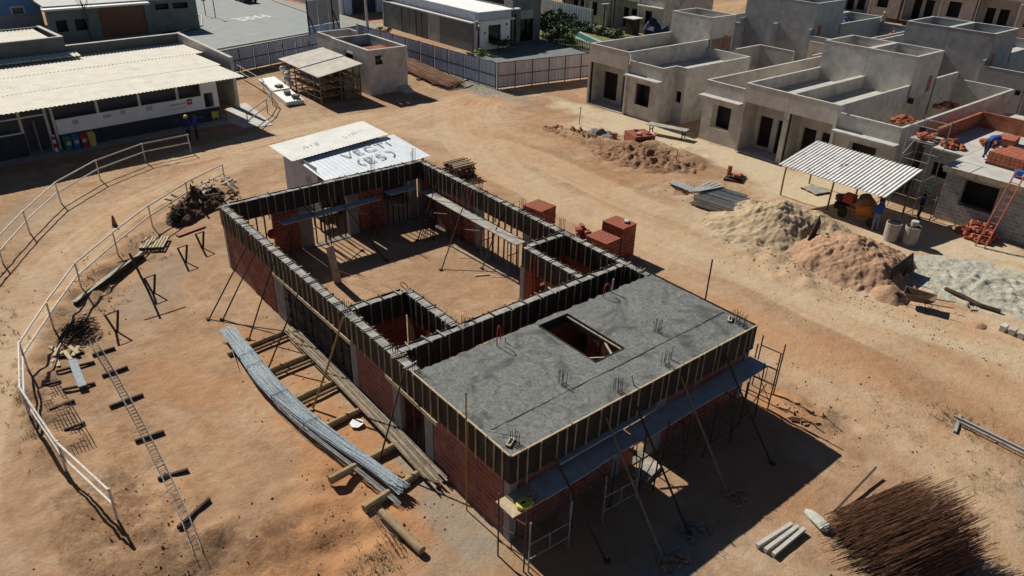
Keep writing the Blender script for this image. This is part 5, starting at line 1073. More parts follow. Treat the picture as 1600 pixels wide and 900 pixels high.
t = thing('yellow_toolbag', 'bright yellow bag on the sunlit end of the scaffold deck', 'bag', (.02, -.62, 1.72)); mb = MB()
mb.lathe([(.12, 0), (.2, .03), (.19, .1), (.06, .13)], Matrix.Translation((-.05, -.62, 1.72)) @ Matrix.Scale(1.25, 4, (1, 0, 0)), 10); mb.build('bag_body', YELP, t); MB().box(-.17, -.66, 1.845, -.05, -.6, 1.86).build('bag_patch', BLACK, t)
for (x, y) in ((.1, -.5), (.16, -.66)): mb = MB(); mb.path([(x, y, 1.73), (x+.12, y-.02, 1.78), (x+.2, y+.03, 1.73)], .012, 5); mb.build('bag_strap', BLACK, t)
for x, y, z, lb in [(.18, .28, 3.0, 'small dark-topped timber offcut on the slab at its near corner'), (9.75, .62, 3.0, 'small timber frame offcut on the slab at its right corner')]:
    tag(MB().obox((x, y, z+.04), (.34, .14, .06), .5).obox((x, y, z+.075), (.22, .06, .01), .5, 1).build('timber_offcut', [WOODP, BLACK]), lb, 'offcut')
tag(MB().tube((-.32, 1.5, 0), (-.28, 1.55, 4.05), .022, 6).build('tall_stake', YEL), 'thin yellowish stake rising above the slab edge on the long side', 'stake')
tag(MB().path([(10.55, 2.3, 0), (10.6, 2.25, 2.2), (10.62, 2.25, 4.3)], .03, 6).build('tall_pole', WOODD), 'thin dark pole standing beyond the right edge of the slab', 'pole')
# plank walkways inside the courtyard on frames
deck('pale dusty plank walkway along the far long wall of the courtyard', (9.6, 18.7), (9.55, 11.1), .62, 1.8, WOODG)
deck('blue-grey shaded plank walkway along the back wall of the courtyard', (2.2, 19.05), (7.2, 19.12), .5, 1.8, BLUED)
deck('small dark plank deck in the back right corner of the courtyard', (7.7, 19.05), (9.2, 19.1), .6, 1.95, BLUED)
for i, y in enumerate([18.3, 15.9, 13.5, 11.6]): trestle('scaffold frame under the pale courtyard walkway, %s from the back' % ORD[i], (9.25, y), (9.85, y), 1.78, SCAF, (.4, 1.1, 1.7), 'courtyard scaffold frames')
for i, x in enumerate([2.6, 4.4, 6.9]): trestle('scaffold frame under the shaded back walkway, %s from the left' % ORD[i], (x, 18.8), (x+.03, 19.35), 1.78, SCAF, (.4, 1.1, 1.7), 'courtyard scaffold frames')
for i, (x, y) in enumerate([(2.9, 18.5), (5.6, 18.6), (7.6, 18.4), (8.6, 16.4), (8.7, 14.0)]): tag(MB().tube((x, y, 1.62), (x+.45, y-.45, 1.6), .022, 6).build('scaffold_stub', SCAFG), 'pale tube end jutting into the courtyard, %s going clockwise from the back left' % ORD[i], 'tube', 'pale tube stubs')
tag(MB().beam((9.1, 15.7, .05), (9.3, 10.9, .05), .1, .08).build('floor_timber', WOODG), 'long timber lying on the courtyard floor below the pale walkway', 'timber'); tag(MB().beam((8.2, 12.6, .03), (8.8, 12.3, .03), .08, .03).build('floor_timber', WOODP), 'short pale batten on the courtyard floor', 'timber')
t = tag(MB().lathe([(.2, 0), (.26, .15), (.2, .3), (.05, .38)], Matrix.Translation((1.55, 18.4, 1.55)), 9).build('red_cloth_bundle', RED), 'red bundle hanging at the back left corner inside the shell', 'bundle')
tag(MB().path([(2.8, 17.5, .3), (4.1, 14.0, .35), (4.9, 11.6, .28)], .008, 4).build('red_string_line', REDH), 'red string line stretched across the courtyard floor', 'string')

# ------------------------------------------------------------------ long bundle of bluish rods on logs, and the plank stack
cl = [(-2.25, 14.35), (-2.32, 12.2), (-2.45, 10.4), (-2.4, 9.2), (-2.25, 7.6), (-2.0, 6.0), (-1.72, 4.6), (-1.42, 2.9)]
def along(s):
    P = smooth_pts(cl, 2); ds_ = [0]
    for a, b in zip(P, P[1:]): ds_.append(ds_[-1]+math.dist(a, b))
    s = max(0, min(1, s))*ds_[-1]
    for i in range(len(P)-1):
        if s <= ds_[i+1]: t_ = (s-ds_[i])/(ds_[i+1]-ds_[i]); break
    return P[i][0]+(P[i+1][0]-P[i][0])*t_, P[i][1]+(P[i+1][1]-P[i][1])*t_
rod = thing('rod_bundle', 'long sagging bundle of bluish steel rods laid across logs beside the shell', 'rods', (-2.2, 8.5, .3))
for layer in range(3):
    mb = MB()
    for i in range(44):
        o = (i/43-.5)*.40+rnd(-.04, .04); s0, s1 = rnd(-.0, .04), 1-rnd(0, .05); P = []; ph = rnd(0, 6)
        for k in range(15):
            s = s0+(s1-s0)*k/14; x, y = along(s); x2, y2 = along(min(1, s+.01)) if s < .99 else (x+.02, y-.1); d = Vector((x2-x, y2-y, 0)).normalized(); n = Vector((-d.y, d.x, 0)); tw_ = o*(1+.25*math.sin(5*s)+.3*(s > .9)*(s-.9)*8+.2*(s < .1)*(.1-s)*10)+.025*math.sin(7*s+ph)
            P.append(Vector((x, y, .30+layer*.045+.03*math.sin(9*s+ph)+rnd(-.01, .01)))+n*tw_)
        mb.path(P, rnd(.010, .017), 4)
    mb.build('rod_layer', RODB, rod)
mb = MB()
for i in range(9):
    P = []; f = rnd(.1, .5)
    for k in range(10):
        s = f+(1-f)*k/9; x, y = along(s); P.append((x-.24-.02*i*(k/9)+rnd(-.02, .02), y-.25*(k == 9)*rnd(0, 1), .3-.16*(k/9)**2))
    mb.path(P, .009, 4)
for i in range(9): x, y = along(.02); mb.path([(x-.2+i*.03, y-.3, .3), (x-.35+i*.02, y+.1+rnd(0, .3), .3)], .007, 4); mb.path([(x-.2, y-.6, .25), (x-.32-.03*i, y-1.2-.15*i, .06)], .006, 4)
mb.build('loose_rod', STEEL, rod)
for s in (.2, .27, .45, .62): x, y = along(s); MB().path([(x-.3, y, .3), (x-.28, y, .45), (x+.28, y+.03, .46), (x+.3, y+.03, .3)], .012, 5).build('tie_wire', BLACK, rod)
for i, (a, b, r_) in enumerate([((-2.75, 12.95), (-.3, 13.2), .09), ((-2.6, 11.0), (-.25, 11.15), .12), ((-2.6, 8.9), (-.28, 9.12), .11), ((-2.4, 7.0), (-.25, 7.18), .12), ((-2.85, 4.75), (-.1, 4.95), .13), ((-2.6, 3.2), (-.25, 3.55), .13)]):
    z = ground_z(-1.5, a[1]); tag(MB().path([(a[0], a[1], z+r_*.8), ((a[0]+b[0])/2, (a[1]+b[1])/2+rnd(-.03, .03), z+r_*.9), (b[0], b[1], z+r_*.8)], r_, 10, 0, r_*.85).build('support_log', LOGM), 'log lying crosswise under the bluish rods, %s from the far end' % ORD[i], 'log', 'logs under the rods')
for i, (a, b) in enumerate([((-2.3, 12.6), (-.5, 12.75)), ((-1.9, 10.7), (-.4, 10.75)), ((-2.2, 8.6), (-.4, 8.75))]): tag(MB().tube((*a, .08), (*b, .1), .06, 8).build('thin_log', WOOD), 'thinner pole lying next to a rod support log, %s from the far end' % ORD[i], 'pole', 'thin poles by the rod logs')
tag(MB().path([(-2.3, 2.8, .14), (-2.25, 1.9, .18), (-2.15, .95, .14)], .10, 12, 0, .125).build('fallen_log', LOGM), 'thick pale log lying lengthways in front of the rod ends', 'log')
mb = MB()
for i in range(7): x = -2.55+i*.06; mb.path([(x, 3.3, .12), (x+rnd(-.05, .05), 2.2, .1), (x+.05*i-.1, 1.35+rnd(-.2, .2), .04)], .009, 4)
tag(mb.build('loose_wires', RUSTD), 'loose dark rods splayed on the ground beside the thick pale log', 'rods')
for lay in range(2):
    for i in range(11):
        z = .22+lay*.035; x = -.64+i*.052+rnd(-.02, .02); y0, y1 = 13.3-rnd(0, 1.6), 2.5+rnd(0, .7); P = [(x+.06+rnd(-.03, .03), y0, z+rnd(-.01, .02)), (x+.08, (y0*2+y1)/3, z+rnd(-.01, .02)), (x+.04, (y0+y1*2)/3, z+rnd(-.01, .02)), (x-.04+rnd(-.05, .05), y1, z-.03+rnd(-.02, .02))]
        tag(MB().path(P, .024, 5).build('long_batten', [WOODG, WOOD, WOOD][(i+lay) % 3]), 'long thin batten in the two-layer batten stack along the near brick side', 'batten', 'battens stacked along the wall')
mb = MB(); k0 = [(-1.15, 6.75), (-.98, 6.85), (-.78, 6.8), (-.72, 6.62), (-.82, 6.45), (-1.02, 6.42), (-1.16, 6.55)]; mb.add([(x, y, .1+.03*math.sin(i*2)) for i, (x, y) in enumerate(k0)]+[(x, y, .085+.03*math.sin(i*2)) for i, (x, y) in enumerate(k0)], [tuple(range(7))[::-1], tuple(range(7, 14))]+[(i, (i+1) % 7, 7+(i+1) % 7, 7+i) for i in range(7)])
tag(mb.build('cardboard_piece', WHITEW), 'crumpled white sheet of cardboard between the logs', 'cardboard')

# ------------------------------------------------------------------ left yard
for i, (a, b) in enumerate([((-6.63, 15.84), (-5.86, 15.89)), ((-6.68, 14.29), (-5.83, 14.33)), ((-6.93, 12.29), (-5.87, 12.35)), ((-6.76, 10.01), (-5.91, 9.97)), ((-6.71, 7.93), (-5.89, 7.77)), ((-6.87, 5.56), (-5.82, 6.22))]):
    z = ground_z(*a); tag(MB().beam((*a, z+.06), (*b, ground_z(*b)+.06), .08, .1).build('sleeper', WOODD), 'dark timber crosspiece under the long thin cage, %s from the far end' % ORD[i], 'timber', 'crosspieces under the cage')
cage = thing('rebar_cage', 'long thin ladder-like steel cage lying on dark timbers', 'rebar cage', (-6.6, 10.5, .1)); Pc = [(-6.42, 16.5), (-6.38, 14), (-6.42, 11), (-6.5, 8), (-6.62, 5.8), (-6.75, 4.4)]
for o, zz in ((-.13, .14), (.13, .14), (-.13, .3), (.13, .3)): MB().path([(x+o*.8, y, ground_z(x, y)+zz-.1*(k == 5)) for k, (x, y) in enumerate(Pc)], .009, 5).build('long_bar', SCAFG, cage)
for i in range(58):
    y = 16.3-i*.2; x = float(np.interp(-y, [-q[1] for q in Pc], [q[0] for q in Pc])); z = ground_z(x, y); MB().path([(x-.104, y, z+.14), (x+.104, y, z+.14), (x+.104, y+.02, z+.3), (x-.104, y+.02, z+.3), (x-.104, y, z+.14)], .007, 4).build('stirrup', SCAFG, cage)
for i, (a, b) in enumerate([((-7.56, 16.39), (-6.81, 16.28)), ((-7.88, 15.40), (-6.67, 15.36)), ((-7.94, 14.06), (-6.97, 14.0)), ((-8.3, 14.7), (-7.86, 14.85)), ((-8.5, 13.2), (-7.75, 13.3)), ((-8.35, 11.8), (-7.75, 11.9))]):
    tag(MB().beam((*a, ground_z(*a)+.05), (*b, ground_z(*b)+.05), .07, .08).build('sleeper', WOODD), ['dark timber by the rusty wire heap, farthest of the six', 'dark timber under the far end of the bluish plate', 'dark timber under the near end of the bluish plate', 'dark timber under the far end of the thin mesh strip', 'dark timber under the middle of the thin mesh strip', 'dark timber under the near end of the thin mesh strip'][i], 'timber')
tag(MB().beam((-7.28, 15.75, .16), (-7.36, 13.85, .16), .26, .06).build('steel_plate', mat('bluish_plate', (.3, .34, .36), (.2, .24, .26), 9, .8)), 'bluish flat bundle laid on two dark timbers', 'plate')
mb = MB()
for i in range(8): mb.tube((-8.6+i*.09, 15.0, .12), (-8.45+i*.1, 10.6, .1), .01, 4)
for i in range(22): mb.tube((-8.62, 14.9-i*.19, .13), (-7.9, 14.85-i*.19, .13), .007, 4)
tag(mb.build('steel_mesh', RUSTD), 'strip of thin dark wire mesh lying along the railing bend', 'mesh')
mb = MB()
for i in range(130):
    a = rnd(-.3, .5); x, y = -6.65+rnd(-.4, .45), 17.6+rnd(-.45, .55); L = rnd(.2, .5); mb.path([(x-L*math.cos(a), y-L*math.sin(a), rnd(.03, .3)), (x, y, rnd(.2, .55)), (x+L*math.cos(a)*.8, y+L*.6*math.sin(a+.8), rnd(.05, .4))], .012, 4)
tag(mb.build('wire_heap', RUSTD), 'dark heap of bent rusty bars inside the railing bend', 'rebar heap')
for i in range(9): x, y = -7.5+rnd(-.4, .5), 16.5+rnd(-.4, .4); tag(MB().obox((x, y, .06+i*.012), (rnd(.5, .8), .13, .04), rnd(.7, 1.9)).build('scrap_board', WOODP), 'pale scrap board in the loose scatter at the foot of the dark bar heap', 'board', 'scattered scrap boards')
for i, (x, y) in enumerate([(-7.9, 16.9), (-8.0, 15.9), (-5.8, 20.3), (-6.2, 19.4)]): tag(MB().obox((x, y, .05), (.6, .14, .05), 1.1+.2*i).build('edge_board', WOODG), ['grey board lying at the foot of the railing bend, upper one', 'grey board lying at the foot of the railing bend, lower one', 'grey board end beside the long dark plank edge', 'grey board below the end of the long dark plank edge'][i], 'board')
tag(MB().beam((-6.3, 19.9, .12), (-2.85, 23.05, .12), .12, .26).beam((-6.32, 19.95, .27), (-2.87, 23.1, .27), .2, .03, 1).build('edge_plank', [WOODD, WOODG]), 'long plank on edge running from the slatted pallet down to the railing', 'plank')
def pallet(label, c, rz, z=0, m=WOODP, grp=None):
    t = thing('pallet', label, 'pallet', (*c, z), grp, rz)
    for i in range(8): MB().box(-.6, -.5+i*.137, .1, .6, -.5+i*.137+.09, .125).build('slat', m, t, local=True)
    for y in (-.48, 0, .48): MB().box(y*1.2-.05, -.5, 0, y*1.2+.05, .55, .098).build('bearer', WOODD, t, local=True)
    return t
pallet('pale slatted pallet lying on the ground by the railing', (-2.05, 23.95), R(60), .08)
pallet('grey slatted pallet lying behind the canopy posts', (30.4, 9.3), R(75), 0, WOODG)
def yframe(label, x, y, h, w, tall=False):
    z = ground_z(x, y); t = thing('forked_stand', label, 'stand', (x, y, z), 'forked timber stands')
    for s in (-1, 1): MB().beam((x, y, z-.1), (x+s*w, y+s*.05, z+h), .07, .07).build('prong', WOODD, t)
    MB().beam((x-w*1.1, y-.05, z+h), (x+w*1.1, y+.05, z+h), .03, .04).build('cross_wire', RUSTD, t)
    if tall: MB().beam((x-.12, y+.1, z-.1), (x-.5, y+.15, z+1.95), .1, .09).build('tall_post', WOODD, t); MB().beam((x-1.0, y+.1, z+1.7), (x+.6, y+.2, z+1.75), .05, .04).build('top_bar', WOODD, t)
yframe('forked stand with a tall post below the slatted pallet', -3.49, 19.35, .8, .22, True); yframe('small forked stand nearest the far left corner of the shell', -1.5, 21.44, .8, .22); yframe('forked stand nearest to the dark bar heap', -5.5, 17.11, .85, .24)
yframe('forked stand half hidden at the far left corner of the shell', -.4, 22.4, .8, .2)
t = thing('traffic_cone', 'dark worn traffic cone standing on the dirt road', 'cone', (-2.95, 27.5, ground_z(-2.95, 27.5))); z = t.location.z
MB().lathe([(.13, .03), (.09, .25), (.05, .5), (.03, .56)], Matrix.Translation((-2.95, 27.5, z)), 12).build('cone_body', mat('faded_orange', (.30, .13, .08), (.2, .08, .05), 6, .8), t); MB().box(-3.13, 27.32, z-.02, -2.77, 27.68, z+.035).build('cone_base', BLACK, t)
# dark soil heap with plants and plastic
def heap(name, label, cx, cy, rx, ry, h, m, rot=0, seed=1, sharp=1.0, rough=.18, cat='heap', n=46, ridge=None, bscale=1.6):
    mb = MB(); c, s = math.cos(R(rot)), math.sin(R(rot)); g = np.linspace(-1.25, 1.25, n); U, V = np.meshgrid(g, g); X0, Y0 = U*rx, V*ry; X = cx+X0*c-Y0*s; Y = cy+X0*s+Y0*c
    d = np.sqrt(U*U+V*V)+(fbm(X.ravel(), Y.ravel(), .7, 4, seed).reshape(n, n)-.5)*.55
    Z = h*np.clip(1-d, -.1, 1)**sharp if sharp == 1 else h*np.sign(1-d)*np.abs(np.clip(1-d, -.1, 1))**sharp
    Z = np.where(d < 1, h*np.clip(1-d, 0, 1)**sharp, -(d-1)*.6)
    Z += rough*(fbm(X.ravel(), Y.ravel(), bscale, 5, seed+3).reshape(n, n)-.5)*np.clip(1.25-d, 0, 1)*2
    Z += ground_fields(X.ravel(), Y.ravel())[0].reshape(n, n)*np.clip(d-.6, 0, 1)
    for i in range(n):
        for j in range(n): mb.v.append((X[i, j], Y[i, j], Z[i, j]))
    for i in range(n-1):
        for j in range(n-1):
            if min(d[i, j], d[i+1, j+1], d[i+1, j], d[i, j+1]) < 1.18: mb.f.append((i*n+j, i*n+j+1, (i+1)*n+j+1, (i+1)*n+j)); mb.m.append(0)
    o = mb.build(name, m, smooth=True)
    return tag(o, label, cat)
heap('soil_heap', 'dark soil heap with rubbish at the far left corner of the shell', .9, 27.2, 2.6, 1.05, .75, EARTHD, 45, 5, .8, .55, bscale=3.4, n=70)
t = thing('plastic_rubbish', 'grey plastic sheeting and rubbish on the dark soil heap', 'rubbish', (2.0, 28.3, .5)); mb = MB()
for i in range(75): p = Vector((2.2+rnd(-.9, 1.3), 28.5+rnd(-.6, .8), .45+rnd(0, .35))); a = Vector((rnd(-1, 1), rnd(-1, 1), rnd(-.6, .6)))*.22; b = Vector((rnd(-1, 1), rnd(-1, 1), rnd(-.6, .6)))*.18; mb.add([p, p+a, p+a+b, p+b], [(0, 1, 2, 3)])
mb.build('plastic_sheet', STEEL, t); mb = MB()
for i in range(34): mb.obox((1.9+rnd(-2, 1.5), 28.0+rnd(-1.6, .8), .42+rnd(-.25, .2)), (rnd(.2, .9), .1, .05), rnd(0, 3), 0, rnd(-.5, .5))
mb.build('broken_board', WOODD, t)
for i, (x, y, h) in enumerate([(.9, 27.5, 1.3), (.2, 26.6, .7), (-.6, 26.0, .6)]): plant('dry_plant', ['tall brown dead plant on the dark soil heap', 'brownish plant in the middle of the dark soil heap', 'low green weed at the left end of the dark soil heap'][i], x, y, .45 if i else .25, h, 90, .13, [EARTHD, EARTHD, LEAF][i], None, 40+i)
tag(MB().obox((-.2, 24.6, .05), (1.5, .3, .04), R(15)).build('orange_board', mat('orange_board', (.4, .17, .1), (.25, .12, .08), 4, .9)), 'orange edged board on the ground between pallet and soil heap', 'board')

# ------------------------------------------------------------------ brick stacks
def brickstack(label, c, size, rz, z=0, group='brick stacks', loose=0, cut=None):
    t = thing('brick_stack', label, 'bricks', (*c, z), group, rz); w, d, h = size; mb = MB(); k = int(h/.19)
    for i in range(k):
        for j in range(int(w/.29)):
            o, e = rnd(-.014, .014), rnd(-.03, .012); a = -w/2+j*w/int(w/.29); mb.box(a+.003, -d/2+o, i*h/k+.004, a+w/int(w/.29)-.003, d/2+e, (i+1)*h/k)
    mb.build('brick_courses', BRKS, t, local=True)
    MB().add([(-w/2, -d/2, h+.004), (w/2, -d/2, h+.004), (w/2, d/2, h+.004), (-w/2, d/2, h+.004)], [(0, 1, 2, 3)]).build('brick_tops', BRKH, t, local=True)
    for i in range(loose): MB().obox((rnd(-w/2, w/2)*.7, rnd(-d/2, d/2)*.7, h+.06), (.3, .19, .1), rnd(0, 3)).build('loose_brick', BRK if i else CAP, t, local=True)
    return t
brickstack('brick stack beyond the far long wall, alone beside the courtyard', (13.8, 14.75), (1.15, 1.2, 1.3), R(8))
brickstack('taller brick stack of the two touching ones by the small rooms', (14.98, 10.45), (1.0, 1.25, 1.62), R(4), loose=1)
brickstack('lower brick stack of the two touching ones by the small rooms', (13.92, 10.4), (1.05, 1.25, 1.18), R(4))
for i in range(14): tag(MB().obox((13.55+rnd(-.3, .3), 11.45+rnd(-.25, .25), .9+rnd(-.1, .45)), (.3, .19, .12), rnd(0, 3), 0, rnd(-.4, .4)).build('loose_brick', BRK), 'loose brick in the jumble behind the lower touching brick stack', 'brick', 'loose bricks by the stacks')
tag(MB().box(13.15, 11.2, 0, 13.9, 11.75, .85).build('broken_brick_pack', BRK), 'broken low brick pack behind the lower touching brick stack', 'bricks')
brickstack('low brick pack with loose bricks on top, in front of the lone left house', (28.3, 21.2), (1.5, 1.6, .8), R(-20), loose=5)
# pallet of sticks behind the shell
t = thing('timber_pile', 'criss-cross pile of short timbers behind the back right corner of the shell', 'timber', (15.0, 23.3, 0))
for lay in range(9):
    mb = MB()
    for i in range(6):
        o = -.6+i*.24+rnd(-.05, .05); z = .05+lay*.095
        if lay % 2: mb.beam((15.0+o, 22.6+rnd(-.2, .1), z), (15.0+o+.1, 24.0+rnd(-.1, .2), z), .06, .08)
        else: mb.beam((14.3+rnd(-.2, .1), 23.3+o, z), (15.7+rnd(-.1, .2), 23.3+o, z), .06, .08)
    mb.build('timber_layer', [WOODD, WOOD][lay % 2] if lay < 8 else WOODP, t)
# ------------------------------------------------------------------ right yard
t = thing('trestle_bench', 'long pale plank bench on trestle legs before the lone left house', 'bench', (31.3, 21.3, 0)); M_ = Matrix.Translation((31.4, 21.4, 0)) @ Matrix.Rotation(R(-72), 4, 'Z')
mb = MB(); mb.box(-1.45, -.35, .62, 1.45, .35, .67); mb.v = [tuple(M_ @ Vector(v)) for v in mb.v]; mb.build('bench_top', WOODG, t)
for x in (-1.2, 1.2):
    for y in (-.28, .28): mb = MB(); mb.beam((x, y, 0), (x, y, .619), .06, .06); mb.v = [tuple(M_ @ Vector(v)) for v in mb.v]; mb.build('leg', WOODD, t)
    mb = MB(); mb.beam((x, -.28, .3), (x, .28, .3), .05, .05); mb.v = [tuple(M_ @ Vector(v)) for v in mb.v]; mb.build('leg_tie', WOODD, t)
for k, (x, y, h) in enumerate([(28.15, 26.85, 1.2), (27.13, 17.05, 1.15)]):
    z = ground_z(x, y); t = thing('marker_stake', ['thin stake with a white head before the lone left house', 'thin stake with a round head beside the dug hollow'][k], 'stake', (x, y, z)); MB().tube((x, y, z-.1), (x+.05, y, z+h), .03, 6).build('stake', WOODG, t); MB().obox((x+.05, y, z+h), (.16, .06, .2), .6).build('stake_head', CAP, t)
tag(MB().lathe([(.16, 0), (.2, .4), (.2, .42)], Matrix.Translation((27.8, 23.0, ground_z(27.8, 23)-.02)), 10).build('bucket', BRK), 'rust-coloured bucket standing by the small rubble heap', 'bucket')
DUG = mat('dug_earth', (.36, .205, .115), (.22, .12, .065), 2.4, 1.0, bump=1.0, bscale=10, bdist=.06, detail=9, c3=(.13, .072, .04), s3=1.3, t3=.55)
heap('earth_mound', 'broken brown earth mound between the dirt road and the brick pack', 26.6, 19.0, 2.3, 3.4, .6, DUG, 15, 51, .8, .5, 'earth', bscale=2.6, n=110)
heap('earth_mound', 'long ridge of dug brown earth left of the rubble heap', 26.1, 24.8, 1.0, 3.1, .42, DUG, 8, 53, .8, .5, 'earth', bscale=2.8, n=110)
heap('rubble_heap', 'small grey rubble heap before the lone left house', 27.6, 24.0, 1.2, 1.3, .5, ROCK, 0, 15, 1, .4)
t = pallet('small pallet carrying a few leftover bricks and a tin, before the paired houses', (28.2, 13.3), R(20), ground_z(28.2, 13.3), WOODD)
for k, (x, y, z, s) in enumerate([(27.9, 13.6, .35, 1), (27.85, 13.55, .6, 1), (28.1, 13.1, .3, 1), (28.5, 13.2, .25, 1), (28.2, 13.35, .25, 1)]): tag(MB().lathe([(.14, 0), (.14, .32)], Matrix.Translation((x, y, z+ground_z(28.2, 13.3)-.1)), 8).build('clay_tube', BRK) if k < 2 else MB().obox((x, y, z+ground_z(28.2, 13.3)-.05), (.3, .2, .19), k).build('clay_brick', BRK), ['lower clay tube standing on the small brick pallet', 'upper clay tube standing on the small brick pallet', 'brick in front on the small brick pallet', 'brick at the right side of the small brick pallet', 'brick in the middle of the small brick pallet'][k], 'brick', 'leftovers on the small pallet')
# pile of galvanised profiles
a0, d0 = Vector((22.75, 12.2, 0)), Vector((.35, -2.45, 0)); n0 = Vector((2.15, .6, 0)); Lp = 0
for lay in range(4):
    for i in range(9):
        s = i/8; p = a0+n0*s+Vector((rnd(-.05, .05), rnd(-.15, .15), .08+lay*.13)); q = p+d0+Vector((rnd(-.05, .05), rnd(-.1, .1), 0))
        mb = MB(); mb.beam(p, q, .15, .03).beam(p+Vector((.07, 0, .05)), q+Vector((.07, 0, .05)), .02, .09).beam(p-Vector((.07, 0, -.05)), q-Vector((.07, 0, -.05)), .02, .09)
        tag(mb.build('steel_profile', STEEL), 'grey steel channel lying in the stacked pile beside the pale sand', 'steel channel', 'steel channels in the pile')
for i in range(4): tag(MB().beam((22.9+i*.1, 12.6-i*.1, .62+.02*i), (25.2, 12.9-.3*i, .62), .16, .05).build('cross_profile', STEEL), 'grey steel channel lying aslant on top of the stacked pile', 'steel channel', 'channels aslant on the pile')
for i in range(3): tag(MB().beam((24.0+i*.2, 14.9, .2), (23.9+i*.22, 13.1, .25), .18, .05).build('loose_profile', STEEL), 'grey steel channel lying apart at the far end of the pile', 'steel channel', 'channels apart from the pile')
heap('sand_heap', 'pale yellowish sand heap in front of the canopy', 24.1, 7.6, 3.9, 3.2, 1.5, SANDP, -25, 31, 1.05, .13, 'sand', bscale=7, n=150)
heap('sand_heap', 'pinkish sand heap nearer to us, held by dark boards', 23.4, 3.3, 2.7, 3.1, 1.45, SANDK, -20, 37, .85, .13, 'sand', bscale=7, n=150)
heap('sand_heap', 'small low pinkish sand heap spilling by the wheelbarrow', 21.6, .45, .7, .8, .55, SANDK, 0, 39, .9, .2, 'sand', n=26)
heap('sand_spread', 'flat spread of whitish sand at the right edge', 26.3, -2.0, 2.7, 3.4, .12, mat('whitish_sand', (.46, .44, .36), (.34, .325, .265), 2.6, 1.0, bump=1.0, bscale=6, c3=(.24, .23, .195), s3=1.9, t3=.56, bdist=.08, detail=9), 20, 33, .9, .22, 'sand', bscale=3.6, n=100)
tag(MB().beam((22.5, .9, .42), (24.75, 1.0, .5), .05, .85, 0, (0, .25, 1)).beam((23.6, .82, 0), (23.7, .75, 1.0), .08, .06).build('retaining_board', WOODD), 'dark board standing on edge at the right foot of the pinkish sand', 'board')
tag(MB().beam((22.9, 5.2, .35), (24.6, 5.75, .95), .05, .5, 0, (0, .25, 1)).build('retaining_board', WOODD), 'dark board stuck between the two sand heaps', 'board')
# wheelbarrow
wb = thing('wheelbarrow', 'brown wheelbarrow with long handles beside the small sand spill', 'wheelbarrow', (21.7, -.9, 0)); M_ = Matrix.Translation((21.75, -.85, ground_z(21.7, -.9))) @ Matrix.Rotation(R(-72), 4, 'Z')
def wbp(mb, nm, m): mb.v = [tuple(M_ @ Vector(v)) for v in mb.v]; mb.build(nm, m, wb)
mb = MB(); mb.add([(-.5, -.2, .32), (.25, -.2, .32), (.25, .2, .32), (-.5, .2, .32), (-.75, -.36, .66), (.5, -.36, .6), (.5, .36, .6), (-.75, .36, .66), (-.7, -.31, .64), (.45, -.31, .58), (.45, .31, .58), (-.7, .31, .64), (-.47, -.17, .36), (.22, -.17, .36), (.22, .17, .36), (-.47, .17, .36)], [(0,3,2,1),(0,1,5,4),(1,2,6,5),(2,3,7,6),(3,0,4,7),(4,5,9,8),(5,6,10,9),(6,7,11,10),(7,4,8,11),(8,9,13,12),(9,10,14,13),(10,11,15,14),(11,8,12,15),(12,13,14,15)]); wbp(mb, 'tray', mat('muddy_tray', (.16, .10, .06), (.09, .06, .04), 5, .9))
for s in (-1, 1): mb = MB(); mb.path([(-.95, s*.06, .2), (-.3, s*.2, .3), (.5, s*.28, .42), (1.2, s*.3, .5)], .02, 6); wbp(mb, 'handle', RUSTD); mb = MB(); mb.path([(.15, s*.22, .33), (.3, s*.24, 0), (.45, s*.24, .36)], .018, 6); wbp(mb, 'leg', RUSTD)
mb = MB(); mb.tube((-.95, -.05, .2), (-.95, .05, .2), .2, 14); wbp(mb, 'wheel', BLACK)
mb = MB(); mb.path([(24.1, -.85, .1), (24.0, -1.6, .12), (23.8, -2.4, .1), (23.95, -3.2, .1)], .09, 6); tag(mb.build('edge_pipe', WOODD), 'dark long strip along the edge of the whitish sand', 'strip')
for i in range(6): tag(MB().box(22.35, -3.95-i*.34, 0, 22.75, -3.75-i*.34, .28).build('concrete_block', CONC), 'grey concrete block in the short row at the right edge', 'block', 'block row at the right edge')
tag(foliage(MB(), (23.3, -2.2, .12), (.3, .25, .1), 60, .07, 0, 5).build('rubbish_clump', EARTHD), 'dark clump on the ground near the concrete block row', 'rubbish')
heap('soil_clump', 'tiny brown soil clump lying left of the whitish sand', 22.2, -3.1, .35, .3, .15, CLOD, 0, 3, 1, .1, n=14)

# canopy with the mixing place
cn = thing('canopy_shelter', 'open shelter of corrugated white sheets on thin posts over the mixing place', 'shelter', (29.3, 7.2, 0))
mb = MB(); corr(mb, (27.45, 4.1, 1.99), (-.05, 6.15, 0), (3.85, .1, .62), .2, .034); mb.build('corrugated_roof', mat('worn_white_sheet', (.82, .8, .76), (.68, .66, .62), 2, .8, c3=(.3, .28, .25), s3=1.5, t3=.58), cn)
for (x, y) in ((28.06, 10.1), (28.3, 7.33), (28.2, 4.4), (31.2, 10.2), (31.2, 7.3), (31.1, 4.5)): mb = MB(); mb.path([(x, y, -.1), (x+rnd(-.03, .03), y+rnd(-.03, .03), 1.0), (x+rnd(-.05, .05), y, 1.93+(x-27.45)*.16)], .05, 7); mb.build('post', WOOD, cn)
for x in (28.1, 31.15): MB().beam((x, 4.1, 1.9+(x-27.45)*.16), (x, 10.25, 1.9+(x-27.45)*.16), .06, .08).build('purlin', WOOD, cn)
mx = thing('concrete_mixer', 'orange and grey concrete mixer with a red motor under the canopy edge', 'mixer', (28.3, 5.5, 0)); c = Vector((28.35, 5.35, .95))
Mx = Matrix.Translation(c) @ Matrix.Rotation(R(40), 4, 'Z') @ Matrix.Rotation(R(55), 4, 'Y')
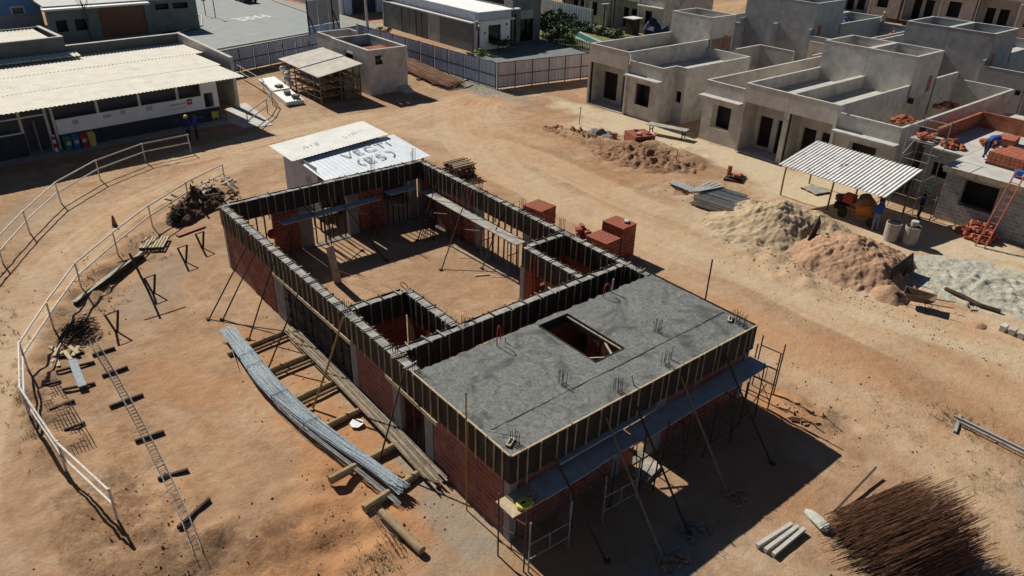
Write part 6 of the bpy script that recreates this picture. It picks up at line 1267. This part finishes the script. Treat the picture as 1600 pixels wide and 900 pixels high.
MB().lathe([(.22, -.55), (.5, -.42), (.52, .02)], Mx, 18).build('drum', ORANGE, mx, smooth=False); MB().lathe([(.525, .02), (.5, .1), (.3, .5), (.31, .54)], Mx, 18).build('drum_mouth', DARKG, mx)
MB().box(28.2, 4.45, .5, 28.35, 6.3, .6).box(28.6, 4.5, .5, 28.7, 6.3, .58).build('frame', ORANGE, mx)
for (x, y) in ((28.25, 4.6), (28.65, 4.6), (28.25, 6.2), (28.65, 6.2)): MB().tube((x, y, 0), (x, y, .5), .035, 6).build('leg', ORANGE, mx)
MB().box(28.25, 6.05, .75, 28.75, 6.6, 1.2).build('motor_cover', RED, mx)
for y in (4.75, 6.35): MB().tube((28.0, y, .25), (28.1, y, .25), .25, 14).build('wheel', BLACK, mx)
MB().path([(28.2, 4.8, .9), (27.95, 4.7, 1.2), (28.05, 4.65, 1.5)], .025, 6).build('tilt_handle', BLACK, mx)
tag(MB().lathe([(.25, 0), (.45, .1), (.48, .32), (.3, .36)], Matrix.Translation((29.3, 7.0, .35)), 12).build('mortar_tub', BLACK), 'black mortar tub left of the mixer motor', 'tub'); tag(MB().box(28.9, 6.7, 0, 29.7, 7.3, .35).build('tub_stand', WOODD), 'dark stand carrying the black mortar tub', 'stand')
for k, (x, y) in enumerate([(27.35, 3.3), (27.7, 2.5)]):
    t = thing('water_drum', ['pale open drum left of the other under the canopy corner', 'pale drum with a small can on it, right of the other'][k], 'drum', (x, y, 0), 'pale drums by the mixer')
    mb = MB(); mb.lathe([(.34, 0), (.36, .5), (.37, .95)], Matrix.Translation((x, y, 0)), 18); mb.build('drum_body', mat('dirty_drum', (.42, .38, .32), (.28, .25, .2), 4, .8, c3=(.17, .15, .12), s3=3, t3=.57), t); MB().lathe([(.33, .951), (.33, .953)], Matrix.Translation((x, y, 0)), 18).build('dark_inside', BLACK, t)
tag(MB().lathe([(.15, 0), (.18, .25), (.17, .27)], Matrix.Translation((27.72, 2.5, .955)), 12).build('paint_can', CAP), 'small white can standing on the right pale drum', 'can')
# scaffold tower between the pair of houses and the brick house
tw_ = thing('scaffold_tower', 'thin pale scaffold tower before the passage beside the brick house', 'scaffold', (32.0, 4.6, 0))
for (x, y) in ((31.6, 5.6), (31.6, 4.2), (33.2, 5.6), (33.2, 4.2)): MB().tube((x, y, 0), (x, y, 4.9), .024, 6).build('upright', SCAFG, tw_)
for z in (.9, 1.9, 2.9, 3.9, 4.7):
    for (a, b) in (((31.6, 5.6), (31.6, 4.2)), ((33.2, 5.6), (33.2, 4.2)), ((31.6, 4.2), (33.2, 4.2)), ((31.6, 5.6), (33.2, 5.6))): MB().tube((*a, z), (*b, z), .018, 5).build('rung', SCAFG, tw_)
for (a, b, z) in (((31.6, 4.2), (31.6, 5.6), 2.0), ((31.6, 5.6), (33.2, 5.6), 3.0), ((33.2, 4.2), (31.6, 4.2), 1.0)): MB().tube((*a, z), (*b, z+.95), .014, 5).build('diagonal', SCAFG, tw_)
tag(MB().box(31.7, 4.3, 3.92, 33.1, 5.5, 3.97).build('tower_plank', WOODG), 'plank platform on the thin pale scaffold tower', 'plank')
for i in range(12): tag(MB().obox((32.2+rnd(-.4, .5), 4.9+rnd(-.4, .4), 4.04+rnd(0, .15)), (.3, .19, .12), rnd(0, 3)).build('clay_brick', BRK), 'loose brick on the scaffold tower platform', 'brick', 'bricks on the scaffold tower')
trestle('pale scaffold frame standing on the ground beside the green-helmeted worker', (30.4, 4.2), (30.6, 2.9), 1.7, SCAFG, (.4, 1.0, 1.5), 'frames by the canopy')
# ladder
ld = thing('ladder', 'reddish ladder leaning against the roof edge of the brick house', 'ladder', (30.3, .1, 0)); A_, B_ = Vector((30.25, .35, 0)), Vector((31.62, .15, 3.75))
for o in (0, -.42): MB().beam(A_+Vector((0, o, 0)), B_+Vector((0, o, 0)), .05, .07).build('stile', REDL, ld)
for i in range(11): f = (i+.7)/11.5; p = A_.lerp(B_, f); MB().tube(p+Vector((0, -.4, 0)), p+Vector((0, -.02, 0)), .02, 6).build('rung', REDL, ld)
def brickheap(label, cx, cy, z, rx, ry, h, n, m=BRK, grp='heaps of loose bricks'):
    t = thing('brick_heap', label, 'bricks', (cx, cy, z), grp); mb = MB()
    for i in range(n):
        a, r_ = rnd(0, 6.28), math.sqrt(random.random()); hh = h*(1-r_)*rnd(.2, 1)
        mb.obox((cx+rx*r_*math.cos(a), cy+ry*r_*math.sin(a), z+.08+hh), (.32, .19, .14), rnd(0, 3), 0, rnd(-.5, .5), rnd(-.5, .5))
    mb.build('brick_jumble', m, t); return t
brickheap('heap of loose orange bricks at the foot of the reddish ladder', 31.4, .75, 0, .7, .95, 1.0, 130, BRK)
brickheap('nearer brick pile on the low roof of the right paired house', 36.6, 8.0, 3.32, .5, .8, .5, 44); brickheap('farther brick pile on the low roof of the right paired house', 41.9, 7.8, 3.32, .5, .9, .7, 44)
brickheap('red bricks on the low roof of the left paired house, front end', 34.2, 17.4, 3.32, .4, .5, .4, 16); brickheap('few red bricks on the low roof of the left paired house, back end', 45.5, 17.7, 3.32, .4, .4, .4, 12)
brickheap('few bricks on the rear low roof before the standing man', 65.5, 23.0, 3.32, .5, .6, .4, 14)
brickheap('brick pile on the roof of the brick house beside the tower', 35.3, 4.6, 2.99, .5, .6, .5, 26); brickheap('small brick pile behind the bending worker on the brick house', 37.5, 3.6, 2.99, .5, .4, .35, 20)
t = thing('brick_pack', 'neat orange brick pack on a pallet on the roof of the brick house', 'bricks', (35, 1.2, 3.0)); M_ = Matrix.Translation((34.9, 1.35, 3.0)) @ Matrix.Rotation(R(-5), 4, 'Z')
for lay in range(3):
    mb = MB()
    for i in range(8): mb.box(-1.0, -.9+i*.225, .1+lay*.19, 1.0, -.9+i*.225+.205, .1+lay*.19+.175)
    mb.v = [tuple(M_ @ Vector(v)) for v in mb.v]; mb.build('brick_layer', BRK, t)
mb = MB(); mb.box(-1.0, -.9, 0, 1.0, .9, .09); mb.v = [tuple(M_ @ Vector(v)) for v in mb.v]; mb.build('pack_pallet', WOODD, t)
tag(MB().obox((38.6, 3.0, 3.2), (1.3, .9, .4), .1).build('brick_pack', BRK), 'low orange brick pack behind the bending worker', 'bricks')
tag(MB().lathe([(.18, 0), (.22, .35)], Matrix.Translation((33.0, .4, 3.0)), 10).build('blue_bucket', BLUEP), 'blue bucket at the top of the reddish ladder', 'bucket')
for k, (x, y, m_) in enumerate([(33.3, 5.6, BLACK), (41.5, 10.0, BLACK), (50.2, 6.8, BLACK)]): tag(MB().obox((x, y, 3.47 if k else 4.1), (.35, .3, .3), .4).build('dark_tub', m_), ['dark tub on the scaffold tower', 'dark tub lying against the tank box of the right paired house', 'dark tub on the wall behind the right paired house'][k], 'tub')
# near right: bundles, bars, the big rebar mass
for i in range(3): tag(MB().beam((5.0+i*.04, -4.35-i*.22, .1), (6.42+i*.06, -4.48-i*.16, .1), .10, .12).build('concrete_lintel', CAP), ['concrete lintel lying nearest the building shade, of three', 'middle concrete lintel of the three on the near ground', 'concrete lintel lying nearest to us, of three'][i], 'lintel', 'three concrete lintels')
t = thing('cement_bag', 'torn whitish bag lying beside the rusty bar mass', 'bag', (7.15, -4.85, 0)); mb = MB(); mb.lathe([(.08, -.42), (.2, -.3), (.19, .1), (.1, .38), (.03, .45)], Matrix.Translation((7.13, -4.85, .1)) @ Matrix.Rotation(R(75), 4, 'Z') @ Matrix.Rotation(R(90), 4, 'Y') @ Matrix.Scale(.55, 4, (1, 0, 0)), 10); mb.v = [(v[0]+rnd(-.02, .02), v[1]+rnd(-.02, .02), v[2]+rnd(-.02, .02)) for v in mb.v]; mb.build('bag_skin', mat('bag_paper', (.5, .5, .44), (.36, .38, .34), 6, .8, c3=(.3, .3, .15), s3=5, t3=.55), t)
tag(MB().beam((15.0, -5.15, .14), (15.0, -7.9, .14), .07, .08).build('long_post', GREYL), 'pale long post lying at the right edge, upper of the two', 'post'); tag(MB().beam((14.8, -5.4, .14), (14.78, -8.1, .14), .06, .07).build('long_post', WOODG), 'thinner long post lying at the right edge, lower of the two', 'post'); tag(MB().beam((15.35, -5.22, .04), (14.3, -5.5, .04), .1, .08).build('cross_post', GREYL), 'short crosspiece under the two long posts at the right edge', 'post')
tag(MB().beam((7.85, -4.95, .06), (10.3, -4.85, .28), .05, .05).build('long_lath', SCAF), 'thin lath along the upper left side of the rusty bar mass', 'lath')
mass = thing('rebar_mass', 'huge bristling stack of rusty steel bars at the bottom right', 'rebar', (8.2, -6.6, 0))
rs3 = np.random.RandomState(11)
for layer in range(6):
    mb = MB()
    for i in range(230):
        v = rs3.uniform(-1, 1); u = rs3.normal(0, .26)
        hgt = 1.5*math.sqrt(max(0, 1-.85*v*v)); z = hgt*((layer+rs3.uniform(.2, 1))/6)+.05
        L = rs3.uniform(1.2, 1.65)*math.sqrt(1-.45*v*v); a = R(-17)+rs3.normal(0, .03); e = rs3.normal(.07, .03)
        d = Vector((math.cos(a), math.sin(a), e)).normalized(); n_ = Vector((-d.y, d.x, 0)).normalized(); p = Vector((8.0, -6.75, z))+n_*(v*1.35)+d*u
        q0, q1 = p-d*L, p+d*L
        for q in (q0, q1):
            if q.z < .02: q.z = .02
        mb.tube(q0, q1, .0058, 4)
    for i in range(26):      # stirrups that hold the cages
        v = rs3.uniform(-1, 1); z = rs3.uniform(.1, .95*math.sqrt(1-.8*v*v)); s = .09; d = Vector((math.cos(R(-19)), math.sin(R(-19)), 0)); n_ = Vector((-d.y, d.x, 0)); c = Vector((8.1, -6.75, z))+n_*v*1.3+d*rs3.uniform(-1.3, 1.3); w_ = Vector((0, 0, s))
        mb.path([c-n_*s-w_, c+n_*s-w_, c+n_*s+w_, c-n_*s+w_, c-n_*s-w_], .006, 4)
    mb.build('bar_layer', RUST if layer > 1 else RUSTD, mass)

# rubbish in the shade of the slab end
for k, (x, y, lb) in enumerate([(4.1, -2.95, 'small rubble clump in the shade, at the foot of the third long brace'), (2.9, -3.2, 'small rubble clump in the shade, at the foot of the second long brace'), (6.2, -2.85, 'small rubble clump in the shade, at the foot of the fourth long brace')]):
    t = thing('rubble_clump', lb, 'rubble', (x, y, 0)); mb = MB()
    for i in range(22): mb.obox((x+rnd(-.45, .45), y+rnd(-.3, .3), .03+rnd(0, .05)), (rnd(.06, .2), .07, .05), rnd(0, 3), 0, rnd(-.6, .6))
    mb.build('rubble_piece', CLOD if k else GRAVEL, t)
brickheap('loose bricks and sand in the doorway of the shaded end', 4.9, 1.0, .03, .5, .6, .5, 36)
brickheap('scattered earthy brick rubble on the dug orange earth by the right corner', 11.1, -1.9, -.04, .6, .6, .06, 12, CLOD)
tag(MB().obox((4.9, -.55, .06), (.9, .5, .08), .2).build('threshold_board', WOODG), 'pale board on the ground before the shaded doorway', 'board')

# ------------------------------------------------------------------ people
SEGS = {}
def person(label, loc, yaw, J, cols, helmet=None, hair=True, helmet_label=None, extra=None):
    """one continuous skinned body grown over a posed skeleton; J gives joints in metres, facing -Y"""
    t = thing('person', label, 'person', loc, 'people on the site', yaw)
    order = ['pelvis', 'belly', 'chest', 'neck', 'chin', 'head', 'crown']; V = []; Rr = []; idx = {}; E_ = []; reg = []
    def add(k, p, r, par, g):
        idx[k] = len(V); V.append(Vector(p)); Rr.append(r); reg.append(g)
        if par is not None: E_.append((idx[par], idx[k]))
    add('pelvis', J['pelvis'], .155, None, 1); add('belly', Vector(J['pelvis']).lerp(Vector(J['chest']), .5), .15, 'pelvis', 0); add('chest', J['chest'], .17, 'belly', 0)
    nk, hd = Vector(J['neck']), Vector(J['head']); add('neck', nk, .062, 'chest', 2); add('chin', nk.lerp(hd, .5), .075, 'neck', 2); add('head', hd, .105, 'chin', 2); add('crown', hd+(hd-nk).normalized()*.085, .075, 'head', 2)
    for s in 'LR':
        add('sh'+s, J['sh'+s], .085, 'chest', 0); add('el'+s, J['el'+s], .05, 'sh'+s, 0); add('wr'+s, J['wr'+s], .034, 'el'+s, 2)
        w, e = Vector(J['wr'+s]), Vector(J['el'+s]); d = (w-e).normalized(); add('pa'+s, w+d*.07, .036, 'wr'+s, 2)
        add('hip'+s, J['hip'+s], .11, 'pelvis', 1); add('kn'+s, J['kn'+s], .068, 'hip'+s, 1); add('an'+s, J['an'+s], .05, 'kn'+s, 1); a = Vector(J['an'+s]); f = Vector(J.get('ft'+s, (0, -1, 0))); add('to'+s, a+f*.19+Vector((0, 0, -.045)), .042, 'an'+s, 3)
    me = bpy.data.meshes.new('body'); me.from_pydata([tuple(v) for v in V], E_, []); o = bpy.data.objects.new('body', me); COL.objects.link(o); o.modifiers.new('s', 'SKIN'); sb = o.modifiers.new('u', 'SUBSURF'); sb.levels = 1; sb.render_levels = 1
    for i, sv in enumerate(me.skin_vertices[0].data): sv.radius = (Rr[i], Rr[i]*(.8 if i in (idx['belly'], idx['chest'], idx['pelvis']) else 1)); sv.use_root = (i == 0)
    dg = bpy.context.evaluated_depsgraph_get(); m2 = bpy.data.meshes.new_from_object(o.evaluated_get(dg)); bpy.data.objects.remove(o)
    vs = [tuple(v.co) for v in m2.vertices]; fs = [tuple(p.vertices) for p in m2.polygons]; mb = MB(); mb.v = vs; mb.f = fs
    for f in fs:
        c = sum((Vector(vs[i]) for i in f), Vector())/len(f); best = min(E_, key=lambda e: segd(c, V[e[0]], V[e[1]])[0]); dd, tt = segd(c, V[best[0]], V[best[1]]); g = reg[best[1]] if tt > .35 or reg[best[0]] == reg[best[1]] else reg[best[0]]
        if best == (idx['chest'], idx['neck']): g = 2 if tt > .75 else 0
        if best == (idx['pelvis'], idx['belly']): g = 1 if tt < .3 else 0
        for s in 'LR':
            if best == (idx['el'+s], idx['wr'+s]): g = 2 if tt > .85 else 0
            if best == (idx['chest'], idx['sh'+s]): g = 0
        mb.m.append(g)
    for s in 'LR':      # fingers and thumb
        w, e = Vector(J['wr'+s]), Vector(J['el'+s]); d = (w-e).normalized(); sd = d.cross(Vector((0, .3, 1))).normalized(); nn = sd.cross(d)
        for k, L in enumerate((.07, .08, .075, .06)): b = w+d*.085+sd*(.027-.018*k); mb.path([b, b+d*L*.6, b+d*L*.85-nn*L*.35], .0095, 5, 2, .007)
        b = w+d*.05+sd*.03; mb.path([b, b+sd*.03+d*.03, b+sd*.035+d*.06], .011, 5, 2, .008)
    mb.build('body', cols+[BOOT], t, smooth=True, local=True)
    up = (hd-nk).normalized(); fr = Vector(J.get('face', (0, -1, 0))); fr = (fr-up*fr.dot(up)).normalized(); sd = fr.cross(up)
    B = Matrix((sd, -fr, up)).transposed().to_4x4(); B.translation = hd
    fm = MB(); fm.add([(0, -.135, -.01), (-.016, -.1, -.02), (.016, -.1, -.02), (0, -.1, .03)], [(0, 1, 2), (0, 2, 3), (0, 3, 1), (1, 3, 2)]); fm.v = [tuple(B @ Vector(v)) for v in fm.v]; fm.build('nose', SKIN, t, local=True)
    for s in (-1, 1):
        q = MB(); q.box(s*.038-.014, -.112, .018, s*.038+.014, -.1, .03); q.v = [tuple(B @ Vector(v)) for v in q.v]; q.build('eye', BLACK, t, local=True)
        q = MB(); q.lathe([(.012, -.03), (.022, 0), (.012, .03)], Matrix.Translation((s*.105, 0, 0)), 6); q.v = [tuple(B @ Vector(v)) for v in q.v]; q.build('ear', SKIN, t, local=True)
    q = MB(); q.box(-.024, -.108, -.052, .024, -.098, -.044); q.v = [tuple(B @ Vector(v)) for v in q.v]; q.build('mouth', BOOT, t, local=True)
    if helmet:
        q = MB(); q.lathe([(.145, .055), (.14, .09), (.11, .145), (.05, .175)], B, 16); q.lathe([(.155, .045), (.158, .06)], B @ Matrix.Translation((0, -.02, 0)), 16); q.build('helmet', helmet, t, local=True)
    else:
        q = MB(); q.lathe([(.112, .03), (.118, .07), (.09, .12), (.04, .14)], B @ Matrix.Translation((0, .015, 0)), 14); q.build('hair', HAIR, t, local=True)
    return t
def segd(c, a, b):
    d = b-a; t = max(0, min(1, (c-a).dot(d)/max(1e-9, d.length_squared))); return (c-a-d*t).length, t
def pose(**k):
    J = dict(pelvis=(0, 0, .95), chest=(0, 0, 1.28), neck=(0, 0, 1.48), head=(0, -.02, 1.63), shL=(.2, 0, 1.4), shR=(-.2, 0, 1.4), elL=(.26, .02, 1.1), elR=(-.26, .02, 1.1), wrL=(.27, -.1, .86), wrR=(-.27, -.1, .86),
             hipL=(.1, 0, .88), hipR=(-.1, 0, .88), knL=(.12, -.02, .48), knR=(-.12, -.02, .48), anL=(.13, .02, .09), anR=(-.13, .02, .09)); J.update(k); return J
person('worker in blue with a yellow helmet at the right railing end, in the office shade', (4.35, 38.3, .03), R(-60), pose(elL=(.3, -.1, 1.14), wrL=(.25, -.32, 1.05), knL=(.13, -.2, .5), anL=(.13, -.2, .09), anR=(-.13, .2, .12)), [SHIRTD, JEANSD, SKIN], HELY)
person('worker in bright blue shirt pointing, beside the yellow-helmeted worker', (4.95, 38.75, .03), R(60), pose(elL=(.42, -.18, 1.3), wrL=(.5, -.42, 1.28), elR=(-.3, .05, 1.12)), [SHIRT, JEANSD, SKIN])
person('worker in blue shirt and pale jeans seen from behind at the mixer', (27.75, 4.35, 0), R(150), pose(elL=(.3, -.12, 1.15), wrL=(.2, -.36, 1.1), elR=(-.3, -.1, 1.15), wrR=(-.2, -.34, 1.08)), [SHIRT, JEANS, SKIN])
person('worker in dark blue overalls with a green helmet by the pale scaffold frame', (31.3, 3.75, 0), R(25), pose(elL=(.42, -.1, 1.32), wrL=(.52, -.3, 1.3), elR=(-.42, -.1, 1.32), wrR=(-.5, -.25, 1.42)), [SHIRTD, JEANSD, SKIN], HELG)
person('worker in blue bending over on the roof of the brick house', (35.2, 2.75, 2.99), R(78), pose(pelvis=(0, .18, .86), chest=(0, -.18, 1.06), neck=(0, -.4, 1.08), head=(0, -.55, 1.02), face=(0, -.6, -.8), shL=(.19, -.3, 1.04), shR=(-.19, -.3, 1.04), elL=(.24, -.38, .74), elR=(-.22, -.42, .76), wrL=(.2, -.52, .5), wrR=(-.18, -.56, .5), hipL=(.1, .18, .82), hipR=(-.1, .18, .82), knL=(.16, .0, .46), knR=(-.15, .3, .46), anL=(.18, -.12, .09), anR=(-.16, .58, .11)), [SHIRT, JEANSD, SKIN], HELB)
person('man in a light shirt and jeans standing on the far rear roof', (66.3, 24.9, 3.33), R(-20), pose(elL=(.3, -.1, 1.2), wrL=(.15, -.3, 1.25)), [CLOTHW, JEANS, SKIN], HELY)
person('crouching figure in blue far off behind the rear roof wall', (63.5, 27.2, 3.69), R(-50), pose(pelvis=(0, .1, .45), chest=(0, -.12, .75), neck=(0, -.26, .9), head=(0, -.36, 1.0), shL=(.19, -.18, .84), shR=(-.19, -.18, .84), elL=(.24, -.4, .66), elR=(-.24, -.4, .66), wrL=(.2, -.62, .62), wrR=(-.2, -.62, .62), hipL=(.1, .08, .42), hipR=(-.1, .08, .42), knL=(.18, -.32, .48), knR=(-.18, -.3, .48), anL=(.16, -.05, .09), anR=(-.16, -.05, .09)), [SHIRT, JEANS, SKIN])

# ------------------------------------------------------------------ litter of clods, stones and dry tufts
scatter('earth_clods', 3800, CLOD, [(-7.6, 5.5, 1.6, 3.5, 1.5), (-5.5, 20.5, 1.5, 3.5, 1), (27, 19.5, 3.0, 4, 3.5), (24.5, 12.5, 2, 3, 1.5), (-3, 3, 3, 2.5, 1.5), (12, -3, 5, 4, 1.3), (14, 4, 8, 9, .7), (-1.6, 8, 1.5, 6, 1), (21, 4, 1.6, 4, 2), (5, 12, 4, 6, 1)], .008, .055, 3)
scatter('pale_stones', 1300, GRAVEL, [(28.8, 42, 1.3, 5, 5), (12, -6, 5, 4, .4), (27.6, 24, 1, 1, 1), (2.7, -3.3, 1, .5, .7), (20, 0, 3, 8, .4), (-8, 20, 3, 8, .6)], .012, .06, 5)
scatter('sand_crumbs', 1500, SANDP, [(22, 6, 2.4, 3.5, 3), (22.5, 1.5, 2.2, 2.5, 2), (20, -2, 1, 5, .5)], .012, .07, 6)
rs4 = np.random.RandomState(9); mb = MB(); mg = MB()
zones = [(13.6, -7.9, 2.0, 1.6), (11.8, -9.6, 1.4, 1.0), (-9.0, 20.6, .7, 3.0), (-8.3, 27.2, .9, 3), (15, -5.3, .6, .6), (-3.2, 1.5, .9, .7), (-2.4, 24, .6, 1.6), (-5.3, 21.4, .5, 2.4), (9.2, -9.6, 1.3, .9), (-9.2, 14, .4, 3)]
PG = []
for k in range(560): z_ = zones[rs4.randint(len(zones))]; PG.append((z_[0]+rs4.normal(0, .6)*z_[2], z_[1]+rs4.normal(0, .6)*z_[3]))
for (x, y), g in zip(PG, ground_zs(PG)):
    q = mg if rs4.rand() < .4 else mb
    for i in range(9):
        a = rs4.rand()*6.28; r_ = rs4.rand()*.09; L = rs4.uniform(.05, .17); b = Vector((x+r_*math.cos(a), y+r_*math.sin(a), g-.01)); w = Vector((-math.sin(a), math.cos(a), 0))*.008; q.add([b-w, b+w, b+Vector((math.cos(a)*L*.7, math.sin(a)*L*.7, L))], [(0, 1, 2)])
for q, nm, m_ in ((mb, 'dry_grass', DRYG), (mg, 'green_grass', LEAF)): o = q.build(nm, m_); o['kind'] = 'stuff'
